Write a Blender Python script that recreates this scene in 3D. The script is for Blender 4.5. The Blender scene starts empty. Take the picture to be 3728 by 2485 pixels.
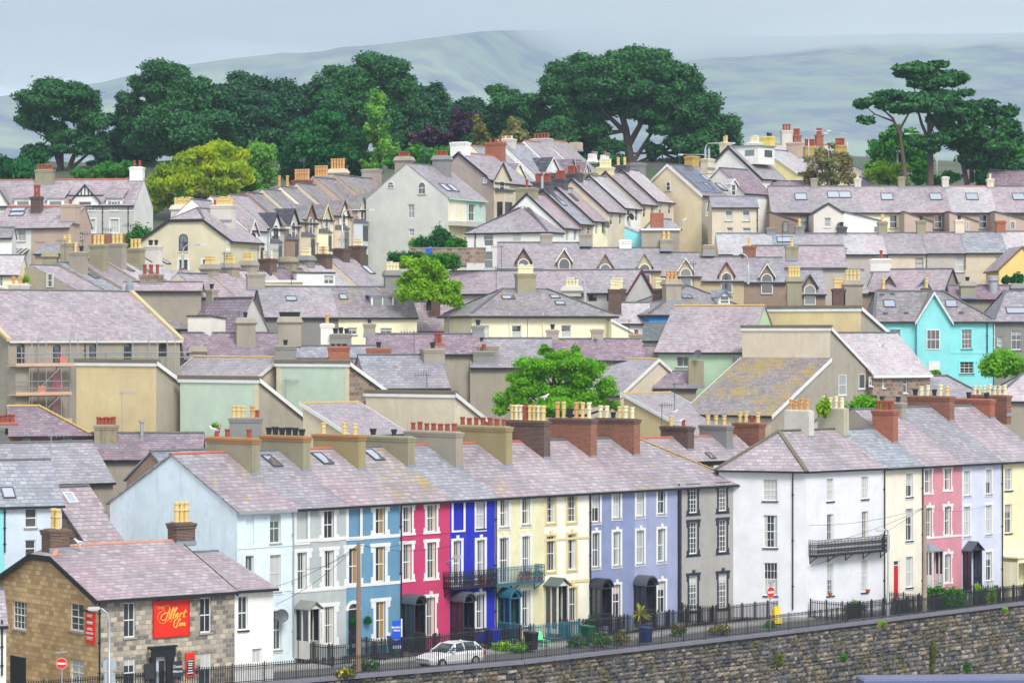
import bpy, math, random
from mathutils import Vector, Matrix, noise
random.seed(7)
R = math.radians
SC = bpy.context.scene
COL = SC.collection
# ---- camera geometry: the photograph is 3728 x 2485; camera 20 m up, level, looking along +Y
F, CX, HY, CZ = 10578., 1864., 1220., 20.
TL = {'B1': (0, 1550, 1.677), 'B2': (900, 1550, 1.677), 'B3': (1800, 1550, 1.677), 'B4': (2728, 1400, 1.445),
      'M1': (0, 950, 1.96), 'M2': (900, 950, 1.96), 'M3': (1800, 950, 1.96), 'M4': (2728, 950, 1.96),
      'T1': (0, 400, 2.24), 'T2': (900, 400, 2.24), 'T3': (1800, 400, 2.24), 'T4': (2728, 400, 2.24),
      'O': (0, 0, 1 / 1.585)}
T = [0, 0, 1]
def tile(n): T[:] = TL[n]
def kx(u): return (T[0] + u / T[2] - CX) / F
def kz(v): return (T[1] + v / T[2] - HY) / F
def wp(u, v, Y): return Vector((kx(u) * Y, Y, CZ - kz(v) * Y))
def sm(t): t = max(0., min(1., t)); return t * t * (3 - 2 * t)
def terr(X, Y):
 q = Y - (191.5 + X)
 z = 12.5 * sm((q - 17) / 45)
 z += .195 * max(0, min(Y, 440) - 258)
 if Y > 470: z -= 30 * sm((Y - 470) / 500)
 if q < -20: z -= 7 * sm((-20 - q) / 3) if Y > 100 else 7
 return z
# ---- mesh building
class MB:
 def __init__(s): s.v = []; s.f = []; s.m = []
 def poly(s, pts, m=0):
  n = len(s.v); s.v.extend([tuple(p) for p in pts]); s.f.append(list(range(n, n + len(pts)))); s.m.append(m)
 def slab(s, top, t=.1, m=0):
  top = [Vector(p) for p in top]; bot = [p - Vector((0, 0, t)) for p in top]
  n = len(s.v); k = len(top); s.v.extend([tuple(p) for p in top + bot])
  s.f.append(list(range(n, n + k))); s.f.append([n + k + i for i in range(k - 1, -1, -1)])
  for i in range(k): s.f.append([n + i, n + k + i, n + k + (i + 1) % k, n + (i + 1) % k])
  s.m.extend([m] * (k + 2))
 def hexa(s, b, t, m=0):      # bottom four, top four
  n = len(s.v); s.v.extend([tuple(p) for p in list(b) + list(t)])
  for q in ((3, 2, 1, 0), (4, 5, 6, 7), (0, 1, 5, 4), (1, 2, 6, 5), (2, 3, 7, 6), (3, 0, 4, 7)): s.f.append([n + i for i in q]); s.m.append(m)
 def box(s, x0, x1, y0, y1, z0, z1, m=0):
  s.hexa([(x0, y0, z0), (x1, y0, z0), (x1, y1, z0), (x0, y1, z0)], [(x0, y0, z1), (x1, y0, z1), (x1, y1, z1), (x0, y1, z1)], m)
 def bar(s, a, b, w=.05, h=None, m=0):
  a = Vector(a); b = Vector(b); h = h or w; d = (b - a);
  if d.length < 1e-6: return
  d.normalize(); r = d.cross(Vector((0, 0, 1)))
  if r.length < 1e-3: r = Vector((1, 0, 0))
  r.normalize(); q = r.cross(d); r *= w / 2; q *= h / 2
  s.hexa([a - r - q, a + r - q, a + r + q, a - r + q], [b - r - q, b + r - q, b + r + q, b - r + q], m)
 def tube(s, pts, rad, seg=8, m=0):
  pts = [Vector(p) for p in pts]; rad = rad if isinstance(rad, (list, tuple)) else [rad] * len(pts)
  n = len(s.v)
  for i, p in enumerate(pts):
   d = (pts[min(i + 1, len(pts) - 1)] - pts[max(i - 1, 0)]).normalized()
   a = d.cross(Vector((.31, .95, .07))).normalized(); b = d.cross(a)
   for k in range(seg):
    t = 2 * math.pi * k / seg; s.v.append(tuple(p + a * rad[i] * math.cos(t) + b * rad[i] * math.sin(t)))
  for i in range(len(pts) - 1):
   for k in range(seg): s.f.append([n + i * seg + k, n + i * seg + (k + 1) % seg, n + (i + 1) * seg + (k + 1) % seg, n + (i + 1) * seg + k]); s.m.append(m)
  s.f.append([n + k for k in range(seg)]); s.f.append([n + (len(pts) - 1) * seg + k for k in range(seg)]); s.m.extend([m, m])
 def lathe(s, prof, c=(0, 0, 0), seg=12, m=0):
  n = len(s.v); c = Vector(c)
  for r, z in prof:
   for k in range(seg):
    t = 2 * math.pi * k / seg; s.v.append((c.x + r * math.cos(t), c.y + r * math.sin(t), c.z + z))
  for i in range(len(prof) - 1):
   for k in range(seg): s.f.append([n + i * seg + k, n + i * seg + (k + 1) % seg, n + (i + 1) * seg + (k + 1) % seg, n + (i + 1) * seg + k]); s.m.append(m)
  s.f.append([n + (len(prof) - 1) * seg + k for k in range(seg)]); s.m.append(m)
 def mesh(s, name, mats, dz=0, smooth=False):
  me = bpy.data.meshes.new(name)
  vs = [(a, b, c + dz) for a, b, c in s.v] if dz else s.v
  me.from_pydata(vs, [], s.f)
  for m in (mats if isinstance(mats, (list, tuple)) else [mats]): me.materials.append(m) if m else None
  uv = me.uv_layers.new(name='UVMap').data
  V = [Vector(p) for p in vs]; Z = Vector((0, 0, 1))
  for p in me.polygons:
   nrm = p.normal; a = Z.cross(nrm)
   a = Vector((1, 0, 0)) if a.length < .05 else a.normalized()
   b = nrm.cross(a)
   for li in p.loop_indices:
    q = V[me.loops[li].vertex_index]; uv[li].uv = (q.dot(a), q.dot(b))
  if any(s.m): me.polygons.foreach_set('material_index', s.m)
  if smooth: me.polygons.foreach_set('use_smooth', [True] * len(me.polygons))
  return me
 def build(s, name, mats, parent=None, dz=0, smooth=False):
  if not s.f: return None
  o = bpy.data.objects.new(name, s.mesh(name, mats, dz, smooth)); COL.objects.link(o); o.parent = parent
  return o
LABELS = {}
def tag(o, label, cat, group=None, kind=None):
 LABELS[label] = LABELS.get(label, 0) + 1
 o['label'] = label; o['category'] = cat
 if group: o['group'] = group
 if kind: o['kind'] = kind
 return o
def thing(name, label, cat, loc=(0, 0, 0), rz=0, group=None):
 o = bpy.data.objects.new(name, None); COL.objects.link(o); o.empty_display_size = .3
 o.location = loc; o.rotation_euler = (0, 0, rz)
 return tag(o, label, cat, group)
def dup(src, loc, rz=0, label=None, parent=None):
 r = src.copy(); COL.objects.link(r); r.location = loc; r.rotation_euler = (0, 0, rz)
 if label: r['label'] = label
 for ch in list(src.children):
  c = ch.copy(); COL.objects.link(c); c.parent = r
  for g in list(ch.children):
   d = g.copy(); COL.objects.link(d); d.parent = c
 return r
# ---- materials
class NT:
 def __init__(s, name):
  s.mat = bpy.data.materials.new(name); s.mat.use_nodes = True; s.t = s.mat.node_tree; s.n = s.t.nodes; s.l = s.t.links
  s.b = s.n['Principled BSDF']; s.out = s.n['Material Output']
 def node(s, typ, **kw):
  n = s.n.new(typ)
  for k, v in kw.items():
   if k in n.inputs:
    if hasattr(v, 'is_output') : s.l.new(v, n.inputs[k])
    else: n.inputs[k].default_value = v
   else: setattr(n, k, v)
  return n
 def uv(s, sx=1, sy=1):
  c = s.node('ShaderNodeTexCoord'); m = s.node('ShaderNodeMapping'); s.l.new(c.outputs['UV'], m.inputs['Vector']); m.inputs['Scale'].default_value = (sx, sy, 1); return m.outputs[0]
 def obj(s, sx=1, sy=1, sz=1):
  c = s.node('ShaderNodeNewGeometry'); m = s.node('ShaderNodeMapping'); s.l.new(c.outputs['Position'], m.inputs['Vector']); m.inputs['Scale'].default_value = (sx, sy, sz); return m.outputs[0]
 def noise(s, vec, scale=1, detail=4, rough=.6):
  n = s.node('ShaderNodeTexNoise', Scale=scale, Detail=detail, Roughness=rough); s.l.new(vec, n.inputs['Vector']); return n.outputs[0]
 def ramp(s, fac, stops):
  r = s.node('ShaderNodeValToRGB'); s.l.new(fac, r.inputs[0]); e = r.color_ramp.elements
  while len(e) < len(stops): e.new(.5)
  for i, (p, c) in enumerate(stops):
   e[i].position = p; e[i].color = (c if hasattr(c, '__len__') else (c, c, c)) [:3] if False else (tuple(c) + (1,) if hasattr(c, '__len__') else (c, c, c, 1))
  return r.outputs[0]
 def mix(s, fac, a, b, mode='MIX'):
  m = s.node('ShaderNodeMix', data_type='RGBA', blend_type=mode)
  for i, x in ((0, fac), (6, a), (7, b)):
   if hasattr(x, 'is_output'): s.l.new(x, m.inputs[i])
   elif i == 0: m.inputs[i].default_value = x
   else: m.inputs[i].default_value = tuple(x) + (1,)
  return m.outputs[2]
 def bump(s, h, st=.3, dist=.02):
  b = s.node('ShaderNodeBump', Strength=st, Distance=dist); s.l.new(h, b.inputs['Height']); s.l.new(b.outputs[0], s.b.inputs['Normal'])
 def fin(s, col, rough=.8, spec=.3):
  if hasattr(col, 'is_output'): s.l.new(col, s.b.inputs['Base Color'])
  else: s.b.inputs['Base Color'].default_value = tuple(col) + (1,)
  s.b.inputs['Roughness'].default_value = rough; s.b.inputs['Specular IOR Level'].default_value = spec
  return s.mat
def rgb(r, g, b):
 f = lambda c: (c / 255 / 12.92) if c / 255 <= .04045 else ((c / 255 + .055) / 1.055) ** 2.4
 return (f(r), f(g), f(b))
def mul(c, k): return tuple(min(1, x * k) for x in c)
MC = {}
def plain(name, col, rough=.5, metal=0, spec=.4):
 if name in MC: return MC[name]
 t = NT(name); n = t.noise(t.obj(), 1.3, 3); c = t.mix(n, mul(col, .82), mul(col, 1.12)); m = t.fin(c, rough, spec); t.b.inputs['Metallic'].default_value = metal
 MC[name] = m; return m
def paint(name, col, dirt=.35, dcol=(.16, .14, .11), rough=.75, peb=.0):
 """painted or bare render: patchy weathering, run-off streaks"""
 if name in MC: return MC[name]
 t = NT(name); g = t.obj()
 n1 = t.ramp(t.noise(g, .55, 5, .65), [(.3, 0.), (.75, 1.)])
 c = t.mix(n1, mul(col, .86), mul(col, 1.08))
 st = t.ramp(t.noise(t.uv(1.1, .13), 1.5, 6, .7), [(.52, 0.), (.82, 1.)])
 bl = t.ramp(t.noise(g, 1.7, 6, .7), [(.56, 0.), (.75, 1.)])
 c = t.mix(t.node('ShaderNodeMath', operation='MULTIPLY', **{}).outputs[0] if False else st, c, t.mix(dirt, col, dcol))
 c = t.mix(bl, c, t.mix(dirt * .6, mul(col, .95), dcol))
 if peb:
  p = t.node('ShaderNodeTexVoronoi', Scale=14.); t.l.new(g, p.inputs['Vector'])
  c = t.mix(t.ramp(p.outputs['Distance'], [(.2, 0.), (.6, peb)]), c, mul(col, .45)); t.bump(p.outputs['Distance'], .5, .03)
 else: t.bump(t.noise(g, 9, 4), .25, .03)
 m = t.fin(c, rough, .25); MC[name] = m; return m
def slate(name, c1, c2, w=.36, h=.26, stain=.35, scol=(.10, .10, .12), lich=0., lcol=(.42, .30, .05), mort=.02, light=0.):
 if name in MC: return MC[name]
 c1, c2 = mul(c1, .82), mul(c2, .92)
 t = NT(name); uv = t.uv(); g = t.obj()
 wob = t.node('ShaderNodeTexNoise', Scale=.55, Detail=3.); t.l.new(uv, wob.inputs['Vector'])
 sc = t.node('ShaderNodeVectorMath', operation='MULTIPLY_ADD'); t.l.new(wob.outputs['Color'], sc.inputs[0]); sc.inputs[1].default_value = (.5, .16, 0); t.l.new(uv, sc.inputs[2])
 b = t.node('ShaderNodeTexBrick', offset=.5, squash=1., **{'Scale': 1., 'Mortar Size': mort, 'Mortar Smooth': .1, 'Bias': 0., 'Brick Width': w, 'Row Height': h})
 t.l.new(sc.outputs[0], b.inputs['Vector'])
 b.inputs['Color1'].default_value = (0, 0, 0, 1); b.inputs['Color2'].default_value = (1, 1, 1, 1); b.inputs['Mortar'].default_value = (.5, .5, .5, 1)
 per = b.outputs['Color']
 c = t.mix(per, c1, c2)
 n0 = t.ramp(t.noise(g, .16, 3, .5), [(.3, .86), (.5, 1.), (.75, 1.08)])
 c = t.mix(1., c, n0, 'MULTIPLY')
 n0h = t.ramp(t.noise(g, .15, 4, .6), [(.35, (.95, 1.0, 1.02)), (.5, (1., 1., .98)), (.65, (1.06, .95, .98))])
 c = t.mix(1., c, n0h, 'MULTIPLY')
 n1 = t.ramp(t.noise(g, .5, 6, .7), [(.47, 0.), (.72, stain)])
 c = t.mix(n1, c, scol)
 n2 = t.ramp(t.noise(t.uv(1.1, .22), 1.6, 5, .7), [(.5, 0.), (.78, stain)])
 c = t.mix(n2, c, mul(scol, 1.15))
 n3 = t.ramp(t.noise(t.uv(1., .5), 1.1, 5, .75), [(.58, 0.), (.78, .35 + light)])
 c = t.mix(n3, c, (.56, .54, .54))
 wn = t.node('ShaderNodeTexWhiteNoise', noise_dimensions='1D'); t.l.new(per, wn.inputs['W']); c = t.mix(t.ramp(wn.outputs['Value'], [(.9, 0.), (.93, .2)]), c, (.58, .55, .56)); c = t.mix(t.ramp(wn.outputs['Value'], [(.07, .4), (.11, 0.)]), c, mul(c1, .55))
 if lich:
  n4 = t.ramp(t.noise(g, .45, 6, .75), [(.60 - lich * .12, 0.), (.72 - lich * .08, .9)]); c = t.mix(n4, c, lcol)
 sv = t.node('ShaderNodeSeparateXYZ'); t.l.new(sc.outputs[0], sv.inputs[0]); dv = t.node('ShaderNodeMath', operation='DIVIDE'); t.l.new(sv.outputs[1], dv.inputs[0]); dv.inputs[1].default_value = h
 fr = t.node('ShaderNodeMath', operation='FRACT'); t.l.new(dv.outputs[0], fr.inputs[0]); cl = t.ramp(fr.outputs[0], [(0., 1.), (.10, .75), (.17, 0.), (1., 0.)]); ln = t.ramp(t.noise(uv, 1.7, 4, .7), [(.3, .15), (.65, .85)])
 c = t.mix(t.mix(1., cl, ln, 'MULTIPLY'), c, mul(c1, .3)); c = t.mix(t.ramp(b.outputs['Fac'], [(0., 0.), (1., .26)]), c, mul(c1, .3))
 h1 = t.node('ShaderNodeMath', operation='MULTIPLY_ADD'); t.l.new(per, h1.inputs[0]); h1.inputs[1].default_value = .25
 inv = t.node('ShaderNodeMath', operation='SUBTRACT'); inv.inputs[0].default_value = 1.; t.l.new(b.outputs['Fac'], inv.inputs[1]); t.l.new(inv.outputs[0], h1.inputs[2])
 t.bump(h1.outputs[0], .55, .03)
 m = t.fin(c, .55, .4); MC[name] = m; return m
def masonry(name, c1, c2, c3, w=.23, h=.085, mort=.012, mcol=(.3, .27, .23), wob=0., soot=.3, dark=None, moss=None):
 if name in MC: return MC[name]
 t = NT(name); uv = t.uv(); g = t.obj()
 vec = uv
 if wob:
  wn = t.node('ShaderNodeTexNoise', Scale=1.6, Detail=3.); t.l.new(uv, wn.inputs['Vector'])
  sc = t.node('ShaderNodeVectorMath', operation='MULTIPLY_ADD'); t.l.new(wn.outputs['Color'], sc.inputs[0]); sc.inputs[1].default_value = (wob, wob * .6, 0); t.l.new(uv, sc.inputs[2]); vec = sc.outputs[0]
 b = t.node('ShaderNodeTexBrick', offset=.5, **{'Scale': 1., 'Mortar Size': mort, 'Mortar Smooth': .3, 'Brick Width': w, 'Row Height': h}); t.l.new(vec, b.inputs['Vector'])
 b.inputs['Color1'].default_value = (0, 0, 0, 1); b.inputs['Color2'].default_value = (1, 1, 1, 1)
 c = t.mix(b.outputs['Color'], c1, c2)
 v = t.node('ShaderNodeTexWhiteNoise', noise_dimensions='1D'); t.l.new(b.outputs['Color'], v.inputs['W'])
 sep = t.node('ShaderNodeSeparateColor'); t.l.new(v.outputs['Color'], sep.inputs[0])
 c = t.mix(t.ramp(sep.outputs[0], [(.45, 0.), (.8, .55)]), c, c3)
 if dark: c = t.mix(t.ramp(sep.outputs[1], [(.5, 0.), (.75, .85)]), c, dark)
 c = t.mix(t.ramp(t.noise(g, .5, 5, .7), [(.45, 0.), (.75, soot)]), c, (.04, .035, .03))
 if moss: c = t.mix(t.ramp(t.noise(g, .7, 6, .75), [(.58, 0.), (.7, .7)]), c, moss)
 c = t.mix(t.ramp(b.outputs['Fac'], [(0., 0.), (1., .85)]), c, mcol)
 inv = t.node('ShaderNodeMath', operation='SUBTRACT'); inv.inputs[0].default_value = 1.; t.l.new(b.outputs['Fac'], inv.inputs[1])
 hh = t.mix(.4, inv.outputs[0], t.noise(g, 6, 4)); t.bump(hh, .7, .06)
 m = t.fin(c, .9, .15); MC[name] = m; return m
def leafm(name, c1, c2, c3=None, tr=.35, sc=.35):
 if name in MC: return MC[name]
 t = NT(name); g = t.obj(); c = t.mix(t.ramp(t.noise(g, sc, 3, .6), [(.35, 0.), (.65, 1.)]), c1, c2)
 if c3: c = t.mix(t.ramp(t.noise(g, sc * .6, 4, .7), [(.5, 0.), (.68, .8)]), c, c3)
 c = t.mix(t.ramp(t.noise(g, 3., 2, .5), [(.3, 0.), (.7, .35)]), c, mul(c2, 1.5))
 m = t.fin(c, .55, .25)
 tl = t.node('ShaderNodeBsdfTranslucent'); t.l.new(c, tl.inputs[0]); mx = t.node('ShaderNodeMixShader'); mx.inputs[0].default_value = tr
 t.l.new(t.b.outputs[0], mx.inputs[1]); t.l.new(tl.outputs[0], mx.inputs[2]); t.l.new(mx.outputs[0], t.out.inputs[0])
 MC[name] = m; return m
WHITE = plain('white_paint', (.78, .78, .76), .45)
OFFW = plain('aged_white_paint', (.68, .67, .6), .5)
BLACK = plain('black_paint', (.018, .019, .024), .4)
DARKG = plain('dark_grey_lead', (.09, .10, .12), .5)
LEAD = plain('lead_flashing', (.25, .28, .33), .5)
IRON = plain('black_iron', (.02, .021, .025), .5)
GALV = plain('galvanised_steel', (.42, .44, .46), .4, .5)
STONE = plain('sill_stone', (.33, .32, .31), .8)
GL = []
for i, c in enumerate([(.025, .03, .035), (.05, .06, .06), (.10, .12, .12), (.035, .045, .06)]):
 t = NT('window_glass_%s' % 'abcd'[i]); n = t.noise(t.obj(), .9, 2); m = t.fin(t.mix(n, mul(c, .6), mul(c, 1.6)), .05, 1.); GL.append(m)
CURT = [plain('net_curtain', (.5, .52, .5), .9), plain('cream_curtain', (.52, .47, .36), .9), plain('grey_blind', (.36, .38, .4), .9), plain('ochre_curtain', (.36, .22, .08), .9)]
POTM = {'b': plain('buff_clay', rgb(218, 192, 128), .7), 'r': plain('red_clay', rgb(150, 72, 54), .7), 'k': plain('black_clay', (.03, .03, .035), .5), 'o': plain('orange_clay', rgb(204, 156, 100), .7), 'w': plain('pale_clay', rgb(228, 218, 180), .7)}
def _pots():
 d = {}
 for k in 'bow':
  m = MB(); m.lathe([(.15, 0), (.15, .06), (.13, .1), (.125, .52), (.165, .56), (.165, .62), (.13, .64), (.13, .84), (.16, .88), (.16, .98), (.12, 1.)], seg=10); d[k] = m.mesh('chimney_pot', POTM[k])
 m = MB(); m.lathe([(.15, 0), (.14, .1), (.125, .75), (.165, .8), (.165, .95), (.12, 1.)], seg=10); d['r'] = m.mesh('chimney_pot', POTM['r'])
 m = MB(); m.lathe([(.13, 0), (.15, .5), (.19, .9), (.19, 1.), (.13, 1.)], seg=10); d['k'] = m.mesh('chimney_pot', POTM['k'])
 return d
POT = _pots()
# ---- foliage: many small leaf faces spread through clumps
import numpy as np
def leaf_mesh(name, pads, size, mat, seed=0, up=.3, dens=1., flat=.0, asp=1.6, core=None):
 """pads: (x, y, z, rx, ry, rz, n) in local metres"""
 rg = np.random.default_rng(seed); Vs = []
 for (x, y, z, rx, ry, rz, n) in pads:
  n = int(n * dens); d = rg.normal(size=(n, 3)); d /= np.linalg.norm(d, axis=1)[:, None]
  r = rg.random(n) ** .45; r = r * (1 + .16 * rg.normal(size=n)); c = d * r[:, None] * np.array([rx, ry, rz]) + np.array([x, y, z])
  nm = d * .7 + rg.normal(size=(n, 3)) * .75; nm[:, 2] += up; nm /= np.linalg.norm(nm, axis=1)[:, None]
  t = rg.normal(size=(n, 3)); t[:, 2] *= (1 - flat); t -= nm * (t * nm).sum(1)[:, None]; t /= np.linalg.norm(t, axis=1)[:, None]; b = np.cross(nm, t)
  s = size * (.6 + .8 * rg.random(n))[:, None]; t = t * s * asp * .5; b = b * s * .5
  Vs.append(np.stack([c - t, c - b * .9 + t * .1, c + t, c + b * .9 + t * .1], 1).reshape(-1, 3))
 V = np.concatenate(Vs); n = len(V) // 4
 me = bpy.data.meshes.new(name); me.vertices.add(len(V)); me.vertices.foreach_set('co', V.ravel().astype('f4'))
 me.loops.add(4 * n); me.loops.foreach_set('vertex_index', np.arange(4 * n, dtype='i4')); me.polygons.add(n); me.polygons.foreach_set('loop_start', np.arange(0, 4 * n, 4, dtype='i4')); me.polygons.foreach_set('loop_total', np.full(n, 4, 'i4'))
 me.update(); me.materials.append(mat); return me
LF = {
 'pine': leafm('pine_needles', (.011, .082, .028), (.042, .17, .040), (.004, .036, .022), .12, .5),
 'pineb': leafm('pine_needles_blue', (.008, .062, .03), (.027, .125, .042), (.003, .03, .022), .12, .5),
 'dkgreen': leafm('dark_leaves', (.006, .085, .02), (.018, .17, .03), (.004, .05, .022), .25, .4),
 'green': leafm('mid_green_leaves', (.02, .15, .012), (.06, .27, .018), (.01, .09, .015), .3, .5),
 'bright': leafm('bright_leaves', (.09, .33, .008), (.22, .52, .02), (.03, .17, .006), .4, .8),
 'lime': leafm('lime_leaves', (.14, .36, .008), (.32, .54, .02), (.05, .17, .012), .4, .5),
 'gold': leafm('golden_willow_leaves', (.17, .34, .006), (.46, .52, .012), (.05, .20, .01), .4, .3),
 'poplar': leafm('poplar_leaves', (.08, .27, .025), (.2, .44, .05), (.03, .11, .025), .35, .5),
 'purple': leafm('purple_leaves', (.035, .016, .035), (.07, .03, .055), (.02, .012, .02), .2, .5),
 'birch': leafm('thin_birch_leaves', (.14, .19, .05), (.26, .24, .09), (.30, .17, .07), .35, .6),
 'olive': leafm('olive_leaves', (.10, .13, .02), (.2, .2, .04), (.05, .09, .02), .3, .6),
 'red': leafm('red_flowers', (.5, .03, .03), (.7, .1, .08), None, .2, 3.), 'pinkf': leafm('pink_flowers', (.6, .15, .3), (.75, .4, .5), None, .2, 3.), 'violet': leafm('violet_flowers', (.12, .1, .35), (.25, .2, .5), None, .2, 3.), 'yellowf': leafm('yellow_flowers', (.6, .45, .05), (.8, .65, .1), None, .2, 3.)}
BARK = paint('bark', (.075, .06, .05), dirt=.6, dcol=(.02, .018, .015), rough=.95)
BARKP = paint('pine_bark', (.10, .075, .062), dirt=.5, dcol=(.03, .025, .022), rough=.95)
BARKW = paint('birch_bark', (.55, .52, .48), dirt=.5, dcol=(.1, .09, .08), rough=.9)
def tree(label, lf, pads, u, vb, Y, cat='tree', size=.3, dens=1., seed=0, bark=None, tr=.3, name='tree', group=None, up=.35, dep=1., npm=26, trunks=None, flat=.0, limb=True, split=None, dsp=.6, sub=None, asp=1.6):
 """pads are (u, v, ru, rv) in photo pixels of the current tile, read at distance Y"""
 rg = random.Random(seed); s = F * T[2] / Y; bx = kx(u) * Y; bz = CZ - kz(vb) * Y
 root = thing(name, label, cat, (bx, Y, bz), 0, group); P3 = []
 for pd in pads:
  pu, pv, ru, rv = pd[:4]; p = wp(pu, pv, Y); rx = ru / s; rz = rv / s; ry = max(rx, rz * .8) * dep
  oy = rg.uniform(-dsp, dsp) * rx if len(pd) < 5 else pd[4]
  P3.append((p.x - bx, oy, p.z - bz, rx, ry, rz))
 out = []
 for (x, y, z, rx, ry, rz) in P3:      # break each pad into lumps so that its outline is uneven and gaps show
  k = sub or max(4, int(5 + rx * rz * 1.1)); k = min(k, 40)
  for i in range(k):
   a = rg.uniform(0, 6.283); b = rg.uniform(-1, 1); r = rg.uniform(.35, .95); q = math.sqrt(1 - b * b); f = rg.uniform(.28, .52) if k > 6 else rg.uniform(.45, .65)
   out.append((x + rx * r * q * math.cos(a), y + ry * r * q * math.sin(a), z + rz * r * b, rx * f, ry * f, rz * f * rg.uniform(.7, 1.1) + size * .3, max(14, npm * (rx * f * (rz + rx) * .5 * f * 4 + .3) / (size * size * 6))))
 me = leaf_mesh('crown', out, size, LF[lf] if isinstance(lf, str) else lf, seed, up, dens, flat, asp); c = bpy.data.objects.new('crown', me); COL.objects.link(c); c.parent = root
 m = MB(); bark = bark or BARK; ztop = max(p[2] for p in P3)
 if trunks:
  ends = []
  for t in trunks:
   pts = []
   for (pu, pv) in t[0]: p = wp(pu, pv, Y); pts.append((p.x - bx, rg.uniform(-.3, .3), p.z - bz))
   n = len(pts); m.tube(pts, [t[1] * (1 - .75 * i / max(1, n - 1)) for i in range(n)], 8); ends += [Vector(p) for p in pts[max(1, n // 2):]]
 else:
  lean = rg.uniform(-.05, .05) * ztop; pts = [(0, 0, -.4), (lean * .3, 0, ztop * .3), (lean * .7, .1, ztop * .6), (lean, 0, ztop * .95)]; m.tube(pts, [tr, tr * .8, tr * .5, tr * .15], 8); ends = [Vector(p) for p in pts[1:]]
 if limb:
  for (x, y, z, rx, ry, rz) in P3:
   q = Vector((x, y, z)); e = min(ends, key=lambda a: (a - q).length + max(0, a.z - q.z + .5) * 3); L = (q - e).length
   if L < .3: continue
   mid = e.lerp(q, .5) - Vector((0, 0, L * .08)); rr = min(tr * .45, .04 + L * .02); m.tube([e, mid, q, q + Vector((rx * .5 * rg.choice((-1, 1)), ry * .3, rz * .4))], [rr, rr * .75, rr * .45, rr * .15], 6)
 m.build('trunk', bark, root, smooth=True); return root
def bush(label, lf, u0, u1, vt, vb, Y, size=.1, dens=1., seed=1, cat='shrub', name='shrub', lumps=9, flowers=None, group=None, up=.3):
 s = F * T[2] / Y; w = (u1 - u0) / s / 2; b = wp((u0 + u1) / 2, vb, Y); h = (vb - vt) / s; rg = random.Random(seed)
 root = thing(name, label, cat, b, 0, group); pads = []
 for i in range(lumps):
  x = rg.uniform(-.75, .75) * w; hh = h * (1 - .45 * (abs(x) / w) ** 2) * rg.uniform(.75, 1.); r = w * rg.uniform(.3, .45)
  pads.append((x, rg.uniform(-.5, .5) * w, hh * .52, r, r, hh * .46, 30 + r * hh * 6 / (size * size)))
 me = leaf_mesh('foliage', pads, size, LF[lf], seed, up, dens); o = bpy.data.objects.new('foliage', me); COL.objects.link(o); o.parent = root
 m = MB()
 for i in range(5): m.tube([(rg.uniform(-.1, .1), rg.uniform(-.1, .1), -.1), (rg.uniform(-.5, .5) * w, rg.uniform(-.3, .3) * w, h * .7)], [.03, .01], 5)
 m.build('stem', BARK, root)
 if flowers:
  fp = [(p[0], p[1] - p[4] * .4, p[2] + p[5] * .4, p[3] * .9, p[4] * .9, p[5] * .7, 10) for p in pads]; me = leaf_mesh('blossom', fp, size * .9, LF[flowers], seed + 5, .3); o = bpy.data.objects.new('blossom', me); COL.objects.link(o); o.parent = root
 return root
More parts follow.
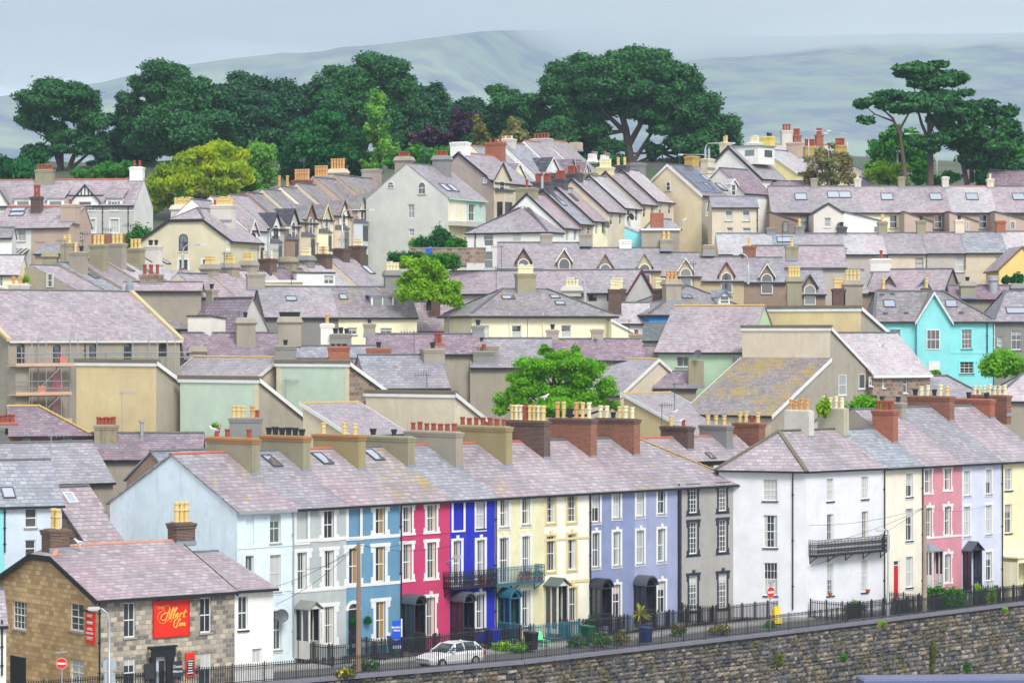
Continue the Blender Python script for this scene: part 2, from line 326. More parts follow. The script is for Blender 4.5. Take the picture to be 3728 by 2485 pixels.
class House:
 """a building in its own frame: x along the front, y to the back, z in world height"""
 def __init__(s, label, u0, u1, Y, ang, wall, name='house', cat='house', group=None, zg=None, A=None, w=None):
  s.a = R(ang); s.ex = Vector((math.cos(s.a), math.sin(s.a))); s.ey = Vector((-math.sin(s.a), math.cos(s.a)))
  s.A = Vector(A) if A is not None else Vector((kx(u0) * Y, Y))
  s.w = w if w else s.lx(u1)
  s.zg = zg if zg is not None else min(terr(*s.W(0, 0)), terr(*s.W(s.w, 0)), terr(*s.W(s.w / 2, 4))) - .3
  s.wall = wall; s.ops = {'F': [], 'L': [], 'R': [], 'K': []}; s.d = 8.; s.prof = None; s.ax = 'x'; s.hip = (None, None)
  s.root = thing(name, label, cat, (s.A.x, s.A.y, s.zg), s.a, group); s.rv = .16
 # pixel <-> local
 def W(s, x, y): p = s.A + s.ex * x + s.ey * y; return p.x, p.y
 def lx(s, u, y=0.):
  k = kx(u); return (k * (s.A.y + y * s.ey.y) - s.A.x - y * s.ey.x) / (s.ex.x - k * s.ex.y)
 def ly(s, u, x=0.):
  k = kx(u); return (k * (s.A.y + x * s.ex.y) - s.A.x - x * s.ex.x) / (s.ey.x - k * s.ey.y)
 def z(s, v, x=0., y=0.): return CZ - kz(v) * s.W(x, y)[1]
 def mb(s, m, name, mats, parent=None, smooth=False): return m.build(name, mats, parent or s.root, -s.zg, smooth)
 # outline
 def gable(s, ve=None, vr=None, d=None, p=33, ze=None, zr=None, hip=(None, None), hz=(0, 0), asym=.5):
  s.ze = ze if ze is not None else s.z(ve)
  if zr is None and vr is None: zr = s.ze + d * asym * math.tan(R(p))
  if d is None:
   if zr is not None: d = (zr - s.ze) / math.tan(R(p)) * 2
   else:
    k = kz(vr); d = 2 * (CZ - k * s.A.y - s.ze) / (math.tan(R(p)) + k * s.ey.y)
  s.d = d
  s.zr = zr if zr is not None else s.z(vr, 0, d * asym)
  s.prof = [(0, s.ze), (d * asym, s.zr), (d, s.ze)]; s.hip = hip; s.hz = hz; return s
 def gablef(s, ve, vr, d, ze=None, hip=(None, None), hz=(0, 0), xr=None):
  s.ax = 'y'; s.d = d; s.ze = ze if ze is not None else s.z(ve); xr = s.w / 2 if xr is None else xr
  s.zr = s.z(vr, xr, 0); s.prof = [(0, s.ze), (xr, s.zr), (s.w, s.ze)]; s.hip = hip; s.hz = hz; return s
 def profile(s, pts, ax='x', d=None):
  s.ax = ax; s.prof = pts; s.d = d if d else pts[-1][0]; s.ze = pts[0][1]; s.zr = max(z for _, z in pts); s.hz = (0, 0); return s
 def q(s): return s.w if s.ax == 'x' else s.d
 def M(s, p, q, z): return (q, p, z) if s.ax == 'x' else (p, q, z)
 def rz(s, x, y):
  p, q = (y, x) if s.ax == 'x' else (x, y); z = s.prof[0][1]
  for (a, za), (b, zb) in zip(s.prof, s.prof[1:]):
   if b > a and a - .01 <= p <= b + .01: z = za + (zb - za) * (p - a) / (b - a)
  if len(s.prof) == 3:
   for i, qq in ((0, q), (1, s.q() - q)):
    if s.hip[i] and not s.hz[i] and qq < s.hip[i]: z = min(z, s.ze + (s.zr - s.ze) * max(0, qq) / s.hip[i])
  return z
 def P(s, f, h, z, o=0.):
  return {'F': (h, -o, z), 'K': (h, s.d + o, z), 'L': (-o, h, z), 'R': (s.w + o, h, z)}[f]
 def fb(s, m, f, h0, h1, z0, z1, o0, o1, mi=0):
  if abs(h1 - h0) < 1e-4 or abs(z1 - z0) < 1e-4: return
  b = [s.P(f, h0, z0, o0), s.P(f, h1, z0, o0), s.P(f, h1, z0, o1), s.P(f, h0, z0, o1)]
  t = [s.P(f, h0, z1, o0), s.P(f, h1, z1, o0), s.P(f, h1, z1, o1), s.P(f, h0, z1, o1)]; m.hexa(b, t, mi)
 def rect(s, f, u0, v0, u1, v1):
  um = (u0 + u1) / 2
  if f in 'FK':
   y = 0 if f == 'F' else s.d; h0, h1 = sorted((s.lx(u0, y), s.lx(u1, y))); hm = (h0 + h1) / 2; return h0, h1, s.z(v1, hm, y), s.z(v0, hm, y)
  x = 0 if f == 'L' else s.w; h0, h1 = sorted((s.ly(u0, x), s.ly(u1, x))); hm = (h0 + h1) / 2; return h0, h1, s.z(v1, x, hm), s.z(v0, x, hm)
 # ---- openings
 def win(s, f, u0, v0, u1, v1, style='s', nx=2, ny=1, sur=None, sw=.14, st=.16, sb=.1, ear=0, key=0, sill=STONE, cur='r', frame=WHITE, arch=False, name='window', gl=None, cut=True):
  h0, h1, z0, z1 = s.rect(f, u0, v0, u1, v1) if v0 is not None else (u0, u1, 0, 0)
  return s.winh(f, h0, h1, z0, z1, style, nx, ny, sur, sw, st, sb, ear, key, sill, cur, frame, arch, name, gl, cut)
 def winh(s, f, h0, h1, z0, z1, style='s', nx=2, ny=1, sur=None, sw=.14, st=.16, sb=.1, ear=0, key=0, sill=STONE, cur='r', frame=WHITE, arch=False, name='window', gl=None, cut=True):
  ztop = min(s.prof[0][1], s.prof[-1][1]) - .05 if s.prof else 99
  if f == 'F' and s.ax == 'x': ztop = s.prof[0][1] - .03
  inset = cut and z1 < ztop
  if inset: s.ops[f].append((h0, h1, z0, z1)); o = -s.rv
  else: o = .02
  fr = MB(); b = .055; W = h1 - h0; H = z1 - z0; zb = z1 - (W / 2 if arch else 0)
  def arc(r, k=8): return [(h0 + W / 2 + r * math.cos(math.pi * i / k), zb + r * math.sin(math.pi * i / k)) for i in range(k + 1)]
  fd = .06
  s.fb(fr, f, h0, h0 + b, z0, zb, o, o + fd); s.fb(fr, f, h1 - b, h1, z0, zb, o, o + fd); s.fb(fr, f, h0 + b, h1 - b, z0, z0 + b * 1.3, o, o + fd)
  if arch:
   A1 = arc(W / 2 + .02); A2 = arc(W / 2 - b)
   for i in range(8):
    fr.hexa([s.P(f, *A1[i], o), s.P(f, *A1[i + 1], o), s.P(f, *A2[i + 1], o), s.P(f, *A2[i], o)], [s.P(f, *A1[i], o + fd), s.P(f, *A1[i + 1], o + fd), s.P(f, *A2[i + 1], o + fd), s.P(f, *A2[i], o + fd)])
   if inset:   # spandrels that fill the square corners of the opening
    for side in (0, 1):
     pts = arc(W / 2 + .02); pts = pts[:5] if side == 0 else pts[4:]
     c = (h1 + .01, z1 + .01) if side == 0 else (h0 - .01, z1 + .01)
     for i in range(4): pass
     sp = MB(); sp.poly([s.P(f, *c, -.004)] + [s.P(f, *q, -.004) for q in pts]); s.mb(sp, 'window_spandrel', s.wall)
  else: s.fb(fr, f, h0 + b, h1 - b, z1 - b, z1, o, o + fd)
  if style == 's': s.fb(fr, f, h0 + b, h1 - b, (z0 + z1) / 2 - .03, (z0 + z1) / 2 + .03, o, o + fd - .005)
  bw = .03
  for i in range(1, nx): hx = h0 + W * i / nx; s.fb(fr, f, hx - bw / 2, hx + bw / 2, z0 + b, zb - (0 if arch else b), o, o + fd - .012)
  for j in range(1, ny * (2 if style == 's' else 1)):
   if style == 's' and j == ny: continue
   zz = z0 + H * j / (ny * (2 if style == 's' else 1)); s.fb(fr, f, h0 + b, h1 - b, zz - bw / 2, zz + bw / 2, o, o + fd - .015)
  fo = s.mb(fr, name, frame)
  pn = MB(); op = o + .012
  if arch: pn.poly([s.P(f, h0 + b / 2, z0 + b / 2, op), s.P(f, h1 - b / 2, z0 + b / 2, op)] + [s.P(f, *q, op) for q in arc(W / 2 - b / 2)])
  else: pn.poly([s.P(f, h0 + b / 2, z0 + b / 2, op), s.P(f, h1 - b / 2, z0 + b / 2, op), s.P(f, h1 - b / 2, z1 - b / 2, op), s.P(f, h0 + b / 2, z1 - b / 2, op)])
  s.mb(pn, 'pane', gl or random.choice(GL), fo)
  if cur == 'r': cur = random.choice([None, 0, 0, 1, 2, 4, 4, None])
  if cur is not None and not arch:
   cu = MB(); oc = o + .018
   def cq(a, c, e, g): cu.poly([s.P(f, a, e, oc), s.P(f, c, e, oc), s.P(f, c, g, oc), s.P(f, a, g, oc)])
   if cur == 4: e = W * random.uniform(.18, .28); cq(h0 + b, h0 + b + e, z0 + b, z1 - b); cq(h1 - b - e, h1 - b, z0 + b, z1 - b); cm = CURT[random.choice([0, 0, 1])]
   elif cur == 5: cq(h0 + b, h1 - b, z0 + b, (z0 + z1) / 2); cm = CURT[0]
   elif cur == 6: cq(h0 + W * .52, h1 - b, z0 + b, z1 - b); cm = CURT[3]
   else: cq(h0 + b, h1 - b, z0 + b + H * random.choice([0, 0, .5, .7]), z1 - b); cm = CURT[cur]
   s.mb(cu, 'curtain', cm, fo)
  if sill:
   sl = MB(); s.fb(sl, f, h0 - .08, h1 + .08, z0 - .09, z0 - .001, (-s.rv + .06 if inset else .021), .09); s.mb(sl, 'sill', sill, fo)
  if sur:
   su = MB(); o1 = .035
   zt = z1 + .001; zl = z0 - (.09 if sill else 0)
   for sg in (-1, 1):
    a = h0 - sw if sg < 0 else h1
    if ear:
     s.fb(su, f, a, a + sw, zl + .001, zl + H * .16, -.01, o1); a2 = h0 - sw * .55 if sg < 0 else h1
     s.fb(su, f, a2, a2 + sw * .55, zl + H * .16 + .001, zt - H * .16, -.01, o1 - .004); s.fb(su, f, a, a + sw, zt - H * .16 + .001, zt, -.01, o1)
    else: s.fb(su, f, a, a + sw, zl + .001, zt - .001, -.01, o1)
   s.fb(su, f, h0 - sw - ear, h1 + sw + ear, zt, zt + st, -.01, o1 + .01)
   if sb: s.fb(su, f, h0 - sw - ear, h1 + sw + ear, zl - sb, zl - .002, -.01, o1 + .012)
   if key: s.fb(su, f, (h0 + h1) / 2 - .12, (h0 + h1) / 2 + .12, zt + st * .3, zt + st + .2, .03, o1 + .06)
   s.mb(su, 'surround', sur, fo)
  return fo
 def blind(s, f, u0, v0, u1, v1, mat, sur=None, sw=.14):
  h0, h1, z0, z1 = s.rect(f, u0, v0, u1, v1); s.ops[f].append((h0, h1, z0, z1))
  m = MB(); m.poly([s.P(f, h0, z0, -.1), s.P(f, h1, z0, -.1), s.P(f, h1, z1, -.1), s.P(f, h0, z1, -.1)]); o = s.mb(m, 'blind_window', mat)
  if sur:
   su = MB(); s.fb(su, f, h0 - sw, h0, z0 - .12, z1, -.01, .035); s.fb(su, f, h1, h1 + sw, z0 - .12, z1, -.01, .035); s.fb(su, f, h0 - sw, h1 + sw, z1 + .001, z1 + sw, -.01, .04); s.fb(su, f, h0 + .002, h1 - .002, z0 - .12, z0, -.09, .04); s.mb(su, 'surround', sur, o)
 def door(s, f, u0, v0, u1, v1, mat, label=None, glass=0.):
  h0, h1, z0, z1 = s.rect(f, u0, v0, u1, v1); s.ops[f].append((h0, h1, z0, z1)); m = MB(); zt = z1 - .35
  s.fb(m, f, h0 + .06, h1 - .06, z0, zt, -.14, -.09)
  for i in (0, 1):
   for j in (0, 1, 2): c0 = h0 + .14 + i * (h1 - h0 - .2) / 2; s.fb(m, f, c0, c0 + (h1 - h0) / 2 - .2, z0 + .12 + j * (zt - z0) / 3, z0 + (j + 1) * (zt - z0) / 3 - .08, -.09, -.075)
  o = s.mb(m, 'door', mat);
  if label: o['label'] = label
  k = MB(); s.fb(k, f, h0 + .12, h0 + .17, (z0 + zt) / 2 - .1, (z0 + zt) / 2, -.088, -.03); s.mb(k, 'handle', plain('brass', (.5, .36, .1), .3, 1.), o)
  fr = MB(); s.fb(fr, f, h0, h0 + .06, z0, z1, -.15, -.06); s.fb(fr, f, h1 - .06, h1, z0, z1, -.15, -.06); s.fb(fr, f, h0 + .06, h1 - .06, zt, zt + .05, -.15, -.06); s.fb(fr, f, h0 + .06, h1 - .06, z1 - .05, z1, -.15, -.06); s.mb(fr, 'frame', WHITE, o)
  g = MB(); g.poly([s.P(f, h0 + .06, zt + .05, -.12), s.P(f, h1 - .06, zt + .05, -.12), s.P(f, h1 - .06, z1 - .05, -.12), s.P(f, h0 + .06, z1 - .05, -.12)]); s.mb(g, 'pane', GL[1], o)
  return o
 # ---- walls
 def walls(s, faces='FLRK', mats=None, ins=.003):
  m = MB(); mats = mats or [s.wall]; fm = {f: (i if i < len(mats) else 0) for i, f in enumerate('FLRK')}
  zend = min(s.prof[0][1], s.prof[-1][1]); pf = 'LR' if s.ax == 'x' else 'FK'
  for f in faces:
   wid = s.w if f in 'FK' else s.d
   if f in pf: zt = zend
   else: zt = s.prof[0][1] if f in 'FL' else s.prof[-1][1]
   sink = .06 if f not in pf else 0
   ops = [(max(a, .01), min(b, wid - .01), c, e) for a, b, c, e in s.ops[f] if e < zt and a < wid and b > 0]
   e0, e1 = (ins, wid - ins) if f in 'FK' else (0, wid)
   oo = -ins if f in 'LR' else 0
   xs = sorted({e0, e1, *[a for o in ops for a in o[:2]]}); zs = sorted({s.zg, zt - .0, *[a for o in ops for a in o[2:]]})
   for i in range(len(xs) - 1):
    for j in range(len(zs) - 1):
     cx = (xs[i] + xs[i + 1]) / 2; cz = (zs[j] + zs[j + 1]) / 2
     if any(a < cx < b and c < cz < e for a, b, c, e in ops): continue
     m.poly([s.P(f, xs[i], zs[j], oo), s.P(f, xs[i + 1], zs[j], oo), s.P(f, xs[i + 1], zs[j + 1], oo), s.P(f, xs[i], zs[j + 1], oo)], fm[f])
   for a, b, c, e in ops:
    r = s.rv + .02
    for q in (((a, c), (a, e)), ((a, e), (b, e)), ((b, e), (b, c)), ((b, c), (a, c))):
     m.poly([s.P(f, *q[0], oo), s.P(f, *q[1], oo), s.P(f, *q[1], -r), s.P(f, *q[0], -r)], fm[f])
   if f in pf:
    i = 0 if f in 'LF' else 1
    pts = list(s.prof)
    if len(pts) == 3 and s.hip[i]:
     t = s.hz[i]
     if not t: continue
     (a, za), (b, zb), (c, zc) = pts
     pts = [(a, za), (a + (b - a) * t, za + (zb - za) * t), (c + (b - c) * t, zc + (zb - zc) * t), (c, zc)]
    poly = [(h, z) for h, z in pts if z > zend + 1e-4 or True]
    out = []
    if pts[0][1] > zend + 1e-3: out.append((pts[0][0], zend))
    out += pts
    if pts[-1][1] > zend + 1e-3: out.append((pts[-1][0], zend))
    m.poly([s.P(f, h, z - .04 if z > zend + .01 else z, oo) for h, z in out], fm[f])
  for (a, za), (b, zb) in zip(s.prof, s.prof[1:]):
   if abs(a - b) < 1e-4: m.poly([s.M(a, ins, za), s.M(a, s.q() - ins, za), s.M(a, s.q() - ins, zb), s.M(a, ins, zb)], 0)
  s.wallo = s.mb(m, 'wall', mats); return s
 # ---- roof
 def roof(s, mat, oe=.22, ov=(.1, .1), t=.12, ridge=DARKG, gut=BLACK, barge=None, bw=.18, ex=.005, gh=.12, verge=None):
  m = MB(); Q = s.q(); q0, q1 = -ov[0], Q + ov[1]; pr = s.prof
  if len(pr) == 3 and (s.hip[0] or s.hip[1]):
   (a, za), (b, zb), (c, zc) = pr
   sl = (zb - za) / (b - a); sr = (zb - zc) / (c - b)
   A_ = (a - oe, za - oe * sl); C_ = (c + oe, zc - oe * sr)
   def end(i):
    hp = s.hip[i]
    if not hp: qq = q0 if i == 0 else q1; return (qq, None, qq)
    sg = 1 if i == 0 else -1; base = 0 if i == 0 else Q
    return (base - sg * oe, s.hz[i], base + sg * hp)
   e0, e1 = end(0), end(1)
   fs, bs = [], []
   for (e, order) in ((e0, 0), (e1, 1)):
    qe, tz, qr = e
    if tz is None or not s.hip[order]:
     F1, B1 = [(A_, qe), ((b, zb), qe)], [(C_, qe), ((b, zb), qe)]
    elif tz == 0: F1, B1 = [(A_, qe), ((b, zb), qr)], [(C_, qe), ((b, zb), qr)]
    else:
     fa = (a + (b - a) * tz, za + (zb - za) * tz); ca = (c + (b - c) * tz, zc + (zb - zc) * tz); qv = q0 if order == 0 else q1
     F1, B1 = [(A_, qv), (fa, qv), ((b, zb), qr)], [(C_, qv), (ca, qv), ((b, zb), qr)]
     m.slab([s.M(fa[0], qv, fa[1]), s.M(ca[0], qv, ca[1]), s.M(b, qr, zb)], t)
    if s.hip[order] and not tz: m.slab([s.M(A_[0], qe, A_[1]), s.M(C_[0], qe, C_[1]), s.M(b, qr, zb)], t)
    fs.append(F1); bs.append(B1)
   for L in (fs, bs):
    m.slab([s.M(p[0], q, p[1]) for p, q in L[0]] + [s.M(p[0], q, p[1]) for p, q in reversed(L[1])], t)
   rq = (e0[2], e1[2]); rp = (b, zb)
  else:
   n = len(pr)
   for i in range(n - 1):
    (a, za), (b, zb) = pr[i], pr[i + 1]
    if abs(a - b) < 1e-4: continue
    g = (zb - za) / (b - a)
    a2, za2, b2, zb2 = a, za, b, zb
    first = i == 0 or abs(pr[i - 1][0] - a) < 1e-4; last = i == n - 2 or abs(pr[i + 2][0] - b) < 1e-4
    if first: e = oe if (g > 0 and i == 0) else (.12 if g <= 0 else 0); a2 -= e; za2 -= e * g
    if last: e = oe if (g < 0 and i == n - 2) else (.12 if g >= 0 else 0); b2 += e; zb2 += e * g
    if (i > 0 and not first): a2 += 0
    m.slab([s.M(a2, q0, za2), s.M(a2, q1, za2), s.M(b2, q1, zb2), s.M(b2, q0, zb2)], t)
   k = max(range(n), key=lambda i: pr[i][1]); rp = pr[k]; rq = (q0, q1)
  s.roofo = s.mb(m, 'roof', mat)
  if ridge:
   r = MB(); p, z = rp; a = s.M(p, rq[0], z + .02); b = s.M(p, rq[1], z + .02)
   L = rq[1] - rq[0]; k = max(1, int(L / .45))
   for i in range(k):
    q_0, q_1 = rq[0] + L * i / k, rq[0] + L * (i + 1) / k - .012
    for sg in (-1, 1): r.slab([s.M(p, q_0, z + .06 + .012 * (i % 2)), s.M(p, q_1, z + .06), s.M(p + sg * .17, q_1, z - .03), s.M(p + sg * .17, q_0, z - .02)], .03)
   for i in (0, 1):
    if s.hip[i]:
     tz = s.hz[i]
     for sg in (0, 2):
      pe, zE = pr[sg]; qe = 0 if i == 0 else Q
      P0 = Vector(s.M(pe + (rp[0] - pe) * tz, qe, zE + (rp[1] - zE) * tz + .03)); P1 = Vector(s.M(rp[0], rq[i], rp[1] + .04)); n = max(2, int((P1 - P0).length / .4))
      for j in range(n): r.bar(P0.lerp(P1, j / n), P0.lerp(P1, (j + .93) / n) + Vector((0, 0, .03)), .26, .06)
   s.mb(r, 'ridge', ridge, s.roofo)
  if gut:
   g = MB(); (a, za), (b, zb) = pr[0], pr[1]; sl = (zb - za) / (b - a) if b > a else 0; zz = za - oe * sl
   if s.ax == 'x':
    x0, x1 = (q0 + .0, q1) if not s.hip[0] else (-oe, s.w + (oe if s.hip[1] else ov[1]))
    g.box(x0 + ex, x1 - ex, -oe - .1, -oe + .03, zz - gh - .06, zz - .03); g.box(x0 + ex * 2, x1 - ex * 2, -oe + .031, -.01, zz - .16, zz - .125 + .0)
    if s.hip[0] and not s.hz[0]: g.box(-oe - .1, -oe + .03, -oe + .04, s.d + oe, zz - gh - .06, zz - .03)
    if s.hip[1] and not s.hz[1]: g.box(s.w + oe - .03, s.w + oe + .1, -oe + .04, s.d + oe, zz - gh - .06, zz - .03)
   else:
    for x in (-oe, s.w + oe): g.box(x - .07, x + .06, -ov[0], Q, zz - gh - .06, zz - .03)
   s.mb(g, 'gutter', gut)
  if barge:
   n = len(pr)
   for qi, i in ((q0 - .03, 0), (q1 + .03, 1)):
    if s.hip[i] and not s.hz[i]: continue
    g = MB()
    for (a, za), (b, zb) in zip(pr, pr[1:]):
     if abs(a - b) < 1e-4: continue
     gsl = (zb - za) / (b - a); A0, Z0, B0, Z1 = a, za, b, zb
     if a == pr[0][0]: A0 -= oe; Z0 -= oe * gsl
     if b == pr[-1][0]: B0 += oe; Z1 += oe * gsl
     if s.hip[i] and s.hz[i]:
      tz = s.hz[i]
      if zb > za: B0 = a + (b - a) * tz; Z1 = za + (zb - za) * tz
      else: A0 = b + (a - b) * tz; Z0 = zb + (za - zb) * tz
     dq = .05 if i else -.05
     bq = [s.M(A0, qi, Z0 - bw), s.M(B0, qi, Z1 - bw), s.M(B0, qi + dq, Z1 - bw), s.M(A0, qi + dq, Z0 - bw)]; tq = [s.M(A0, qi, Z0 + .01), s.M(B0, qi, Z1 + .01), s.M(B0, qi + dq, Z1 + .01), s.M(A0, qi + dq, Z0 + .01)]
     g.hexa(bq, tq)
    if s.hip[i] and s.hz[i]:
     (a, za), (b, zb), (c, zc) = pr; tz = s.hz[i]; g.hexa([s.M(a + (b - a) * tz, qi - .02, za + (zb - za) * tz - bw), s.M(c + (b - c) * tz, qi - .02, za + (zb - za) * tz - bw), s.M(c + (b - c) * tz, qi + .06, za + (zb - za) * tz - bw), s.M(a + (b - a) * tz, qi + .06, za + (zb - za) * tz - bw)],
                           [s.M(a + (b - a) * tz, qi - .02, za + (zb - za) * tz + .02), s.M(c + (b - c) * tz, qi - .02, za + (zb - za) * tz + .02), s.M(c + (b - c) * tz, qi + .06, za + (zb - za) * tz + .02), s.M(a + (b - a) * tz, qi + .06, za + (zb - za) * tz + .02)])
    s.mb(g, 'bargeboard', barge)
  return s
 def std(s, rm, **k): s.walls(**{a: k.pop(a) for a in ('faces', 'mats') if a in k}); s.roof(rm, **k); return s
 # ---- chimneys etc.
 def ch(s, u0, u1, vt, mat, n=3, pk='b', y=None, sx=None, sy=.55, x=None, ph=None, cap=1, capm=None, along=None, vb=None, bell=0):
  y = (s.d / 2 if s.ax == 'x' else .6) if y is None else y
  if x is None: x = s.lx((u0 + u1) / 2, y)
  Y = s.W(x, y)[1]; pxm = F * T[2] / Y; wpx = abs(u1 - u0) / pxm; ca, sa = abs(s.ex.x), abs(s.ex.y)
  if sx is None: sx = max(.4, (wpx - sy * sa) / max(ca, .3))
  elif sy is None: sy = max(.4, (wpx - sx * ca) / max(sa, .3))
  z1 = s.z(vt, x, y)
  inr = lambda a, b: s.rz(max(0, min(s.w, a)), max(0, min(s.d, b)))
  z0 = min(inr(x + i * sx / 2, y + j * sy / 2) for i in (-1, 1) for j in (-1, 1)) - .15
  if vb is not None: z0 = s.z(vb, x, y)
  m = MB(); hx, hy = sx / 2, sy / 2
  if bell:
   e = .16; m.box(x - hx, x + hx, y - hy, y + hy, z0, z1 - .62)
   m.hexa([(x - hx, y - hy, z1 - .619), (x + hx, y - hy, z1 - .619), (x + hx, y + hy, z1 - .619), (x - hx, y + hy, z1 - .619)], [(x - hx - e, y - hy - e, z1 - .4), (x + hx + e, y - hy - e, z1 - .4), (x + hx + e, y + hy + e, z1 - .4), (x - hx - e, y + hy + e, z1 - .4)])
   m.hexa([(x - hx - e, y - hy - e, z1 - .399), (x + hx + e, y - hy - e, z1 - .399), (x + hx + e, y + hy + e, z1 - .399), (x - hx - e, y + hy + e, z1 - .399)], [(x - hx, y - hy, z1), (x + hx, y - hy, z1), (x + hx, y + hy, z1), (x - hx, y + hy, z1)])
   hc = z1
  else:
   m.box(x - hx, x + hx, y - hy, y + hy, z0, z1 - (.3 if cap else 0)); hc = z1
  cm = capm or mat
  if cap and not bell:
   for (e, a, b) in ((.05, .3, .14), (.09, .139, .0)): m.box(x - hx - e, x + hx + e, y - hy - e, y + hy + e, z1 - a, z1 - b, 1)
  m.hexa([(x - hx + .02, y - hy + .02, z1), (x + hx - .02, y - hy + .02, z1), (x + hx - .02, y + hy - .02, z1), (x - hx + .02, y + hy - .02, z1)], [(x - hx + .14, y - hy + .14, z1 + .07), (x + hx - .14, y - hy + .14, z1 + .07), (x + hx - .14, y + hy - .14, z1 + .07), (x - hx + .14, y + hy - .14, z1 + .07)], 1)
  m.box(x - hx - .06, x + hx + .06, y - hy - .06, y - hy + .02, s.rz(min(max(x, 0), s.w), max(0, y - hy)) - .12, s.rz(min(max(x, 0), s.w), max(0, y - hy)) + .13, 2) if vb is None else None
  o = s.mb(m, 'chimney', [mat, cm, LEAD])
  ax = along or ('x' if sx >= sy else 'y'); L = (sx if ax == 'x' else sy) - .3
  for i in range(n):
   k = pk[i % len(pk)]
   if k == ' ': continue
   t = (i + .5) / n - .5; px, py = (x + t * L, y) if ax == 'x' else (x, y - t * L)
   if n >= 4 and min(sx, sy) > 1.1: pass
   p = bpy.data.objects.new('chimney_pot', POT[k]); COL.objects.link(p); p.parent = o; h = ph or (random.uniform(.5, .6) if k == 'r' else random.uniform(.72, .9))
   if k == 'k': h *= .6
   p.location = (px, py, z1 + .04 - s.zg); wd = random.uniform(1.05, 1.25); p.scale = (wd, wd, h); p.rotation_euler.z = random.random()
  return o
 def sky(s, u, v, w=.7, h=1., mat=None, slope=0):
  """rooflight on the front slope under pixel (u, v)"""
  (a, za), (b, zb) = s.prof[slope], s.prof[slope + 1]; g = (zb - za) / (b - a); y = (a + b) / 2
  for _ in range(30):
   x = s.lx(u, y) if s.ax == 'x' else None; z = s.z(v, x, y); yn = a + (z - za) / g; y += .5 * (yn - y)
  th = math.atan(g); cy, sy_ = math.cos(th), math.sin(th)
  def Q(i, j, o): return (x + i, y + j * cy - o * sy_, za + (y - a) * g + j * sy_ + o * cy)
  m = MB(); f = .07
  for (i0, i1, j0, j1) in ((-w / 2, -w / 2 + f, -h / 2, h / 2), (w / 2 - f, w / 2, -h / 2, h / 2), (-w / 2 + f, w / 2 - f, -h / 2, -h / 2 + f), (-w / 2 + f, w / 2 - f, h / 2 - f, h / 2)):
   m.hexa([Q(i0, j0, -.02), Q(i1, j0, -.02), Q(i1, j1, -.02), Q(i0, j1, -.02)], [Q(i0, j0, .11), Q(i1, j0, .11), Q(i1, j1, .11), Q(i0, j1, .11)])
  o = s.mb(m, 'rooflight', mat or DARKG); g_ = MB(); g_.poly([Q(-w / 2 + f / 2, -h / 2 + f / 2, .08), Q(w / 2 - f / 2, -h / 2 + f / 2, .08), Q(w / 2 - f / 2, h / 2 - f / 2, .08), Q(-w / 2 + f / 2, h / 2 - f / 2, .08)]); s.mb(g_, 'pane', SKYG, o); return o
 def pipe(s, f, u, v0, v1, mat=BLACK, r=.05):
  h0, _, z1, z0 = s.rect(f, u - .5, v0, u + .5, v1); m = MB(); m.tube([s.P(f, h0, z0, .09), s.P(f, h0, z1, .09)], r, 6)
  for i in range(3): zz = z1 + (z0 - z1) * (i + .5) / 3; s.fb(m, f, h0 - .09, h0 + .09, zz, zz + .06, .0, .1)
  s.mb(m, 'downpipe', mat)
 def band(s, f, v, hgt, mat, u=None, o=.04, name='string_course', h0=None, h1=None):
  wid = s.w if f in 'FK' else s.d; zc = s.z(v, 0, 0) if f == 'F' else s.z(v, 0 if f == 'L' else s.w, wid / 2)
  m = MB(); s.fb(m, f, .005 if h0 is None else h0, wid - .005 if h1 is None else h1, zc - hgt / 2, zc + hgt / 2, -.01, o); s.mb(m, name, mat)
 def dormer(s, u, va, ve, wpx, mat, rm, barge=WHITE, yd=None, win=None, arch=True, frame=WHITE, sl=0, roofl=None, vb=None):
  """gabled dormer standing on the front slope; face at local y = yd"""
  yd = 0. if yd is None else yd; x = s.lx(u, yd); Y = s.W(x, yd)[1]; w = wpx / (F * T[2] / Y) / abs(s.ex.x); za = s.z(va, x, yd); ze = s.z(ve, x, yd)
  (a, z0), (b, zb) = s.prof[sl], s.prof[sl + 1]; g = (zb - z0) / (b - a); yb = lambda z: min(a + (z - z0) / g, b)
  zlow = (z0 + (yd - a) * g - .05) if vb is None else s.z(vb, x, yd); h = w / 2
  m = MB(); m.poly([(x - h, yd, zlow), (x + h, yd, zlow), (x + h, yd, ze), (x, yd, za - .03), (x - h, yd, ze)])
  for sg in (-1, 1): m.poly([(x + sg * h, yd, max(zlow, s.rz(x, max(0, yd)) - .05)), (x + sg * h, yd, ze), (x + sg * h, max(yd + .02, yb(ze)), ze)])
  o = s.mb(m, 'dormer', mat); r = MB(); e = .16; k = (za - ze) / h
  for sg in (-1, 1): r.slab([(x + sg * (h + e), yd - .2, ze - e * k), (x, yd - .2, za), (x, yb(za) + .05, za), (x + sg * (h + e), yb(ze - e * k) + .05, ze - e * k)], .08)
  s.mb(r, 'dormer_roof', rm, o)
  bm = MB(); q = .15
  for sg in (-1, 1): bm.hexa([(x + sg * (h + e), yd - .26, ze - e * k - q), (x, yd - .26, za - q), (x, yd - .21, za - q), (x + sg * (h + e), yd - .21, ze - e * k - q)], [(x + sg * (h + e), yd - .26, ze - e * k + .03), (x, yd - .26, za + .03), (x, yd - .21, za + .03), (x + sg * (h + e), yd - .21, ze - e * k + .03)])
  if barge: s.mb(bm, 'bargeboard', barge, o)
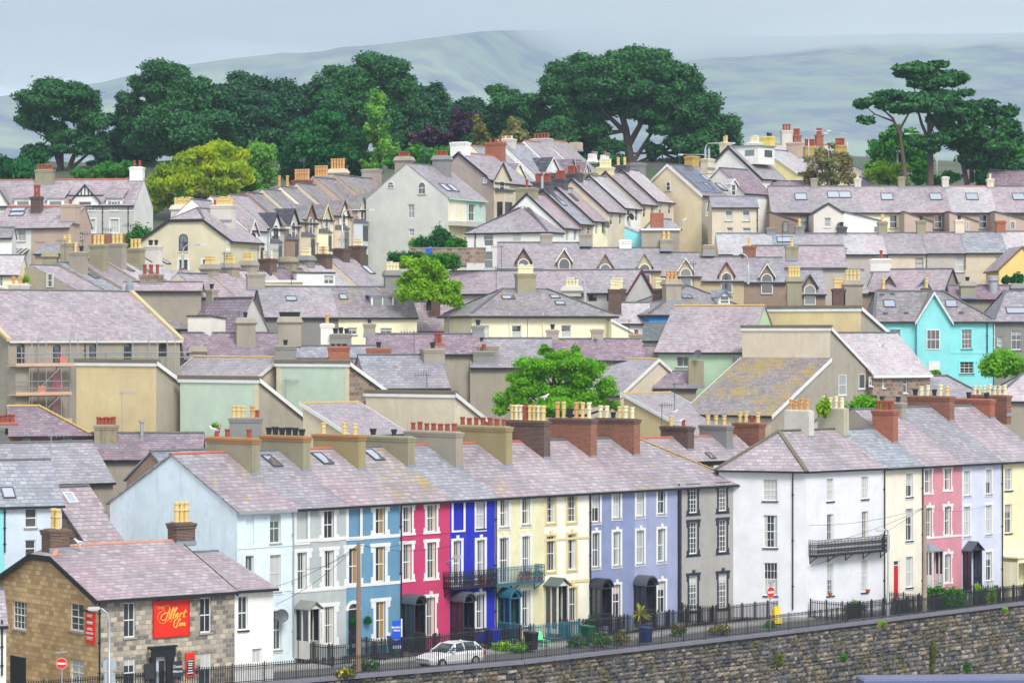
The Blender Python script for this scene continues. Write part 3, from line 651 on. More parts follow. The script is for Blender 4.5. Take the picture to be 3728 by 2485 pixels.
  if win:
   ww, wh, wz = win; wz = ze + wz; f = MB(); b_ = .08; P0 = lambda hh, zz, oo: (x + hh, yd - oo, zz)
   n = 10; out = [(-ww / 2, wz - wh), (ww / 2, wz - wh)] + ([(ww / 2 * math.cos(math.pi * i / n), wz - ww / 2 + ww / 2 * math.sin(math.pi * i / n)) for i in range(n + 1)] if arch else [(ww / 2, wz), (-ww / 2, wz)])
   cz = wz - wh / 2
   inn = [(p[0] * (1 - 2 * b_ / ww), cz + (p[1] - cz) * (1 - 2 * b_ / wh)) for p in out]
   for i in range(len(out)):
    j = (i + 1) % len(out); f.hexa([P0(*out[i], .005), P0(*out[j], .005), P0(*inn[j], .005), P0(*inn[i], .005)], [P0(*out[i], .07), P0(*out[j], .07), P0(*inn[j], .07), P0(*inn[i], .07)])
   f.hexa([P0(-ww / 2 + b_, cz - .1, .006), P0(ww / 2 - b_, cz - .1, .006), P0(ww / 2 - b_, cz - .04, .006), P0(-ww / 2 + b_, cz - .04, .006)], [P0(-ww / 2 + b_, cz - .1, .06), P0(ww / 2 - b_, cz - .1, .06), P0(ww / 2 - b_, cz - .04, .06), P0(-ww / 2 + b_, cz - .04, .06)])
   fo = s.mb(f, 'window', frame, o); p = MB(); p.poly([P0(*q_, .02) for q_ in inn]); s.mb(p, 'pane', random.choice(GL), o)
  return o
 def aerial(s, u, v0, v1, y=None, arms=6, L=1.2):
  y = s.d / 2 if y is None else y; x = s.lx(u, y); zt, zb = s.z(v0, x, y), s.z(v1, x, y); m = MB(); m.tube([(x, y, zb), (x, y, zt)], .03, 5)
  m.bar((x - .2, y, zt - .12), (x + L, y + .1, zt - .12), .03)
  for i in range(arms): a = x - .15 + (L + .1) * i / max(1, arms - 1); m.bar((a, y - .25, zt - .12), (a, y + .25, zt - .12), .018); m.bar((a, y, zt - .3), (a, y, zt + .05), .018)
  s.mb(m, 'aerial', GALV)
 def dish(s, f, u, v, r=.35, mat=None):
  h0, _, z0, _ = s.rect(f, u - .5, v - .5, u + .5, v + .5); m = MB(); c = Vector(s.P(f, h0, z0, .45)); n = (Vector(s.P(f, h0, z0, 1.)) - Vector(s.P(f, h0, z0, 0.)) + Vector((-.5, -.3, .35))).normalized(); a = n.orthogonal().normalized(); b = n.cross(a)
  for i in range(3):
   r0, r1 = r * i / 3, r * (i + 1) / 3
   for k in range(14):
    t0, t1 = 2 * math.pi * k / 14, 2 * math.pi * (k + 1) / 14; q = lambda rr, t: c + a * rr * math.cos(t) + b * rr * math.sin(t) + n * (rr * rr * .5)
    m.poly([q(r0, t0), q(r1, t0), q(r1, t1), q(r0, t1)] if i else [q(0, t0), q(r1, t0), q(r1, t1)])
  m.bar(s.P(f, h0, z0 - .05, 0), c, .05); m.bar(c - b * r * .9, c + n * .35, .025); s.mb(m, 'satellite_dish', mat or DARKG)
SKYG = None
def _skyg():
 global SKYG
 t = NT('rooflight_glass'); SKYG = t.fin((.72, .76, .8), .06, 1.); t.b.inputs['Metallic'].default_value = .85; t.b.inputs['Specular IOR Level'].default_value = 1.; t.b.inputs['IOR'].default_value = 2.2
_skyg()
# ---- slate and wall materials
SL = {
 'pink': slate('slate_pink', rgb(170, 156, 162), rgb(188, 176, 182), .48, .42, mort=.035),
 'mix': slate('slate_mixed', rgb(158, 148, 156), rgb(180, 170, 177), .48, .42, lich=.35, mort=.035),
 'grey': slate('slate_grey', rgb(152, 150, 158), rgb(172, 170, 177), .44, .34, mort=.03),
 'lich': slate('slate_lichen', rgb(162, 152, 154), rgb(184, 174, 174), .48, .42, lich=.75, mort=.035),
 'blue': slate('slate_blue', rgb(150, 156, 166), rgb(174, 178, 186), .46, .38, mort=.035),
 'purple': slate('slate_purple', rgb(142, 122, 134), rgb(164, 146, 156), .36, .30, stain=.5, mort=.03),
 'fine': slate('slate_fine', rgb(164, 156, 162), rgb(180, 173, 179), .34, .26, stain=.35, mort=.025),
 'finep': slate('slate_fine_pink', rgb(172, 158, 164), rgb(190, 178, 184), .34, .26, stain=.35, light=.2, mort=.025),
 'dark': slate('slate_dark', (.055, .06, .078), (.09, .10, .125), .34, .24, stain=.2),
 'dull': slate('slate_dull', rgb(140, 134, 138), rgb(164, 158, 161), .34, .26, stain=.5, lich=.3, mort=.025),
 'pale': slate('slate_pale', rgb(192, 186, 190), rgb(208, 202, 206), .34, .26, stain=.25, light=.3, mort=.025),
 'moss': slate('slate_moss', rgb(142, 132, 134), rgb(166, 156, 158), .34, .26, stain=.4, lich=1.1, mort=.025),
}
SL['pub'] = slate('slate_pub', rgb(166, 150, 156), rgb(188, 174, 180), .46, .36, mort=.035)
W_ = {}
def pw(n, r, g, b, **k):
 if n not in W_: W_[n] = paint('wall_' + n, rgb(r, g, b), **k)
 return W_[n]
BRK = masonry('red_brick', rgb(142, 84, 64), rgb(170, 104, 76), rgb(112, 66, 54), mcol=(.35, .3, .25), soot=.35)
BRKD = masonry('sooty_brick', rgb(84, 60, 52), rgb(120, 80, 64), rgb(60, 50, 48), mcol=(.3, .28, .25), soot=.7)
BRKR = masonry('bright_red_brick', rgb(164, 88, 62), rgb(184, 104, 74), rgb(142, 76, 58), mcol=(.36, .3, .25), soot=.15)
BRKY = masonry('yellow_brick', rgb(206, 168, 78), rgb(226, 190, 100), rgb(190, 150, 80), mcol=(.3, .26, .2), soot=.3)
BRKK = masonry('dark_engineering_brick', rgb(74, 74, 82), rgb(104, 102, 106), rgb(60, 60, 70), mcol=(.22, .22, .22), soot=.4)
CEM = paint('cement_render', rgb(160, 152, 138), dirt=.6, rough=.9)
CEMO = paint('mossy_cement', rgb(152, 146, 122), dirt=.7, dcol=(.14, .125, .05), rough=.9)
CEMY = paint('lichened_cement', rgb(158, 146, 108), dirt=.75, dcol=(.26, .18, .04), rough=.9)
CEMP = paint('pale_cement', rgb(206, 202, 192), dirt=.4, rough=.9)
CEMG = paint('grey_cement', rgb(138, 138, 136), dirt=.55, rough=.9)
BRKC = paint('rusty_brick_cap', rgb(164, 122, 84), dirt=.6, dcol=(.2, .15, .03))
PB = pw('pebble', 178, 175, 170, peb=.35)
NAVY = plain('navy_paint', rgb(46, 50, 66), .5)
REDR = plain('red_ridge_clay', rgb(190, 104, 82), .8)
GREYR = plain('grey_ridge', (.13, .135, .15), .8)
BUFFR = plain('ochre_ridge', rgb(190, 160, 90), .8)
PINKP = pw('pink', 196, 64, 108, dirt=.42); ROYAL = pw('royal', 40, 50, 184, dirt=.4); SKYB = pw('blue', 104, 148, 178, dirt=.42)
LGREY = pw('lightgrey', 180, 187, 186, dirt=.42); CREAM = pw('cream', 228, 222, 182, dirt=.42); PERI = pw('peri', 134, 145, 182, dirt=.42); PERIL = pw('peril', 156, 164, 196, dirt=.42)
PALEB = pw('paleblue', 218, 232, 240, dirt=.45, dcol=(.25, .29, .31)); WHT = pw('white', 238, 237, 232, dirt=.42); WCR = pw('whitecream', 240, 236, 222, dirt=.3, dcol=(.4, .3, .12))
TEAL = plain('teal_paint', rgb(46, 104, 124), .45); CREAMT = plain('ochre_cream_trim', rgb(222, 202, 150), .6)
class Line:
 def __init__(s, u0, Y, ang): s.h = object.__new__(House); s.h.a = R(ang); s.h.ex = Vector((math.cos(s.h.a), math.sin(s.h.a))); s.h.ey = Vector((-math.sin(s.h.a), math.cos(s.h.a))); s.h.A = Vector((kx(u0) * Y, Y)); s.ang = ang
 def x(s, u): return s.h.lx(u)
 def pt(s, x): return s.h.W(x, 0)
 def house(s, label, x0, x1, wall, **k): return House(label, 0, 0, 0, s.ang, wall, A=s.pt(x0), w=x1 - x0, **k)
def porch(h, uL, uM, uR, vt, vb, mat, kind='arch', roofm=DARKG, label=None, solid=.35):
 x0 = h.lx(uL); o = -h.ly(uM, x0); x1 = h.lx(uR, -o); zt = h.z(vt, (x0 + x1) / 2, -o); zb = h.z(vb, x0, -o) - .25; w = x1 - x0; r = w / 2; zs = zt - (r if kind == 'arch' else w * .42); xc = (x0 + x1) / 2
 m = MB(); p = .1
 for px in (x0, x1 - p):
  for py in (-o, -o / 2 - p / 2, -p): m.box(px, px + p, py, py + p, zb, zs)
  m.box(px + .02, px + p - .02, -o + p, -p, zb, zb + (zs - zb) * solid); m.box(px + .01, px + p - .01, -o + p, -p, zs - .1, zs - .002)
 m.box(x0 + p, x1 - p, -o, -o + p, zs - .08, zs - .002)
 if kind == 'flat': m.box(x0 - .1, x1 + .1, -o - .1, 0, zs + .3, zs + .42); m.box(x0 + p, x1 - p, -o + .02, -o + .06, zs, zs + .29)
 root = h.mb(m, 'porch', mat)
 if label: root['label'] = label
 g = MB()
 for px in (x0 + p / 2, x1 - p / 2): g.poly([(px, -o + p, zb + (zs - zb) * solid), (px, -p, zb + (zs - zb) * solid), (px, -p, zs - .1), (px, -o + p, zs - .1)])
 h.mb(g, 'pane', GL[0], root)
 n = 10; a = MB(); e = .1
 if kind == 'arch':
  A1 = [(xc + (r + e) * math.cos(math.pi * i / n), zs + (r + e) * math.sin(math.pi * i / n)) for i in range(n + 1)]; A2 = [(xc + (r - .02) * math.cos(math.pi * i / n), zs + (r - .02) * math.sin(math.pi * i / n)) for i in range(n + 1)]
  for i in range(n): a.hexa([(A1[i][0], -o - .12, A1[i][1]), (A1[i + 1][0], -o - .12, A1[i + 1][1]), (A2[i + 1][0], -o - .12, A2[i + 1][1]), (A2[i][0], -o - .12, A2[i][1])], [(A1[i][0], 0, A1[i][1]), (A1[i + 1][0], 0, A1[i + 1][1]), (A2[i + 1][0], 0, A2[i + 1][1]), (A2[i][0], 0, A2[i][1])])
  A3 = [(xc + (r - .2) * math.cos(math.pi * i / n), zs + (r - .2) * math.sin(math.pi * i / n)) for i in range(n + 1)]; f = MB()
  for i in range(n): f.hexa([(A2[i][0], -o + .02, A2[i][1]), (A2[i + 1][0], -o + .02, A2[i + 1][1]), (A3[i + 1][0], -o + .02, A3[i + 1][1]), (A3[i][0], -o + .02, A3[i][1])], [(A2[i][0], -o + .07, A2[i][1]), (A2[i + 1][0], -o + .07, A2[i + 1][1]), (A3[i + 1][0], -o + .07, A3[i + 1][1]), (A3[i][0], -o + .07, A3[i][1])])
  h.mb(f, 'arch_board', mat, root)
 elif kind == 'gable':
  for sg in (-1, 1): a.slab([(xc + sg * (r + .15), -o - .15, zs - .06), (xc, -o - .15, zt), (xc, 0, zt), (xc + sg * (r + .15), 0, zs - .06)], .07)
  f = MB(); f.poly([(x0 + p, -o + .03, zs), (x1 - p, -o + .03, zs), (xc, -o + .03, zt - .12)]); h.mb(f, 'gable_board', mat, root)
 elif kind == 'swept':
  zs0 = zs;
  for i in range(5):
   t0, t1 = i / 5, (i + 1) / 5; k0, k1 = (1 - t0) ** 1.0, (1 - t1); c0, c1 = zs0 + (zt - zs0) * t0 ** 2, zs0 + (zt - zs0) * t1 ** 2
   b = [(xc - (r + .1) * (k0 * .8 + .2), -o * k0 - .1 * k0, c0), (xc + (r + .1) * (k0 * .8 + .2), -o * k0 - .1 * k0, c0)]; tq = [(xc + (r + .1) * (k1 * .8 + .2), -o * k1 - .1 * k1, c1), (xc - (r + .1) * (k1 * .8 + .2), -o * k1 - .1 * k1, c1)]
   a.poly(b + tq); a.poly([b[0], tq[1], (tq[1][0], 0, c1), (b[0][0], 0, c0)]); a.poly([b[1], tq[0], (tq[0][0], 0, c1), (b[1][0], 0, c0)])
 if a.f: h.mb(a, 'porch_roof', roofm, root)
 return root
def railing(m, pts, h=1.0, sp=.13, bw=.036, spike=.1, rails=(.12, .95), post=0):
 for (a, b) in zip(pts, pts[1:]):
  a, b = Vector(a), Vector(b); L = (b - a).length; n = max(1, int(L / sp))
  for r in rails: m.bar(a + Vector((0, 0, h * r)), b + Vector((0, 0, h * r)), .04)
  for i in range(n + 1):
   p = a.lerp(b, i / n); big = post and i % post == 0
   m.box(p.x - bw / 2 * (2 if big else 1), p.x + bw / 2 * (2 if big else 1), p.y - bw / 2 * (2 if big else 1), p.y + bw / 2 * (2 if big else 1), p.z, p.z + h + (spike * 1.3 if big else 0))
   if spike: m.lathe([(bw * .5, h), (bw * 1.3, h + spike * .3), (.003, h + spike)], (p.x, p.y, p.z), 4)
def balcony(h, u0, u1, vt, vb, o=.85, mat=IRON, ornate=True, label=None):
 x0 = h.lx(u0, -o); x1 = h.lx(u1, -o); zb = h.z(vb, x0, -o); zt = h.z(vt, x0, -o); H = zt - zb
 m = MB(); m.box(x0, x1, -o, -.01, zb - .1, zb)
 for (p, q) in (((x0, -o), (x1, -o)), ((x0, -o), (x0, 0)), ((x1, -o), (x1, 0))):
  a = Vector((*p, zb)); b = Vector((*q, zb))
  for r in (.06, .85, 1.): m.bar(a + Vector((0, 0, H * r)), b + Vector((0, 0, H * r)), .035)
  n = max(2, int((b - a).length / (.16 if ornate else .13)))
  for i in range(n + 1):
   c = a.lerp(b, i / n); m.bar(c, c + Vector((0, 0, H)), .03)
   if ornate and i < n:
    d = a.lerp(b, (i + 1) / n)
    for t in (.1, .45): m.bar(c + Vector((0, 0, H * t)), d + Vector((0, 0, H * (t + .36))), .024); m.bar(d + Vector((0, 0, H * t)), c + Vector((0, 0, H * (t + .36))), .024)
 k = max(2, int((x1 - x0) / 2.0))
 for i in range(k + 1): x = x0 + .1 + (x1 - x0 - .2) * i / k; m.bar((x, -.01, zb - .55), (x, -o + .08, zb - .1), .05); m.bar((x, -.03, zb - .6), (x, -.03, zb - .1), .05)
 o_ = h.mb(m, 'balcony', mat)
 if label: o_['label'] = label
 return o_
# ---- the coloured terrace
tile('B2'); FL = Line(-62, 174, 45); X2 = [FL.x(u) for u in (-62, 283, 605, 935, 1238, 1512)]
tile('B3'); X3 = [FL.x(u) for u in (305, 578, 855, 1118, 1512)]; XT = X2 + X3
ZE, ZR, DT = 9.6, 12.75, 12.5
spec = [('three storey house in flaking pale blue render at the near end of the terrace', PALEB, 'mix', REDR), ('light grey terraced house with white banded windows and white gabled porch', LGREY, 'grey', GREYR),
 ('sky blue terraced house with white banded windows and black fanlight door', SKYB, 'pink', REDR), ('crimson pink terraced house with white window surrounds and arched black porch', PINKP, 'lich', GREYR),
 ('royal blue terraced house with iron balcony full of flowerpots', ROYAL, 'blue', REDR), ('pale yellow terraced house with teal arched porch and balcony', CREAM, 'mix', REDR),
 ('white terraced house with cream stained trim and glazed white porch', WCR, 'pink', REDR), ('deeper periwinkle terraced house beside the white one', PERI, 'pink', GREYR),
 ('paler periwinkle terraced house beside the grey pebbledash end house', PERIL, 'mix', GREYR), ('grey pebbledash end terrace with navy quoins and window surrounds', PB, 'mix', BUFFR)]
TH = []
for i, (lab, wm, sm_, rd) in enumerate(spec):
 h = FL.house(lab, XT[i], XT[i + 1], wm, zg=-.3, group='terraced houses along the sea wall'); h.profile([(0, ZE), (DT / 2, ZR), (DT, ZE)]); TH.append(h)
 if i == 9: h.hip = (None, 4.6)
H0, H1, H2, H3, H4, H5, H6, H7, H8, H9 = TH
tile('B2'); PBT = plain('pale_blue_trim', rgb(222, 234, 244), .6)
for r in ((137, 535, 203, 715), (137, 785, 203, 1010)): H0.win('F', *r, sur=PBT, sw=.2, ear=.05, frame=OFFW)
H0.win('F', -12, 790, 38, 985, sur=PBT, sw=.2, ear=.05, frame=OFFW); H0.win('F', 160, 1125, 207, 1365, sur=WHITE, frame=WHITE)
H0.blind('F', -12, 545, 40, 720, PALEB, PBT)
k = dict(sur=WHITE, sw=.4, ear=.07, st=.22, sb=.12, sill=None)
H1.blind('F', 300, 520, 368, 712, LGREY, WHITE, .2); H1.win('F', 468, 515, 528, 690, cur=None, **k)
for r in ((303, 770, 362, 1000), (470, 758, 528, 985), (470, 1100, 528, 1330)): H1.win('F', *r, cur=4, **k)
H2.blind('F', 618, 505, 688, 685, SKYB, WHITE, .2)
for r in ((783, 497, 840, 660), (620, 745, 678, 965), (783, 735, 840, 950), (785, 1070, 843, 1300)): H2.win('F', *r, cur=6, **k)
for r in ((948, 490, 1005, 655), (1095, 478, 1155, 645), (950, 720, 1003, 940), (1097, 708, 1152, 930), (1092, 1045, 1145, 1275)): H3.win('F', *r, sur=WHITE, sw=.26, ear=.06, st=.2, sb=.12, sill=None, cur=4, key=(r[1] > 1000))
H4.blind('F', 1258, 460, 1320, 635, ROYAL, WHITE, .16); H4.win('F', 1397, 455, 1450, 625, sur=WHITE, sill=NAVY, cur=0)
for r in ((1258, 700, 1305, 975), (1402, 695, 1448, 970)): H4.win('F', *r, nx=2, sur=WHITE, sw=.2, key=1, sill=None, cur=4)
H4.win('F', 1398, 1025, 1446, 1235, sur=WHITE, sw=.18, key=1, sill=NAVY, cur=4)
tile('B3')
for r in ((32, 445, 85, 615), (167, 435, 216, 600)): H5.win('F', *r, sur=WHITE, sw=.2, cur=4)
for r in ((30, 682, 85, 958), (167, 672, 216, 945)): H5.win('F', *r, nx=4, sur=WHITE, sw=.2, key=1, sill=None, cur=None)
H5.win('F', 167, 1000, 218, 1225, sur=WHITE, sw=.2, cur=4)
for r in ((318, 425, 370, 590), (445, 420, 497, 585), (318, 670, 370, 885), (447, 660, 497, 875), (453, 985, 500, 1190)): H6.win('F', *r, nx=3, ny=2 if r[1] < 600 else 1, sur=CREAMT, sw=.17, key=(r[1] > 600), sill=CREAMT, frame=OFFW)
for r in ((595, 410, 643, 585), (724, 402, 768, 560), (597, 652, 640, 860), (724, 645, 768, 850), (722, 967, 768, 1175)): H7.win('F', *r, sur=WHITE, sw=.17, key=(r[1] > 600), cur=1 if r[1] > 900 else 'r')
for r in ((867, 392, 912, 550), (997, 384, 1042, 535), (867, 637, 912, 838), (997, 627, 1042, 825), (997, 947, 1043, 1140)): H8.win('F', *r, sur=WHITE, sw=.17, key=(r[1] > 600))
for r in ((1187, 370, 1240, 530), (1367, 360, 1418, 518), (1187, 587, 1240, 780), (1367, 574, 1418, 768), (1187, 912, 1240, 1125), (1367, 899, 1420, 1110)): H9.win('F', *r, nx=3, ny=3, sur=NAVY, sw=.24, ear=.06, st=.2, key=(r[1] > 700), sill=NAVY, cur=0 if r[1] > 800 else None)
# door of the blue house, string courses, quoins
tile('B2'); DOORB = plain('black_door', (.02, .022, .03), .35)
H2.door('F', 617, 1085, 676, 1385, DOORB, glass=1)
dm = MB(); dh0, dh1, _, dz = H2.rect('F', 612, 1095, 682, 1380)
for i in range(8):
 t0, t1 = math.pi * i / 8, math.pi * (i + 1) / 8; c = (dh0 + dh1) / 2; r0, r1 = (dh1 - dh0) / 2 - .04, (dh1 - dh0) / 2 + .16
 dm.hexa([H2.P('F', c + a * math.cos(t), dz - .3 + a * math.sin(t), -.01) for t, a in ((t0, r0), (t1, r0), (t1, r1), (t0, r1))], [H2.P('F', c + a * math.cos(t), dz - .3 + a * math.sin(t), .05) for t, a in ((t0, r0), (t1, r0), (t1, r1), (t0, r1))])
H2.mb(dm, 'door_arch', WHITE)
for h, v, c in ((H0, 742, PBT), (H0, 1020, PBT), (H1, 703, WHITE), (H1, 1010, WHITE), (H2, 688, WHITE), (H2, 978, WHITE), (H2, 1345, WHITE)): h.band('F', v, .2, c)
H3.band('F', 668, .1, PINKP);
for z0, z1 in ((3.45, 3.65), (6.35, 6.5)): m = MB(); H6.fb(m, 'F', .01, H6.w - .01, z0, z1, -.01, .05); H6.mb(m, 'string_course', CREAMT)
m = MB();
for (a, b) in ((.0, .38), (H9.w - .42, H9.w)):
 m = MB(); zz = 0.
 while zz < ZE - .4: H9.fb(m, 'F', a + .01, b - .0, zz, zz + .34, -.01, .05 - .012 * (int(zz / .35) % 2)); zz += .34
 H9.mb(m, 'quoins', NAVY)
for i, h in enumerate(TH):
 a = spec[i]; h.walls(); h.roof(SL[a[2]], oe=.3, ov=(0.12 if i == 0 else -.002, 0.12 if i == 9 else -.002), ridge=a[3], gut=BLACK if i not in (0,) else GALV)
tile('B2')
for h, u, va, vb in ((H1, 275, 515, 1400), (H3, 933, 470, 1330), (H5, 1512, 430, 1270)): h.pipe('F', u + 3, va, vb, GALV if u < 300 else BLACK)
tile('B3'); H7.pipe('F', 583, 400, 1180); H9.pipe('F', 1122, 350, 1150)
# chimneys: long stacks across the ridge, on the party walls
def fch(h, tl, u0, u1, vt, mat, n, pk, right=1, y=5.8, sx=.62, capm=None, **k):
 tile(tl); x = h.w if right else 0; h.ch(u0, u1, vt, mat, n, pk, y=y, x=x - .0, sx=sx, sy=None, capm=capm, along='y', **k)
fch(H0, 'M1', 1424, 1838, 1262, CEMO, 4, 'rr r', capm=BRKC)
fch(H1, 'M2', 80, 460, 1248, CEMO, 6, 'k', capm=BRKC)
fch(H2, 'M2', 430, 822, 1240, CEMY, 4, 'b bb', capm=BRKC)
fch(H3, 'M2', 800, 1182, 1250, CEMO, 4, 'k k ')
fch(H4, 'M2', 1085, 1506, 1215, CEM, 7, 'r')
fch(H5, 'M2', 1430, 1846, 1178, CEMY, 7, 'r')
fch(H6, 'M3', 85, 402, 1140, BRKD, 8, 'bwwrbbwb', capm=BRKD, ph=1.05)
fch(H7, 'M3', 385, 715, 1125, BRK, 6, 'obkobw', capm=BRKD, ph=1.15)
fch(H8, 'M3', 715, 1042, 1125, BRK, 6, 'wwkbww', capm=BRKD)
tile('B2'); H1.sky(150, 215, .75, 1.5); H2.sky(458, 200, .85, 1.5); H3.sky(770, 178, .85, 1.5)
# porches and balconies
tile('B2'); TIMB = plain('weathered_white_timber', rgb(214, 214, 206), .6); PORB = plain('black_porch_paint', (.03, .033, .045), .4)
porch(H1, 290, 378, 450, 1068, 1400, TIMB, 'gable', CEMG, 'white timber porch with mossy grey roof'); porch(H3, 940, 1018, 1090, 1035, 1350, PORB, label='black arched porch with lead roof'); porch(H4, 1240, 1318, 1390, 1020, 1310, PORB, label='black arched porch with blue glass')
tile('B3'); porch(H5, 20, 95, 160, 1000, 1285, TEAL, roofm=TEAL, label='teal arched porch'); porch(H6, 305, 385, 455, 925, 1245, TIMB, 'gable', plain('green_grey_felt', rgb(96, 112, 108), .7), 'tall glazed white porch', solid=.1)
porch(H7, 582, 652, 718, 938, 1205, PORB, roofm=PORB); porch(H8, 850, 920, 990, 920, 1185, PORB, roofm=DARKG)
tile('B2'); balcony(H4, 1252, 1528, 893, 990, label='black iron balcony with flowerpots')
tile('B3'); balcony(H5, 8, 305, 868, 972, mat=TEAL, ornate=False, label='teal iron balcony with red flowers')
def merge(a, b):
 mm = a.root.matrix_basis.inverted() if False else None
 bpy.context.view_layer.update()
 ia = a.root.matrix_world.inverted() @ b.root.matrix_world
 for c in list(b.root.children): c.parent = a.root; c.matrix_basis = ia
 LABELS.pop(b.root['label'], None); bpy.data.objects.remove(b.root)
# ---- right hand row
tile('B4'); RL = Line(298, 205, 45); XR = [RL.x(u) for u in (298, 705, 908, 1118, 1325, 1560)]
ZRE = 10.55; G = 'houses of the right hand row'
CW = pw('corner_white', 228, 230, 234, dirt=.14); CRM2 = pw('softcream', 238, 230, 212, dirt=.25); PNK2 = pw('softpink', 210, 142, 154, dirt=.25); LIL = pw('lilac', 210, 214, 236, dirt=.25); YEL2 = pw('paleyellow', 240, 232, 190, dirt=.25)
def rh(i, label, wall, d, zr): h = RL.house(label, XR[i], XR[i + 1], wall, zg=-.2, group=G); h.profile([(0, ZRE), (d / 2, zr), (d, ZRE)]); return h
C0 = rh(0, 'pale corner house with hipped roof and long ornate black balcony', CW, 8.6, 13.1)
C1 = rh(1, 'cream terraced house with a red front door', CRM2, 8.6, 13.1); C2 = rh(2, 'dusty pink terraced house with white lattice porch', PNK2, 13., 14.45)
C3 = rh(3, 'lilac white terraced house with glazed black porch', LIL, 13., 14.5); C4 = rh(4, 'pale yellow terraced house with flat roofed cream porch', YEL2, 13., 14.5)
for r in ((408, 493, 443, 612), (590, 483, 625, 600)): C0.win('F', *r, nx=3, ny=2, cur=0, sill=NAVY)
for r in ((409, 680, 443, 818), (592, 665, 624, 805)): C0.win('F', *r, nx=2, style='c', ny=3, cur=4, sill=None)
for r in ((408, 938, 442, 1108), (590, 918, 622, 1090)): C0.win('F', *r, nx=3, ny=3, cur=0, sill=NAVY)
for r in ((823, 465, 858, 590), (822, 650, 858, 820), (823, 903, 858, 1065)): C1.win('F', *r, cur=0, sur=WHITE, sw=.1, sill=NAVY)
C1.door('F', 760, 925, 790, 1128, plain('red_door', rgb(200, 30, 44), .4), 'red front door')
for r in ((922, 445, 958, 570), (1026, 440, 1060, 555), (929, 648, 960, 800), (1027, 640, 1060, 790), (1028, 890, 1060, 1040)): C2.win('F', *r, cur=4, sur=WHITE, sw=.22, ear=.06, st=.2, key=r[1] > 600, sill=None)
for r in ((1128, 452, 1160, 582), (1243, 445, 1273, 575), (1128, 640, 1160, 795), (1243, 632, 1273, 785), (1243, 878, 1275, 1030)): C3.win('F', *r, cur=0, sur=WHITE, sw=.17)
for r in ((1345, 440, 1382, 555), (1345, 628, 1380, 780), (1480, 440, 1510, 555)): C4.win('F', *r, cur=2, sill=NAVY)
C2.band('F', 808, .15, WHITE)
# the angled left flank of the corner house
pc = Vector(RL.pt(0)); pe = wp(-162, 433, 206.4); pe = Vector((pe.x, pe.y)); dv = pc - pe
CF = House('angled flank', 0, 0, 0, math.degrees(math.atan2(dv.y, dv.x)), CW, A=pe, w=dv.length, zg=-.2); CF.profile([(0, ZRE), (3, ZRE + 1), (6, ZRE)])
for r in ((72, 497, 147, 610), (75, 685, 147, 857), (77, 935, 147, 1108)): CF.win('F', *r, nx=4, ny=2, cur=5 if r[1] > 900 else (4 if r[1] > 600 else 0), sill=NAVY)
CF.walls('F'); CF.pipe('F', 230, 460, 1180); C0.walls('FK', ins=.0)
m = MB(); AX = 2.2
mx_ = lambda x, y: Vector((*C0.W(x, y), 0))
E = Vector((pe.x - .3, pe.y - .3, ZRE - .1)); Cc = Vector((pc.x + .02, pc.y - .42, ZRE - .14)); A_ = mx_(AX, 4.3) + Vector((0, 0, 13.1)); Rr = mx_(C0.w, 4.3) + Vector((0, 0, 13.1)); Fr = mx_(C0.w, -.3) + Vector((0, 0, ZRE - .18)); Br = mx_(C0.w, 8.8) + Vector((0, 0, ZRE - .1)); Bl = Vector((pe.x + 1, pe.y + 9, ZRE - .1))
for pl in ((E, Cc, A_), (Cc, Fr, Rr, A_), (A_, Rr, Br, Bl), (E, A_, Bl)): m.slab(pl, .12)
inv = Matrix.Translation((C0.A.x, C0.A.y, C0.zg)) @ Matrix.Rotation(C0.a, 4, 'Z'); inv = inv.inverted()
m.v = [tuple(inv @ Vector(v)) for v in m.v]; C0.roofo = m.build('roof', SL['moss'] if False else SL['pink'], C0.root)
r = MB()
for (p, q) in ((E, A_), (Cc, A_), (A_, Rr)):
 n = int((q - p).length / .42)
 for j in range(n): r.bar(inv @ (p.lerp(q, j / n) + Vector((0, 0, .03))), inv @ (p.lerp(q, (j + .92) / n) + Vector((0, 0, .07))), .3, .07)
r.build('ridge', plain('mossy_ridge', rgb(112, 106, 92), .9), C0.roofo)
g = MB(); up = Vector((0, 0, -.06))
g.bar(inv @ (E + up), inv @ (Cc + up), .13, .14); g.bar(inv @ (Cc + up), inv @ (Fr + up), .13, .14); g.build('gutter', BLACK, C0.root)
merge(C0, CF)
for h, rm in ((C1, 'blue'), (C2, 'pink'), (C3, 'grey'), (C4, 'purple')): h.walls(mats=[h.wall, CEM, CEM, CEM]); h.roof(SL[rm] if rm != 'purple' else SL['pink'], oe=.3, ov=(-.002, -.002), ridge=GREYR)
for h, u, va, vb in ((C1, 705, 430, 1150), (C2, 906, 425, 1150), (C4, 1325, 410, 1080)): h.pipe('F', u + 3, va, vb)
tile('M4')
def rch(h, u0, u1, vt, mat, n, pk, x, y, sx=.6, **k): h.ch(u0, u1, vt, mat, n, pk, y=y, x=x, sx=sx, sy=None, along='y', **k)
rch(C0, 290, 490, 1068, CEMP, 4, 'o', C0.w * .55, 4.6, cap=0); rch(C0, 525, 735, 1052, paint('green_stained_cement', rgb(186, 182, 160), dirt=.7, dcol=(.09, .12, .05)), 4, 'w', C0.w - .05, 4.6, cap=0)
rch(C1, 915, 1088, 1065, BRKR, 4, 'r', C1.w, 3.4, ph=.7); rch(C2, 865, 1178, 1010, CEM, 5, 'kkk k', C2.w - .4, 7.2)
rch(C3, 1180, 1478, 965, BRK, 6, 'k' 'wwkwb', C3.w, 6.6); rch(C4, 1478, 1755, 985, BRKR, 4, ' k kk', C4.w - .4, 6.6); rch(C4, 1740, 2010, 958, BRK, 7, 'w', C4.w + 2.4, 7)
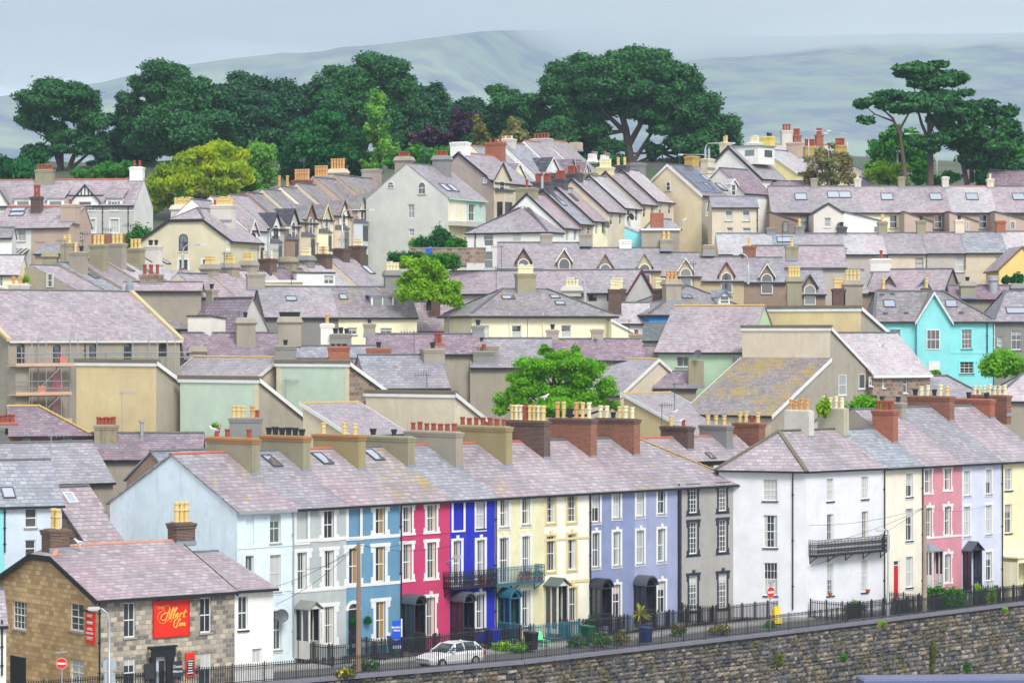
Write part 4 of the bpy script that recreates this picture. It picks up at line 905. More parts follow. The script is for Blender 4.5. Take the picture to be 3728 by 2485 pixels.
tile('B4'); balcony(C0, 356, 736, 820, 900, o=.75, label='long ornate black iron balcony')
LATT = plain('white_lattice', (.75, .74, .74), .5)
porch(C2, 918, 965, 1025, 830, 1050, LATT, 'swept', LEAD, 'white lattice porch with swept lead roof'); porch(C3, 1122, 1165, 1225, 822, 1075, PORB, 'gable', DARKG, 'glazed black porch'); porch(C4, 1335, 1412, 1520, 850, 1045, plain('cream_porch', rgb(238, 230, 196), .6), 'flat', LEAD, solid=.95)
# ---- the stone inn
tile('B1'); STN = masonry('honey_stone', rgb(186, 154, 110), rgb(214, 186, 138), rgb(156, 124, 94), w=.50, h=.27, mort=.018, mcol=(.34, .27, .18), wob=.06, soot=.2)
STG = masonry('grey_rubble', rgb(166, 156, 140), rgb(206, 194, 174), rgb(134, 126, 120), w=.40, h=.27, mort=.022, mcol=(.36, .33, .28), wob=.08, soot=.15, dark=(.16, .15, .14))
PU = House('stone inn with honey coloured gable and grey rubble front', 600, 1432, 158, 38, STG, name='inn', cat='inn', zg=-.2)
dP = 2 * PU.ly(268, 0); PU.gable(ve=1043, vr=735, d=dP, hip=(.9, None), hz=(.80, 0))
for r in ((757, 1078, 826, 1290), (1222, 1047, 1290, 1260), (757, 1412, 826, 1600), (1222, 1378, 1290, 1580)): PU.win('F', *r, cur=0 if r[1] > 1300 else None, frame=WHITE)
for r in ((75, 1068, 160, 1240), (425, 1082, 510, 1250), (428, 1422, 513, 1590)): PU.win('L', *r, nx=4 if r[0] < 100 else 2, ny=2, cur=0 if r[1] > 1300 else None)
tile('B1'); DKD = plain('inn_black_timber', rgb(30, 34, 42), .45)
h0, h1, z0, z1 = PU.rect('F', 945, 1395, 1010, 1640); PU.ops['F'].append((h0, h1, z0, z1)); m = MB()
PU.fb(m, 'F', h0, h0 + .3, z0, z1, -.14, -.09); PU.fb(m, 'F', h0 + .301, h1, z1 - .35, z1, -.14, -.1); dr = PU.mb(m, 'door', plain('inn_door_pale', rgb(190, 196, 206), .4))
m = MB(); PU.fb(m, 'F', h0 + .3, h1, z0, z1 - .35, -.15, -.13); PU.mb(m, 'pane', GL[0], dr)
a0, a1, b0, b1 = PU.rect('F', 912, 1350, 1058, 1640); m = MB(); PU.fb(m, 'F', a0, h0, b0, b1 - .5, -.01, .14); PU.fb(m, 'F', h1, a1, b0, b1 - .5, -.01, .14); PU.fb(m, 'F', a0 - .06, a1 + .06, b1 - .499, b1, -.01, .16); PU.fb(m, 'F', a0 - .14, a1 + .14, b1, b1 + .1, -.01, .26); PU.fb(m, 'F', h0, h1, z1, b1 - .5, -.01, .1); PU.mb(m, 'door_surround', DKD, dr)
PU.walls('FLRK', mats=[STG, STN, STG, STG]); PU.roof(SL['pub'], oe=.3, ov=(.25, -.002), ridge=paint('terracotta_ridge', rgb(196, 140, 116), dirt=.4), gut=BLACK, barge=BLACK, bw=.3)
PU.pipe('F', 604, 1055, 1600); h0, h1, z0, z1 = PU.rect('L', 65, 1405, 158, 1640); m = MB(); PU.fb(m, 'L', h0, h1, z0, z1, -.05, .03); PU.mb(m, 'side_door', DKD)
PU.ch(240, 393, 632, BRKD, 3, 'b b', x=.75, sy=1.0, sx=1.25, ph=1.15, along='y'); PU.ch(1028, 1190, 592, BRKD, 3, 'b', x=PU.lx(1108, PU.d / 2), sy=1.0, sx=1.25, ph=1.2, along='x')
AN = House('low white rendered annex beside the stone inn', 0, 0, 0, 38, WHT, A=PU.W(PU.w, 0), w=PU.lx(1668) - PU.w, zg=-.2); AN.profile([(0, PU.ze), (PU.d / 2, PU.zr - .75), (PU.d, PU.ze)])
AN.win('F', 1455, 1037, 1513, 1245, sill=NAVY, cur=None); AN.win('F', 1540, 1357, 1597, 1450, nx=2, style='c', cur=0, sill=None)
AN.walls(ins=.004); AN.roof(SL['pub'], oe=.3, ov=(-.002, .15), ridge=GREYR, gut=BLACK)
NB = House('white rendered wall of the neighbour beyond the inn gable', -140, 38, 155.5, 14, WHT, cat='house', zg=-.2); NB.gable(ze=4.6, d=6, p=28); NB.walls(); NB.roof(SL['pub']); NB.pipe('F', 12, 1180, 1520)
# ---- signs on the inn
FONT = None
def lettering(parent, body, size, x, z, y, mat, shear=0., align='CENTER', ext=.008, sx=1., bold=0):
 cu = bpy.data.curves.new('lettering', 'FONT'); cu.body = body; cu.size = size; cu.align_x = align; cu.align_y = 'CENTER'; cu.extrude = ext; cu.shear = shear; cu.offset = bold; cu.space_line = .95; cu.resolution_u = 4
 t = bpy.data.objects.new('lettering', cu); COL.objects.link(t); bpy.context.view_layer.update()
 me = bpy.data.meshes.new_from_object(t.evaluated_get(bpy.context.evaluated_depsgraph_get())); bpy.data.objects.remove(t); me.materials.clear(); me.materials.append(mat)
 o = bpy.data.objects.new('lettering', me); COL.objects.link(o); o.parent = parent; o.location = (x, y, z); o.rotation_euler = (R(90), 0, 0); o.scale = (sx, 1, 1); return o
def sign(h, f, u0, v0, u1, v1, label, mat, o=.06, border=None, name='sign', cat='sign'):
 h0, h1, z0, z1 = h.rect(f, u0, v0, u1, v1); c = h.P(f, (h0 + h1) / 2, 0, o); X, Yy = h.W(c[0], c[1]); w, H = h1 - h0, z1 - z0
 t = thing(name, label, cat, (X, Yy, z0), h.a if f == 'F' else h.a - math.pi / 2); m = MB(); m.box(-w / 2, w / 2, -.02, .04, 0, H); m.build('board', mat, t)
 if border:
  b = MB(); e = .06
  for q in ((-w / 2, w / 2, 0, e), (-w / 2, w / 2, H - e, H), (-w / 2, -w / 2 + e, e, H - e), (w / 2 - e, w / 2, e, H - e)): b.box(q[0], q[1], -.05, -.021, q[2], q[3])
  b.build('frame', border, t)
 return t, w, H
SRED = plain('sign_red', rgb(226, 44, 26), .45); GOLD = plain('sign_gold', rgb(232, 186, 78), .4); SWH = plain('sign_white', (.8, .8, .8), .5); SBLK = plain('chalkboard', (.03, .035, .04), .6)
t, w_, H_ = sign(PU, 'F', 930, 1056, 1153, 1286, 'large square red sign with gold script on the inn front', SRED, border=plain('sign_dark_red', rgb(196, 34, 20), .45))
lettering(t, 'THE', .24, -w_ * .31, H_ * .79, -.03, GOLD)
sx_ = lambda p: Vector(((p[0] - 65) / 590 * w_ - w_ / 2, -.035, (790 - p[1]) / 605 * H_))
def script_(name, strokes, r0):
 m = MB()
 for s_ in strokes:
  P = [sx_(p) for p in s_]; Q = []
  for i in range(len(P) - 1):
   a, b, c, d = P[max(i - 1, 0)], P[i], P[i + 1], P[min(i + 2, len(P) - 1)]
   for k in range(4): q = k / 4; Q.append(.5 * ((2 * b) + (c - a) * q + (2 * a - 5 * b + 4 * c - d) * q * q + (3 * b - a - 3 * c + d) * q ** 3))
  m.tube(Q + [P[-1]], r0, 5)
 m.build(name, GOLD, t)
script_('lettering', [[(335, 325), (300, 420), (262, 505), (225, 515), (188, 488), (200, 440), (250, 405), (330, 400)], [(335, 330), (328, 420), (318, 490), (338, 498)], [(338, 490), (372, 400), (402, 328), (385, 325), (360, 400), (345, 480), (362, 497)], [(376, 490), (402, 410), (450, 330), (430, 330), (395, 430), (382, 490), (412, 482), (428, 440), (400, 432)], [(440, 462), (472, 430), (456, 410), (440, 440), (442, 482), (478, 466)], [(488, 482), (508, 415), (500, 440), (538, 410), (534, 428)], [(545, 484), (588, 360)], [(560, 405), (606, 394)], [(545, 486), (582, 476)],
 [(515, 515), (462, 505), (410, 530), (395, 600), (412, 640), (442, 628), (462, 560), (500, 518)], [(480, 625), (500, 570), (488, 600), (522, 574), (510, 625)], [(534, 622), (550, 570), (540, 595), (576, 574), (562, 620), (586, 610)]], .034)
script_('flourish', [[(335, 325), (300, 278), (250, 290), (234, 350), (270, 405)], [(205, 368), (152, 400), (138, 470), (170, 540), (230, 562), (290, 520), (310, 500), (342, 542), (372, 508)]], .014)
m = MB(); m.box(-w_ * .42, w_ * .6, -.42, -.3, H_ + .02, H_ + .12);
for x in (-w_ * .3, w_ * .4): m.bar((x, 0, H_ + .02), (x, -.34, H_ + .07), .035)
m.build('lamp_bar', BLACK, t)
t, w_, H_ = sign(PU, 'L', 529, 1132, 583, 1325, 'narrow red sign with white lines on the inn gable', SRED)
m = MB(); rg = random.Random(4)
for z_, hh, n_ in ((.90, .05, 2), (.67, .10, 1), (.62, .03, 1), (.48, .045, 2), (.34, .035, 2), (.2, .035, 2), (.12, .02, 1)):
 for k in range(n_): wd = w_ * rg.uniform(.26, .40); zc = H_ * z_ - k * hh * 1.7; m.box(-wd, wd, -.035, -.021, zc - hh / 2, zc + hh / 2)
m.build('printed_lines', SWH, t)
m = MB(); m.box(-w_ * .7, w_ * .5, -.3, -.2, H_ + .02, H_ + .12); m.bar((0, 0, H_), (0, -.24, H_ + .06), .03); m.build('lamp_bar', BLACK, t)
t, w_, H_ = sign(PU, 'F', 1128, 1382, 1185, 1530, 'narrow red and black menu board right of the inn door', SRED)
m = MB(); m.box(-w_ * .38, w_ * .38, -.035, -.021, H_ * .08, H_ * .74); m.build('panel', SBLK, t)
lettering(t, 'OPEN', .15, 0, H_ * .66, -.04, SWH); m = MB()
for z_ in (.56, .49, .38, .27, .17): wd = w_ * rg.uniform(.2, .33); m.box(-wd, wd, -.042, -.036, H_ * z_ - .022, H_ * z_ + .022)
m.build('chalk_lines', SWH, t)
t, w_, H_ = sign(PU, 'F', 872, 1447, 930, 1540, 'plain black chalkboard left of the inn door', SBLK, o=.2)
t, w_, H_ = sign(PU, 'F', 1040, 1432, 1100, 1526, 'black chalkboard with white welcome lettering right of the door', SBLK, o=.2); lettering(t, 'Croeso', .24, 0, H_ * .66, -.03, SWH, shear=.3, sx=.8); lettering(t, 'Welcome', .2, 0, H_ * .34, -.03, SWH, shear=.3, sx=.8)
for u, lab in ((893, 'left'), (1083, 'right')):
 h0, _, z0, z1 = PU.rect('F', u - 14, 1360, u + 14, 1412); X, Yy = PU.W(h0 + .2, -.22)
 t = thing('wall_lantern', 'brass wall lantern %s the black inn doorway' % ('over the plain chalkboard beside' if lab == 'left' else 'between the welcome board and'), 'lantern', (X, Yy, z0), PU.a); m = MB(); H_ = z1 - z0
 m.lathe([(.05, 0), (.1, .06), (.1, H_ * .7), (.13, H_ * .72), (.02, H_)], seg=6); m.bar((0, 0, H_ * .8), (0, .22, H_ * .8), .03); m.build('lantern_body', plain('lantern_brass', (.55, .38, .08), .35, .8), t); g = MB(); g.lathe([(.103, .1), (.103, H_ * .65)], seg=6); g.build('pane', GL[2], t)
def sp(h, x, u, v): y = h.ly(u, x); return y, h.z(v, x, y)
def side(h, x, *pts): h.profile([sp(h, x, *p) for p in pts]); return h
OCH = pw('ochre', 220, 200, 154, dirt=.3, dcol=(.35, .27, .15)); MINT = pw('mint', 196, 214, 194, dirt=.3, dcol=(.35, .4, .3)); BEI = pw('beige', 214, 202, 180, dirt=.35); BEI2 = pw('sand', 224, 209, 178, dirt=.3)
GRB = pw('greybeige', 176, 168, 152, dirt=.5, peb=.2); CRM = pw('creamyellow', 246, 238, 204, dirt=.12); PEBW = pw('pebblewhite', 206, 204, 198, dirt=.2, peb=.35); BRN = pw('brownpebble', 164, 142, 124, dirt=.3, peb=.4); TURQ = pw('turquoise', 142, 220, 222, dirt=.12); GRN = pw('palegreen', 186, 214, 182, dirt=.12); BLUW = pw('brightblue', 74, 142, 206, dirt=.15)
GRW = pw('coolgrey', 190, 192, 190, dirt=.3); GRPEB = pw('greypebble', 150, 148, 142, dirt=.3, peb=.4); PKB = pw('pinkbeige', 200, 178, 162, dirt=.25, peb=.25); TAU = pw('taupe', 172, 158, 150, dirt=.3); STOLD = masonry('old_rubble', rgb(140, 120, 104), rgb(170, 150, 130), rgb(120, 104, 110), w=.5, h=.34, mort=.03, mcol=(.35, .32, .28), wob=.2, soot=.2, dark=(.2, .13, .08))
BLUEG = pw('bluegrey', 204, 216, 228, dirt=.15)
ESTG = 'stepped monopitch houses behind the terrace'
def fascia(h, z=None, col=None):
 z = z or h.prof[0][1]; m = MB(); h.fb(m, 'F', -.12, h.w + .12, z - .3, z - .02, -.01, .1); h.mb(m, 'fascia', col or WHITE); m = MB(); h.fb(m, 'F', -.16, h.w + .16, z + .0, z + .22, -.3, .14); h.mb(m, 'coping', plain('mossy_coping', rgb(120, 112, 92), .9))
# -- chapel with scaffolding
tile('M1'); CH = House('large grey rendered chapel with big slate roof and pointed arch windows', 60, 1285, 228, 42, CEM, name='chapel', cat='chapel', zg=10)
CH.gable(ve=560, vr=200, d=14.5);
for u0, v0, v1 in ((120, 590, 740), (378, 595, 745), (636, 590, 712), (883, 585, 708), (1133, 582, 690)): CH.win('F', u0, v0, u0 + 58, v1, nx=3, ny=2, style='c', arch=True, frame=plain('chapel_tracery', (.12, .13, .14), .6), gl=GL[0], sill=None, cur=None)
CH.walls(); CH.roof(slate('slate_chapel', rgb(168, 154, 160), rgb(186, 174, 180), .42, .34, mort=.02, stain=.4), oe=.15, ov=(-.002, .12), ridge=GREYR, gut=OFFW, barge=None); CH.pipe('F', 605, 560, 720, plain('brown_pipe', (.12, .06, .05)))
(a, za), (b, zb), (c, zc) = CH.prof
for x in (-.25, CH.w - .15):
 m = MB()
 for (p, zp, q, zq) in ((a - .2, za - .1, b, zb), (b, zb, c + .2, zc - .1)): m.hexa([(x, p, zp - .05), (x + .4, p, zp - .05), (x + .4, q, zq - .05), (x, q, zq - .05)], [(x, p, zp + .2), (x + .4, p, zp + .2), (x + .4, q, zq + .2), (x, q, zq + .2)])
 CH.mb(m, 'verge_coping', paint('stone_coping', rgb(196, 180, 140), dirt=.4))
m = MB(); m.box(CH.w - .3, CH.w + .25, b - .2, b + .2, zb, zb + .5); m.hexa([(CH.w - .3, b - .2, zb + .5), (CH.w + .25, b - .2, zb + .5), (CH.w + .25, b + .2, zb + .5), (CH.w - .3, b + .2, zb + .5)], [(CH.w - .1, b - .05, zb + 1.), (CH.w + .05, b - .05, zb + 1.), (CH.w + .05, b + .05, zb + 1.), (CH.w - .1, b + .05, zb + 1.)]); CH.mb(m, 'finial', LEAD)
m = MB(); x0, x1 = CH.lx(60), CH.lx(150); CH.fb(m, 'F', x0 - .1, x1, CH.zg, CH.z(735, x1), -.01, 1.2); CH.mb(m, 'buttress', CEM)
sc = thing('scaffolding', 'steel tube scaffolding with plank lifts against the grey chapel', 'scaffold', (*CH.W(0, 0), CH.zg), CH.a); m = MB(); pl = MB(); lad = MB()
zl = [CH.z(v, 3, -1) - CH.zg for v in (1145, 955, 750, 690, 655)]; ztop = CH.z(560, 3, -1) - CH.zg
XS = [CH.lx(u, -1.6) for u in (210, 228, 330, 438, 556, 690, 820, 946, 1120, 1196, 1250)]
for i, x in enumerate(XS):
 for y in (-1.6, -.5):
  if y > -1 and i % 2: continue
  m.tube([(x, y, 0), (x, y, ztop + (.4 if i % 3 else -.6))], .035, 6)
for z in zl[3:]: m.tube([(XS[0] - 1.2, -1.62, z), (XS[-1] + 1.6, -1.62, z)], .04, 6)
for z in (zl[0] + .02, zl[1] - .05, zl[1] + .55, zl[1] + 1.1, zl[2] - .05): m.tube([(XS[0] - 1.2, -1.62, z), (XS[3] + .7, -1.62, z)], .04, 6)
for k in range(2): m.tube([(XS[1], -1.64, zl[k]), (XS[3], -1.64, zl[k + 1])], .03, 6)
m.build('tubes', GALV, sc)
for z in zl[:3]: pl.box(XS[0] - 1.3, XS[3] + .9 if z < zl[2] - .1 else XS[4], -1.75, -.45, z, z + .06); pl.box(XS[0] - 1.3, XS[3] + .9 if z < zl[2] - .1 else XS[4], -1.76, -1.72, z + .061, z + .26)
pl.build('planks', plain('pale_plank', rgb(214, 176, 148), .8), sc)
for k in range(2):
 for dx in (0, .35): lad.bar((XS[2] + .9 + dx, -1.0, zl[k] + .1), (XS[2] + 1.6 + dx, -1.0, zl[k + 1] + 1.1), .05)
 for j in range(9): t = j / 9; lad.bar((XS[2] + .9 + .7 * t, -1.0, zl[k] + .3 + 2.8 * t), (XS[2] + 1.25 + .7 * t, -1.0, zl[k] + .3 + 2.8 * t), .035)
lad.build('ladder', plain('red_ladder', rgb(200, 90, 130), .5), sc); m = MB()
for x, z in ((XS[1] + .5, zl[1]), (XS[2] + 1.2, zl[2])): m = MB(); m.box(x, x + .7, -1.71, -1.68, z + .27, z + .75); m.build('orange_guard', plain('orange_mesh', rgb(196, 134, 116), .7), sc)
# -- modern stepped houses
def houseR(label, ul, ur, Y, a, wall, **k):
 h = House(label, ur, ur + 1, Y, a, wall, w=1., **k); W = abs(h.lx(ul)); h.A = h.A - h.ex * W; h.w = W; h.root.location = (h.A.x, h.A.y, h.zg); return h
def unit(tl, label, u0, u1, Y, vt, uR, vR, wall, a=-36, side_m=None, rm='fine', sl=.0):
 tile(tl); h = House(label, u0, u1, Y, a, wall, group=ESTG); side(h, h.w, (u1, vt), (uR, vR)); h.walls(mats=[wall, side_m or BEI, side_m or BEI, wall]); h.roof(SL[rm], oe=.1, ov=(.15, .15), ridge=None, gut=None, barge=WHITE, bw=.3); fascia(h); return h
U1 = unit('M1', 'ochre fronted monopitch house left of the mint one', 545, 1115, 220, 722, 1420, 950, OCH, side_m=GRB)
U2 = unit('M1', 'mint green fronted monopitch house below the ochre one', 1285, 1846, 216, 842, 2170, 1104, MINT, side_m=GRB)
U3 = unit('M2', 'mint green fronted monopitch house with rubble stone side wall', 210, 728, 223, 727, 1005, 930, MINT, side_m=STOLD)
U4 = unit('M2', 'beige fronted monopitch house behind the yellow lichened chimneys', 848, 1480, 218, 945, 1722, 1140, BEI)
for h in (U2, U3):    # plain corner strips beside the coloured panel
 m = MB();
 for (p, q) in ((h.w - .4, h.w - .004), (.004, .4))[:1 if h is U2 else 2]: m = MB(); h.fb(m, 'F', p, q, h.zg, h.prof[0][1] - .31, -.01, .03); h.mb(m, 'corner_strip', BEI2)
U2.dish('R', 2054, 1044, .48);
tile('M2'); U3.aerial(275, 840, 1000, y=-.2)
tile('M1'); U2.aerial(870, 930, 1240, y=-3)
def rgab(tl, label, uc, vc, ua, va, ul, Y, wall, rm, a=-36, ridge=BUFFR, barge=WHITE, back=None, group=None, **k):
 """right gable seen: (uc,vc) front eave corner, (ua,va) apex, ul left end"""
 tile(tl); h = House(label, uc, uc + 1, Y, a, wall, w=1., group=group); W = abs(h.lx(ul)); h.A = h.A - h.ex * W; h.w = W; h.root.location = (h.A.x, h.A.y, h.zg)
 p0 = sp(h, W, uc, vc); p1 = sp(h, W, ua, va); h.profile([(0, p0[1]), p1, (p1[0] * 2, p0[1])] if back is None else [(0, p0[1]), p1, sp(h, W, *back)]); h.rmat = SL[rm]; h.rk = dict(ridge=ridge, barge=barge, gut=BLACK, bw=.28, ov=(.1, .12)); h.rk.update(k); return h
def fin(h, **k): h.walls(**({'mats': k.pop('mats')} if 'mats' in k else {})); h.rk.update(k); h.roof(h.rmat, **h.rk); return h
R1 = fin(rgab('M2', 'beige gabled house behind the mint one with dish on its roof', 45, 838, 230, 682, -560, 233, BEI, 'fine'))
R2 = fin(rgab('M3', 'beige gabled house with mossy ridge right of the bright green tree', 895, 945, 1165, 695, -120, 243, BEI, 'fine'))
tile('M2'); R2.ch(1420, 1578, 648, BEI2, 0, y=R2.d / 2 - .2, sx=1.6, sy=2.6, cap=0)
def lgab(tl, label, uc, vc, ua, va, ur, Y, wall, rm, a=45, mono=False, ridge=GREYR, barge=None, p=None, group=None, d=None, back=None, **k):
 """left gable seen: (uc,vc) front eave corner, (ua,va) apex on the left face, ur right end along the front"""
 tile(tl); h = House(label, uc, ur, Y, a, wall, group=group); p0 = sp(h, 0, uc, vc); p1 = sp(h, 0, ua, va); p0 = (0, p0[1])
 h.profile([p0, p1] if mono else [p0, p1, (d or p1[0] * 2, p0[1])] if back is None else [p0, p1, sp(h, 0, *back)]); h.rmat = SL[rm]; h.rk = dict(ridge=ridge, barge=barge, gut=BLACK, bw=.28, ov=(.12, .08)); h.rk.update(k); return h
L1 = fin(lgab('M2', 'cream monopitch house with smooth slate roof below the beige one', 745, 1232, 398, 1010, 1135, 203, BEI2, 'fine', mono=True, ridge=BUFFR, barge=WHITE))
L2 = fin(lgab('M3', 'ochre gabled house with smooth slate roof and white verge behind brick chimneys', 1478, 1245, 922, 940, 1810, 233, OCH, 'fine', mono=True, ridge=BUFFR, barge=WHITE))
# clerestory pair on the right
tile('M4'); K1 = houseR('tall beige house with clerestory wall and lichened lean-to roof', -480, 160, 235, -36, BEI, group=ESTG)
K1.rmat = SL['moss']; y1, z1 = sp(K1, K1.w, 578, 690); _, z2 = sp(K1, K1.w, 572, 472); y3, z3 = sp(K1, K1.w, 892, 805); K1.profile([(0, K1.z(1092, K1.w)), (y1, z1), (y1, z2), (y3, z3)])
K1.win('R', 633, 812, 688, 955, nx=1, sill=WHITE); K1.win('R', 777, 805, 822, 910, nx=1, style='c', sill=WHITE); K1.walls(mats=[BEI, GRB, GRB, BEI]); K1.roof(SL['moss'], ridge=None, gut=BLACK, barge=WHITE, bw=.3)
m = MB(); m.box(-.1, K1.w + .1, y1 - .1, y1 - .005, z2 - .3, z2 - .02); K1.mb(m, 'fascia', WHITE); m = MB(); m.box(-.12, K1.w + .12, y1 - .14, y1 + .2, z2 + .0, z2 + .2); K1.mb(m, 'coping', plain('mossy_coping', (.2, .2, .2)))
K2 = unit('M4', 'ochre fronted monopitch house beside the turquoise house', 105, 795, 258, 333, 1152, 650, OCH, side_m=GRB)
S1 = lgab('M4', 'stone walled house with broad pinkish slate roof below the turquoise one', 880, 797, 640, 508, 1290, 247, STOLD, 'pale', a=35, gh=.2); S1.rk['gut'] = WHITE
for r in ((948, 830, 968, 905), (1098, 818, 1128, 940), (860, 825, 878, 890)): S1.win('F', *r, nx=1, sill=WHITE)
fin(S1)
G1 = House('pale green house with very large slate roof', -10, 0, 0, -36, GRN, A=(0, 0), w=1); tile('M3')
COLL = None
bpy.data.objects.remove(G1.root); LABELS.pop('pale green house with very large slate roof')
G1 = House('pale green house under a very large slate roof with white casements', 1168, 1800, 252, -20, GRN); G1.gable(ve=632, vr=316, p=34)
for r in ((1298, 675, 1390, 755), (1697, 677, 1765, 747)): G1.win('F', *r, nx=2, style='c', cur=None)
G1.std(SL['finep'], oe=.3, ov=(.3, .1), ridge=BUFFR); m = MB(); G1.fb(m, 'F', -.2, G1.w, G1.ze - .3, G1.ze - .12, -.01, .12); G1.mb(m, 'fascia', WHITE)
# -- left edge houses behind the inn
tile('B1'); A1 = House('pale blue grey house with slate roof at the left edge behind the inn', -160, 378, 176, 22, BLUEG); A1.gable(ve=478, vr=208, p=34)
for r in ((153, 503, 224, 620), (153, 695, 217, 800)): A1.win('F', *r, nx=1, cur=None)
A1.std(SL['blue'], ov=(.1, .15), ridge=GREYR); A1.pipe('F', 28, 480, 770); m = MB(); A1.fb(m, 'F', .01, A1.lx(26), A1.zg, A1.ze - .2, -.01, .03); A1.mb(m, 'turquoise_panel', TURQ); A1.sky(50, 410, .8, 1.1)
A2 = fin(lgab('B1', 'dark stone gabled house with skylight behind the inn chimney', 522, 700, 300, 368, 760, 180, STOLD, 'pub', a=42)); A2.sky(428, 440, .7, 1.0, WHITE)
A3 = House('house under wide grey slate roof behind the pale blue gable', -120, 690, 188, 30, CEM); A3.gable(ve=350, vr=105, p=32); A3.std(SL['grey'], ov=(.1, .1), ridge=GREYR); A3.ch(160, 298, 275, CEM, 3, 'k', y=1.0, sx=1.1, sy=.7); A3.aerial(312, 45, 380, y=.2)
A4 = fin(lgab('B1', 'brown pebbledashed gable between the slate roofs behind the pale blue gable', 1080, 330, 925, 150, 1400, 189, BRN, 'blue', a=45))
tile('M1'); A5 = House('low orange brick house with lichened slate ridge at the left edge', 90, 640, 206, 12, BRKR); A5.gable(ve=1232, vr=1030, p=32, hip=(None, 3.5))
for r in ((160, 1252, 216, 1290), (446, 1245, 514, 1285)): A5.win('F', *r, nx=1, style='c', cur=0)
A5.std(SL['purple'], ov=(.3, .3), ridge=BUFFR); A5.ch(-40, 108, 1155, BRKR, 4, 'r', y=1.2, sx=1.7, sy=.8)
A6 = House('house with purple slate roof and soot blackened chimney behind the terrace end', 600, 1440, 205, 4, CEM); A6.gable(ve=1400, vr=1222, p=32); A6.std(SL['purple'], ridge=GREYR); A6.ch(648, 866, 1172, paint('soot_blackened_cement', rgb(150, 140, 116), dirt=.95, dcol=(.03, .02, .025)), 5, 'r', y=1.6, sx=1.6, sy=.8); A6.ch(1625, 1882, 1120, CEMG, 6, 'bbb or', y=2.4, sx=2.3, sy=.8, x=A6.lx(1752, 2.4), vb=1260)
m = MB(); xx = A6.lx(1012, 2); zz = A6.z(1130, xx, 2); m.lathe([(.13, -1.5), (.13, -.25), (.2, -.2), (.2, -.02), (.13, 0)], (xx, 2, zz), 10); A6.mb(m, 'flue', GALV)
# -- roofs round the middle left
B_ = lambda *a, **k: fin(rgab(*a, **k))
V1 = rgab('M1', 'white pebbledashed gabled house left of the grey and cream pair', 1690, 478, 1800, 256, 1180, 252, PEBW, 'purple', a=-50, barge=None, ridge=GREYR); fin(V1, mats=[GRPEB, PEBW, PEBW, PEBW]); V1.ch(1462, 1560, 205, CEM, 1, 'k', sx=1.0, sy=.6)
V2 = House('plain cream flat topped block among the slate roofs', 1340, 1500, 247, -20, pw('plaincream', 236, 232, 222, dirt=.1)); V2.profile([(0, V2.z(387)), (3, V2.z(387) - .2)]); V2.std(SL['dark'], oe=.08, ov=(.08, .08), ridge=None, gut=None)
V3 = House('house with purple slate roof and two bell topped chimneys', 1330, 2010, 243, 12, CEM); V3.gable(ve=690, vr=508, p=33); V3.std(SL['purple'], ridge=GREYR, ov=(.2, .1)); V3.ch(1665, 1838, 408, CEM, 1, 'k', sx=1.6, sy=.9, y=1.8, bell=1); V3.ch(1338, 1475, 612, CEM, 0, y=.4, sx=1.4, sy=.8, bell=1)
V4 = House('house with pink slate roof just behind the chapel finial', 840, 1420, 274, 15, WHT); V4.gable(ve=330, vr=156, p=34, hip=(None, 3)); V4.std(SL['pink'], ridge=GREYR); V4.ch(1322, 1400, 85, WHT, 1, 'r', sx=1.2, sy=.7, x=V4.w - 1.2)
V5 = House('low house with mossy purple roof between chapel and grey pair', 1120, 1470, 257, 10, GRPEB); V5.gable(ve=470, vr=258, p=34); V5.std(SL['dull'], ridge=GREYR)
tile('M2'); NEE = House('grey pebbledashed half of the long slate roofed pair', 128, 652, 259, 14, GRPEB); NEE.gable(ve=388, vr=178, p=33); Zr, Ze = NEE.zr, NEE.ze; NEE.std(SL['fine'], ov=(.1, -.002), ridge=GREYR); NEE.sky(314, 270, 1., .8, DARKG); NEE.ch(-20, 103, 92, CEM, 0, sx=1.6, sy=.8, x=-.2)
NEC = House('cream half of the long slate roofed pair with flat dormer', 0, 0, 0, 14, CRM, A=NEE.W(NEE.w, 0), w=NEE.lx(1212) - NEE.w); NEC.profile([(0, Ze), (NEE.d / 2, Zr), (NEE.d, Ze)])
for r in ((715, 475, 782, 525), (950, 478, 1032, 530)): NEC.win('F', *r, nx=2, style='c', cur=0)
NEC.walls(); NEC.roof(SL['dull'], ov=(-.002, .1), ridge=GREYR); NEC.sky(686, 258, .75, .9, DARKG); NEC.ch(980, 1092, 70, CEMG, 4, 'w', sx=1.5, sy=.9, x=NEC.w - 1.4, bell=1)
x0, x1 = NEC.lx(885, 1.5), NEC.lx(1045, 1.5); zb_, zt_ = NEC.z(330, x0, 1.5), NEC.z(248, x0, 1.5); m = MB(); m.box(x0, x1, 1.5, 5, zb_, zt_); dq = NEC.mb(m, 'dormer', WHITE); m = MB(); m.box(x0 - .3, x1 + .1, 1.3, 5.2, zt_ + .002, zt_ + .1); NEC.mb(m, 'dormer_roof', LEAD, dq)
for (p_, q_) in ((x0 + .15, x0 + 1.0), (x0 + 1.1, x1 - .15)): m = MB(); m.poly([(p_, 1.49, zb_ + .15), (q_, 1.49, zb_ + .15), (q_, 1.49, zt_ - .12), (p_, 1.49, zt_ - .12)]); NEC.mb(m, 'pane', GL[2], dq)
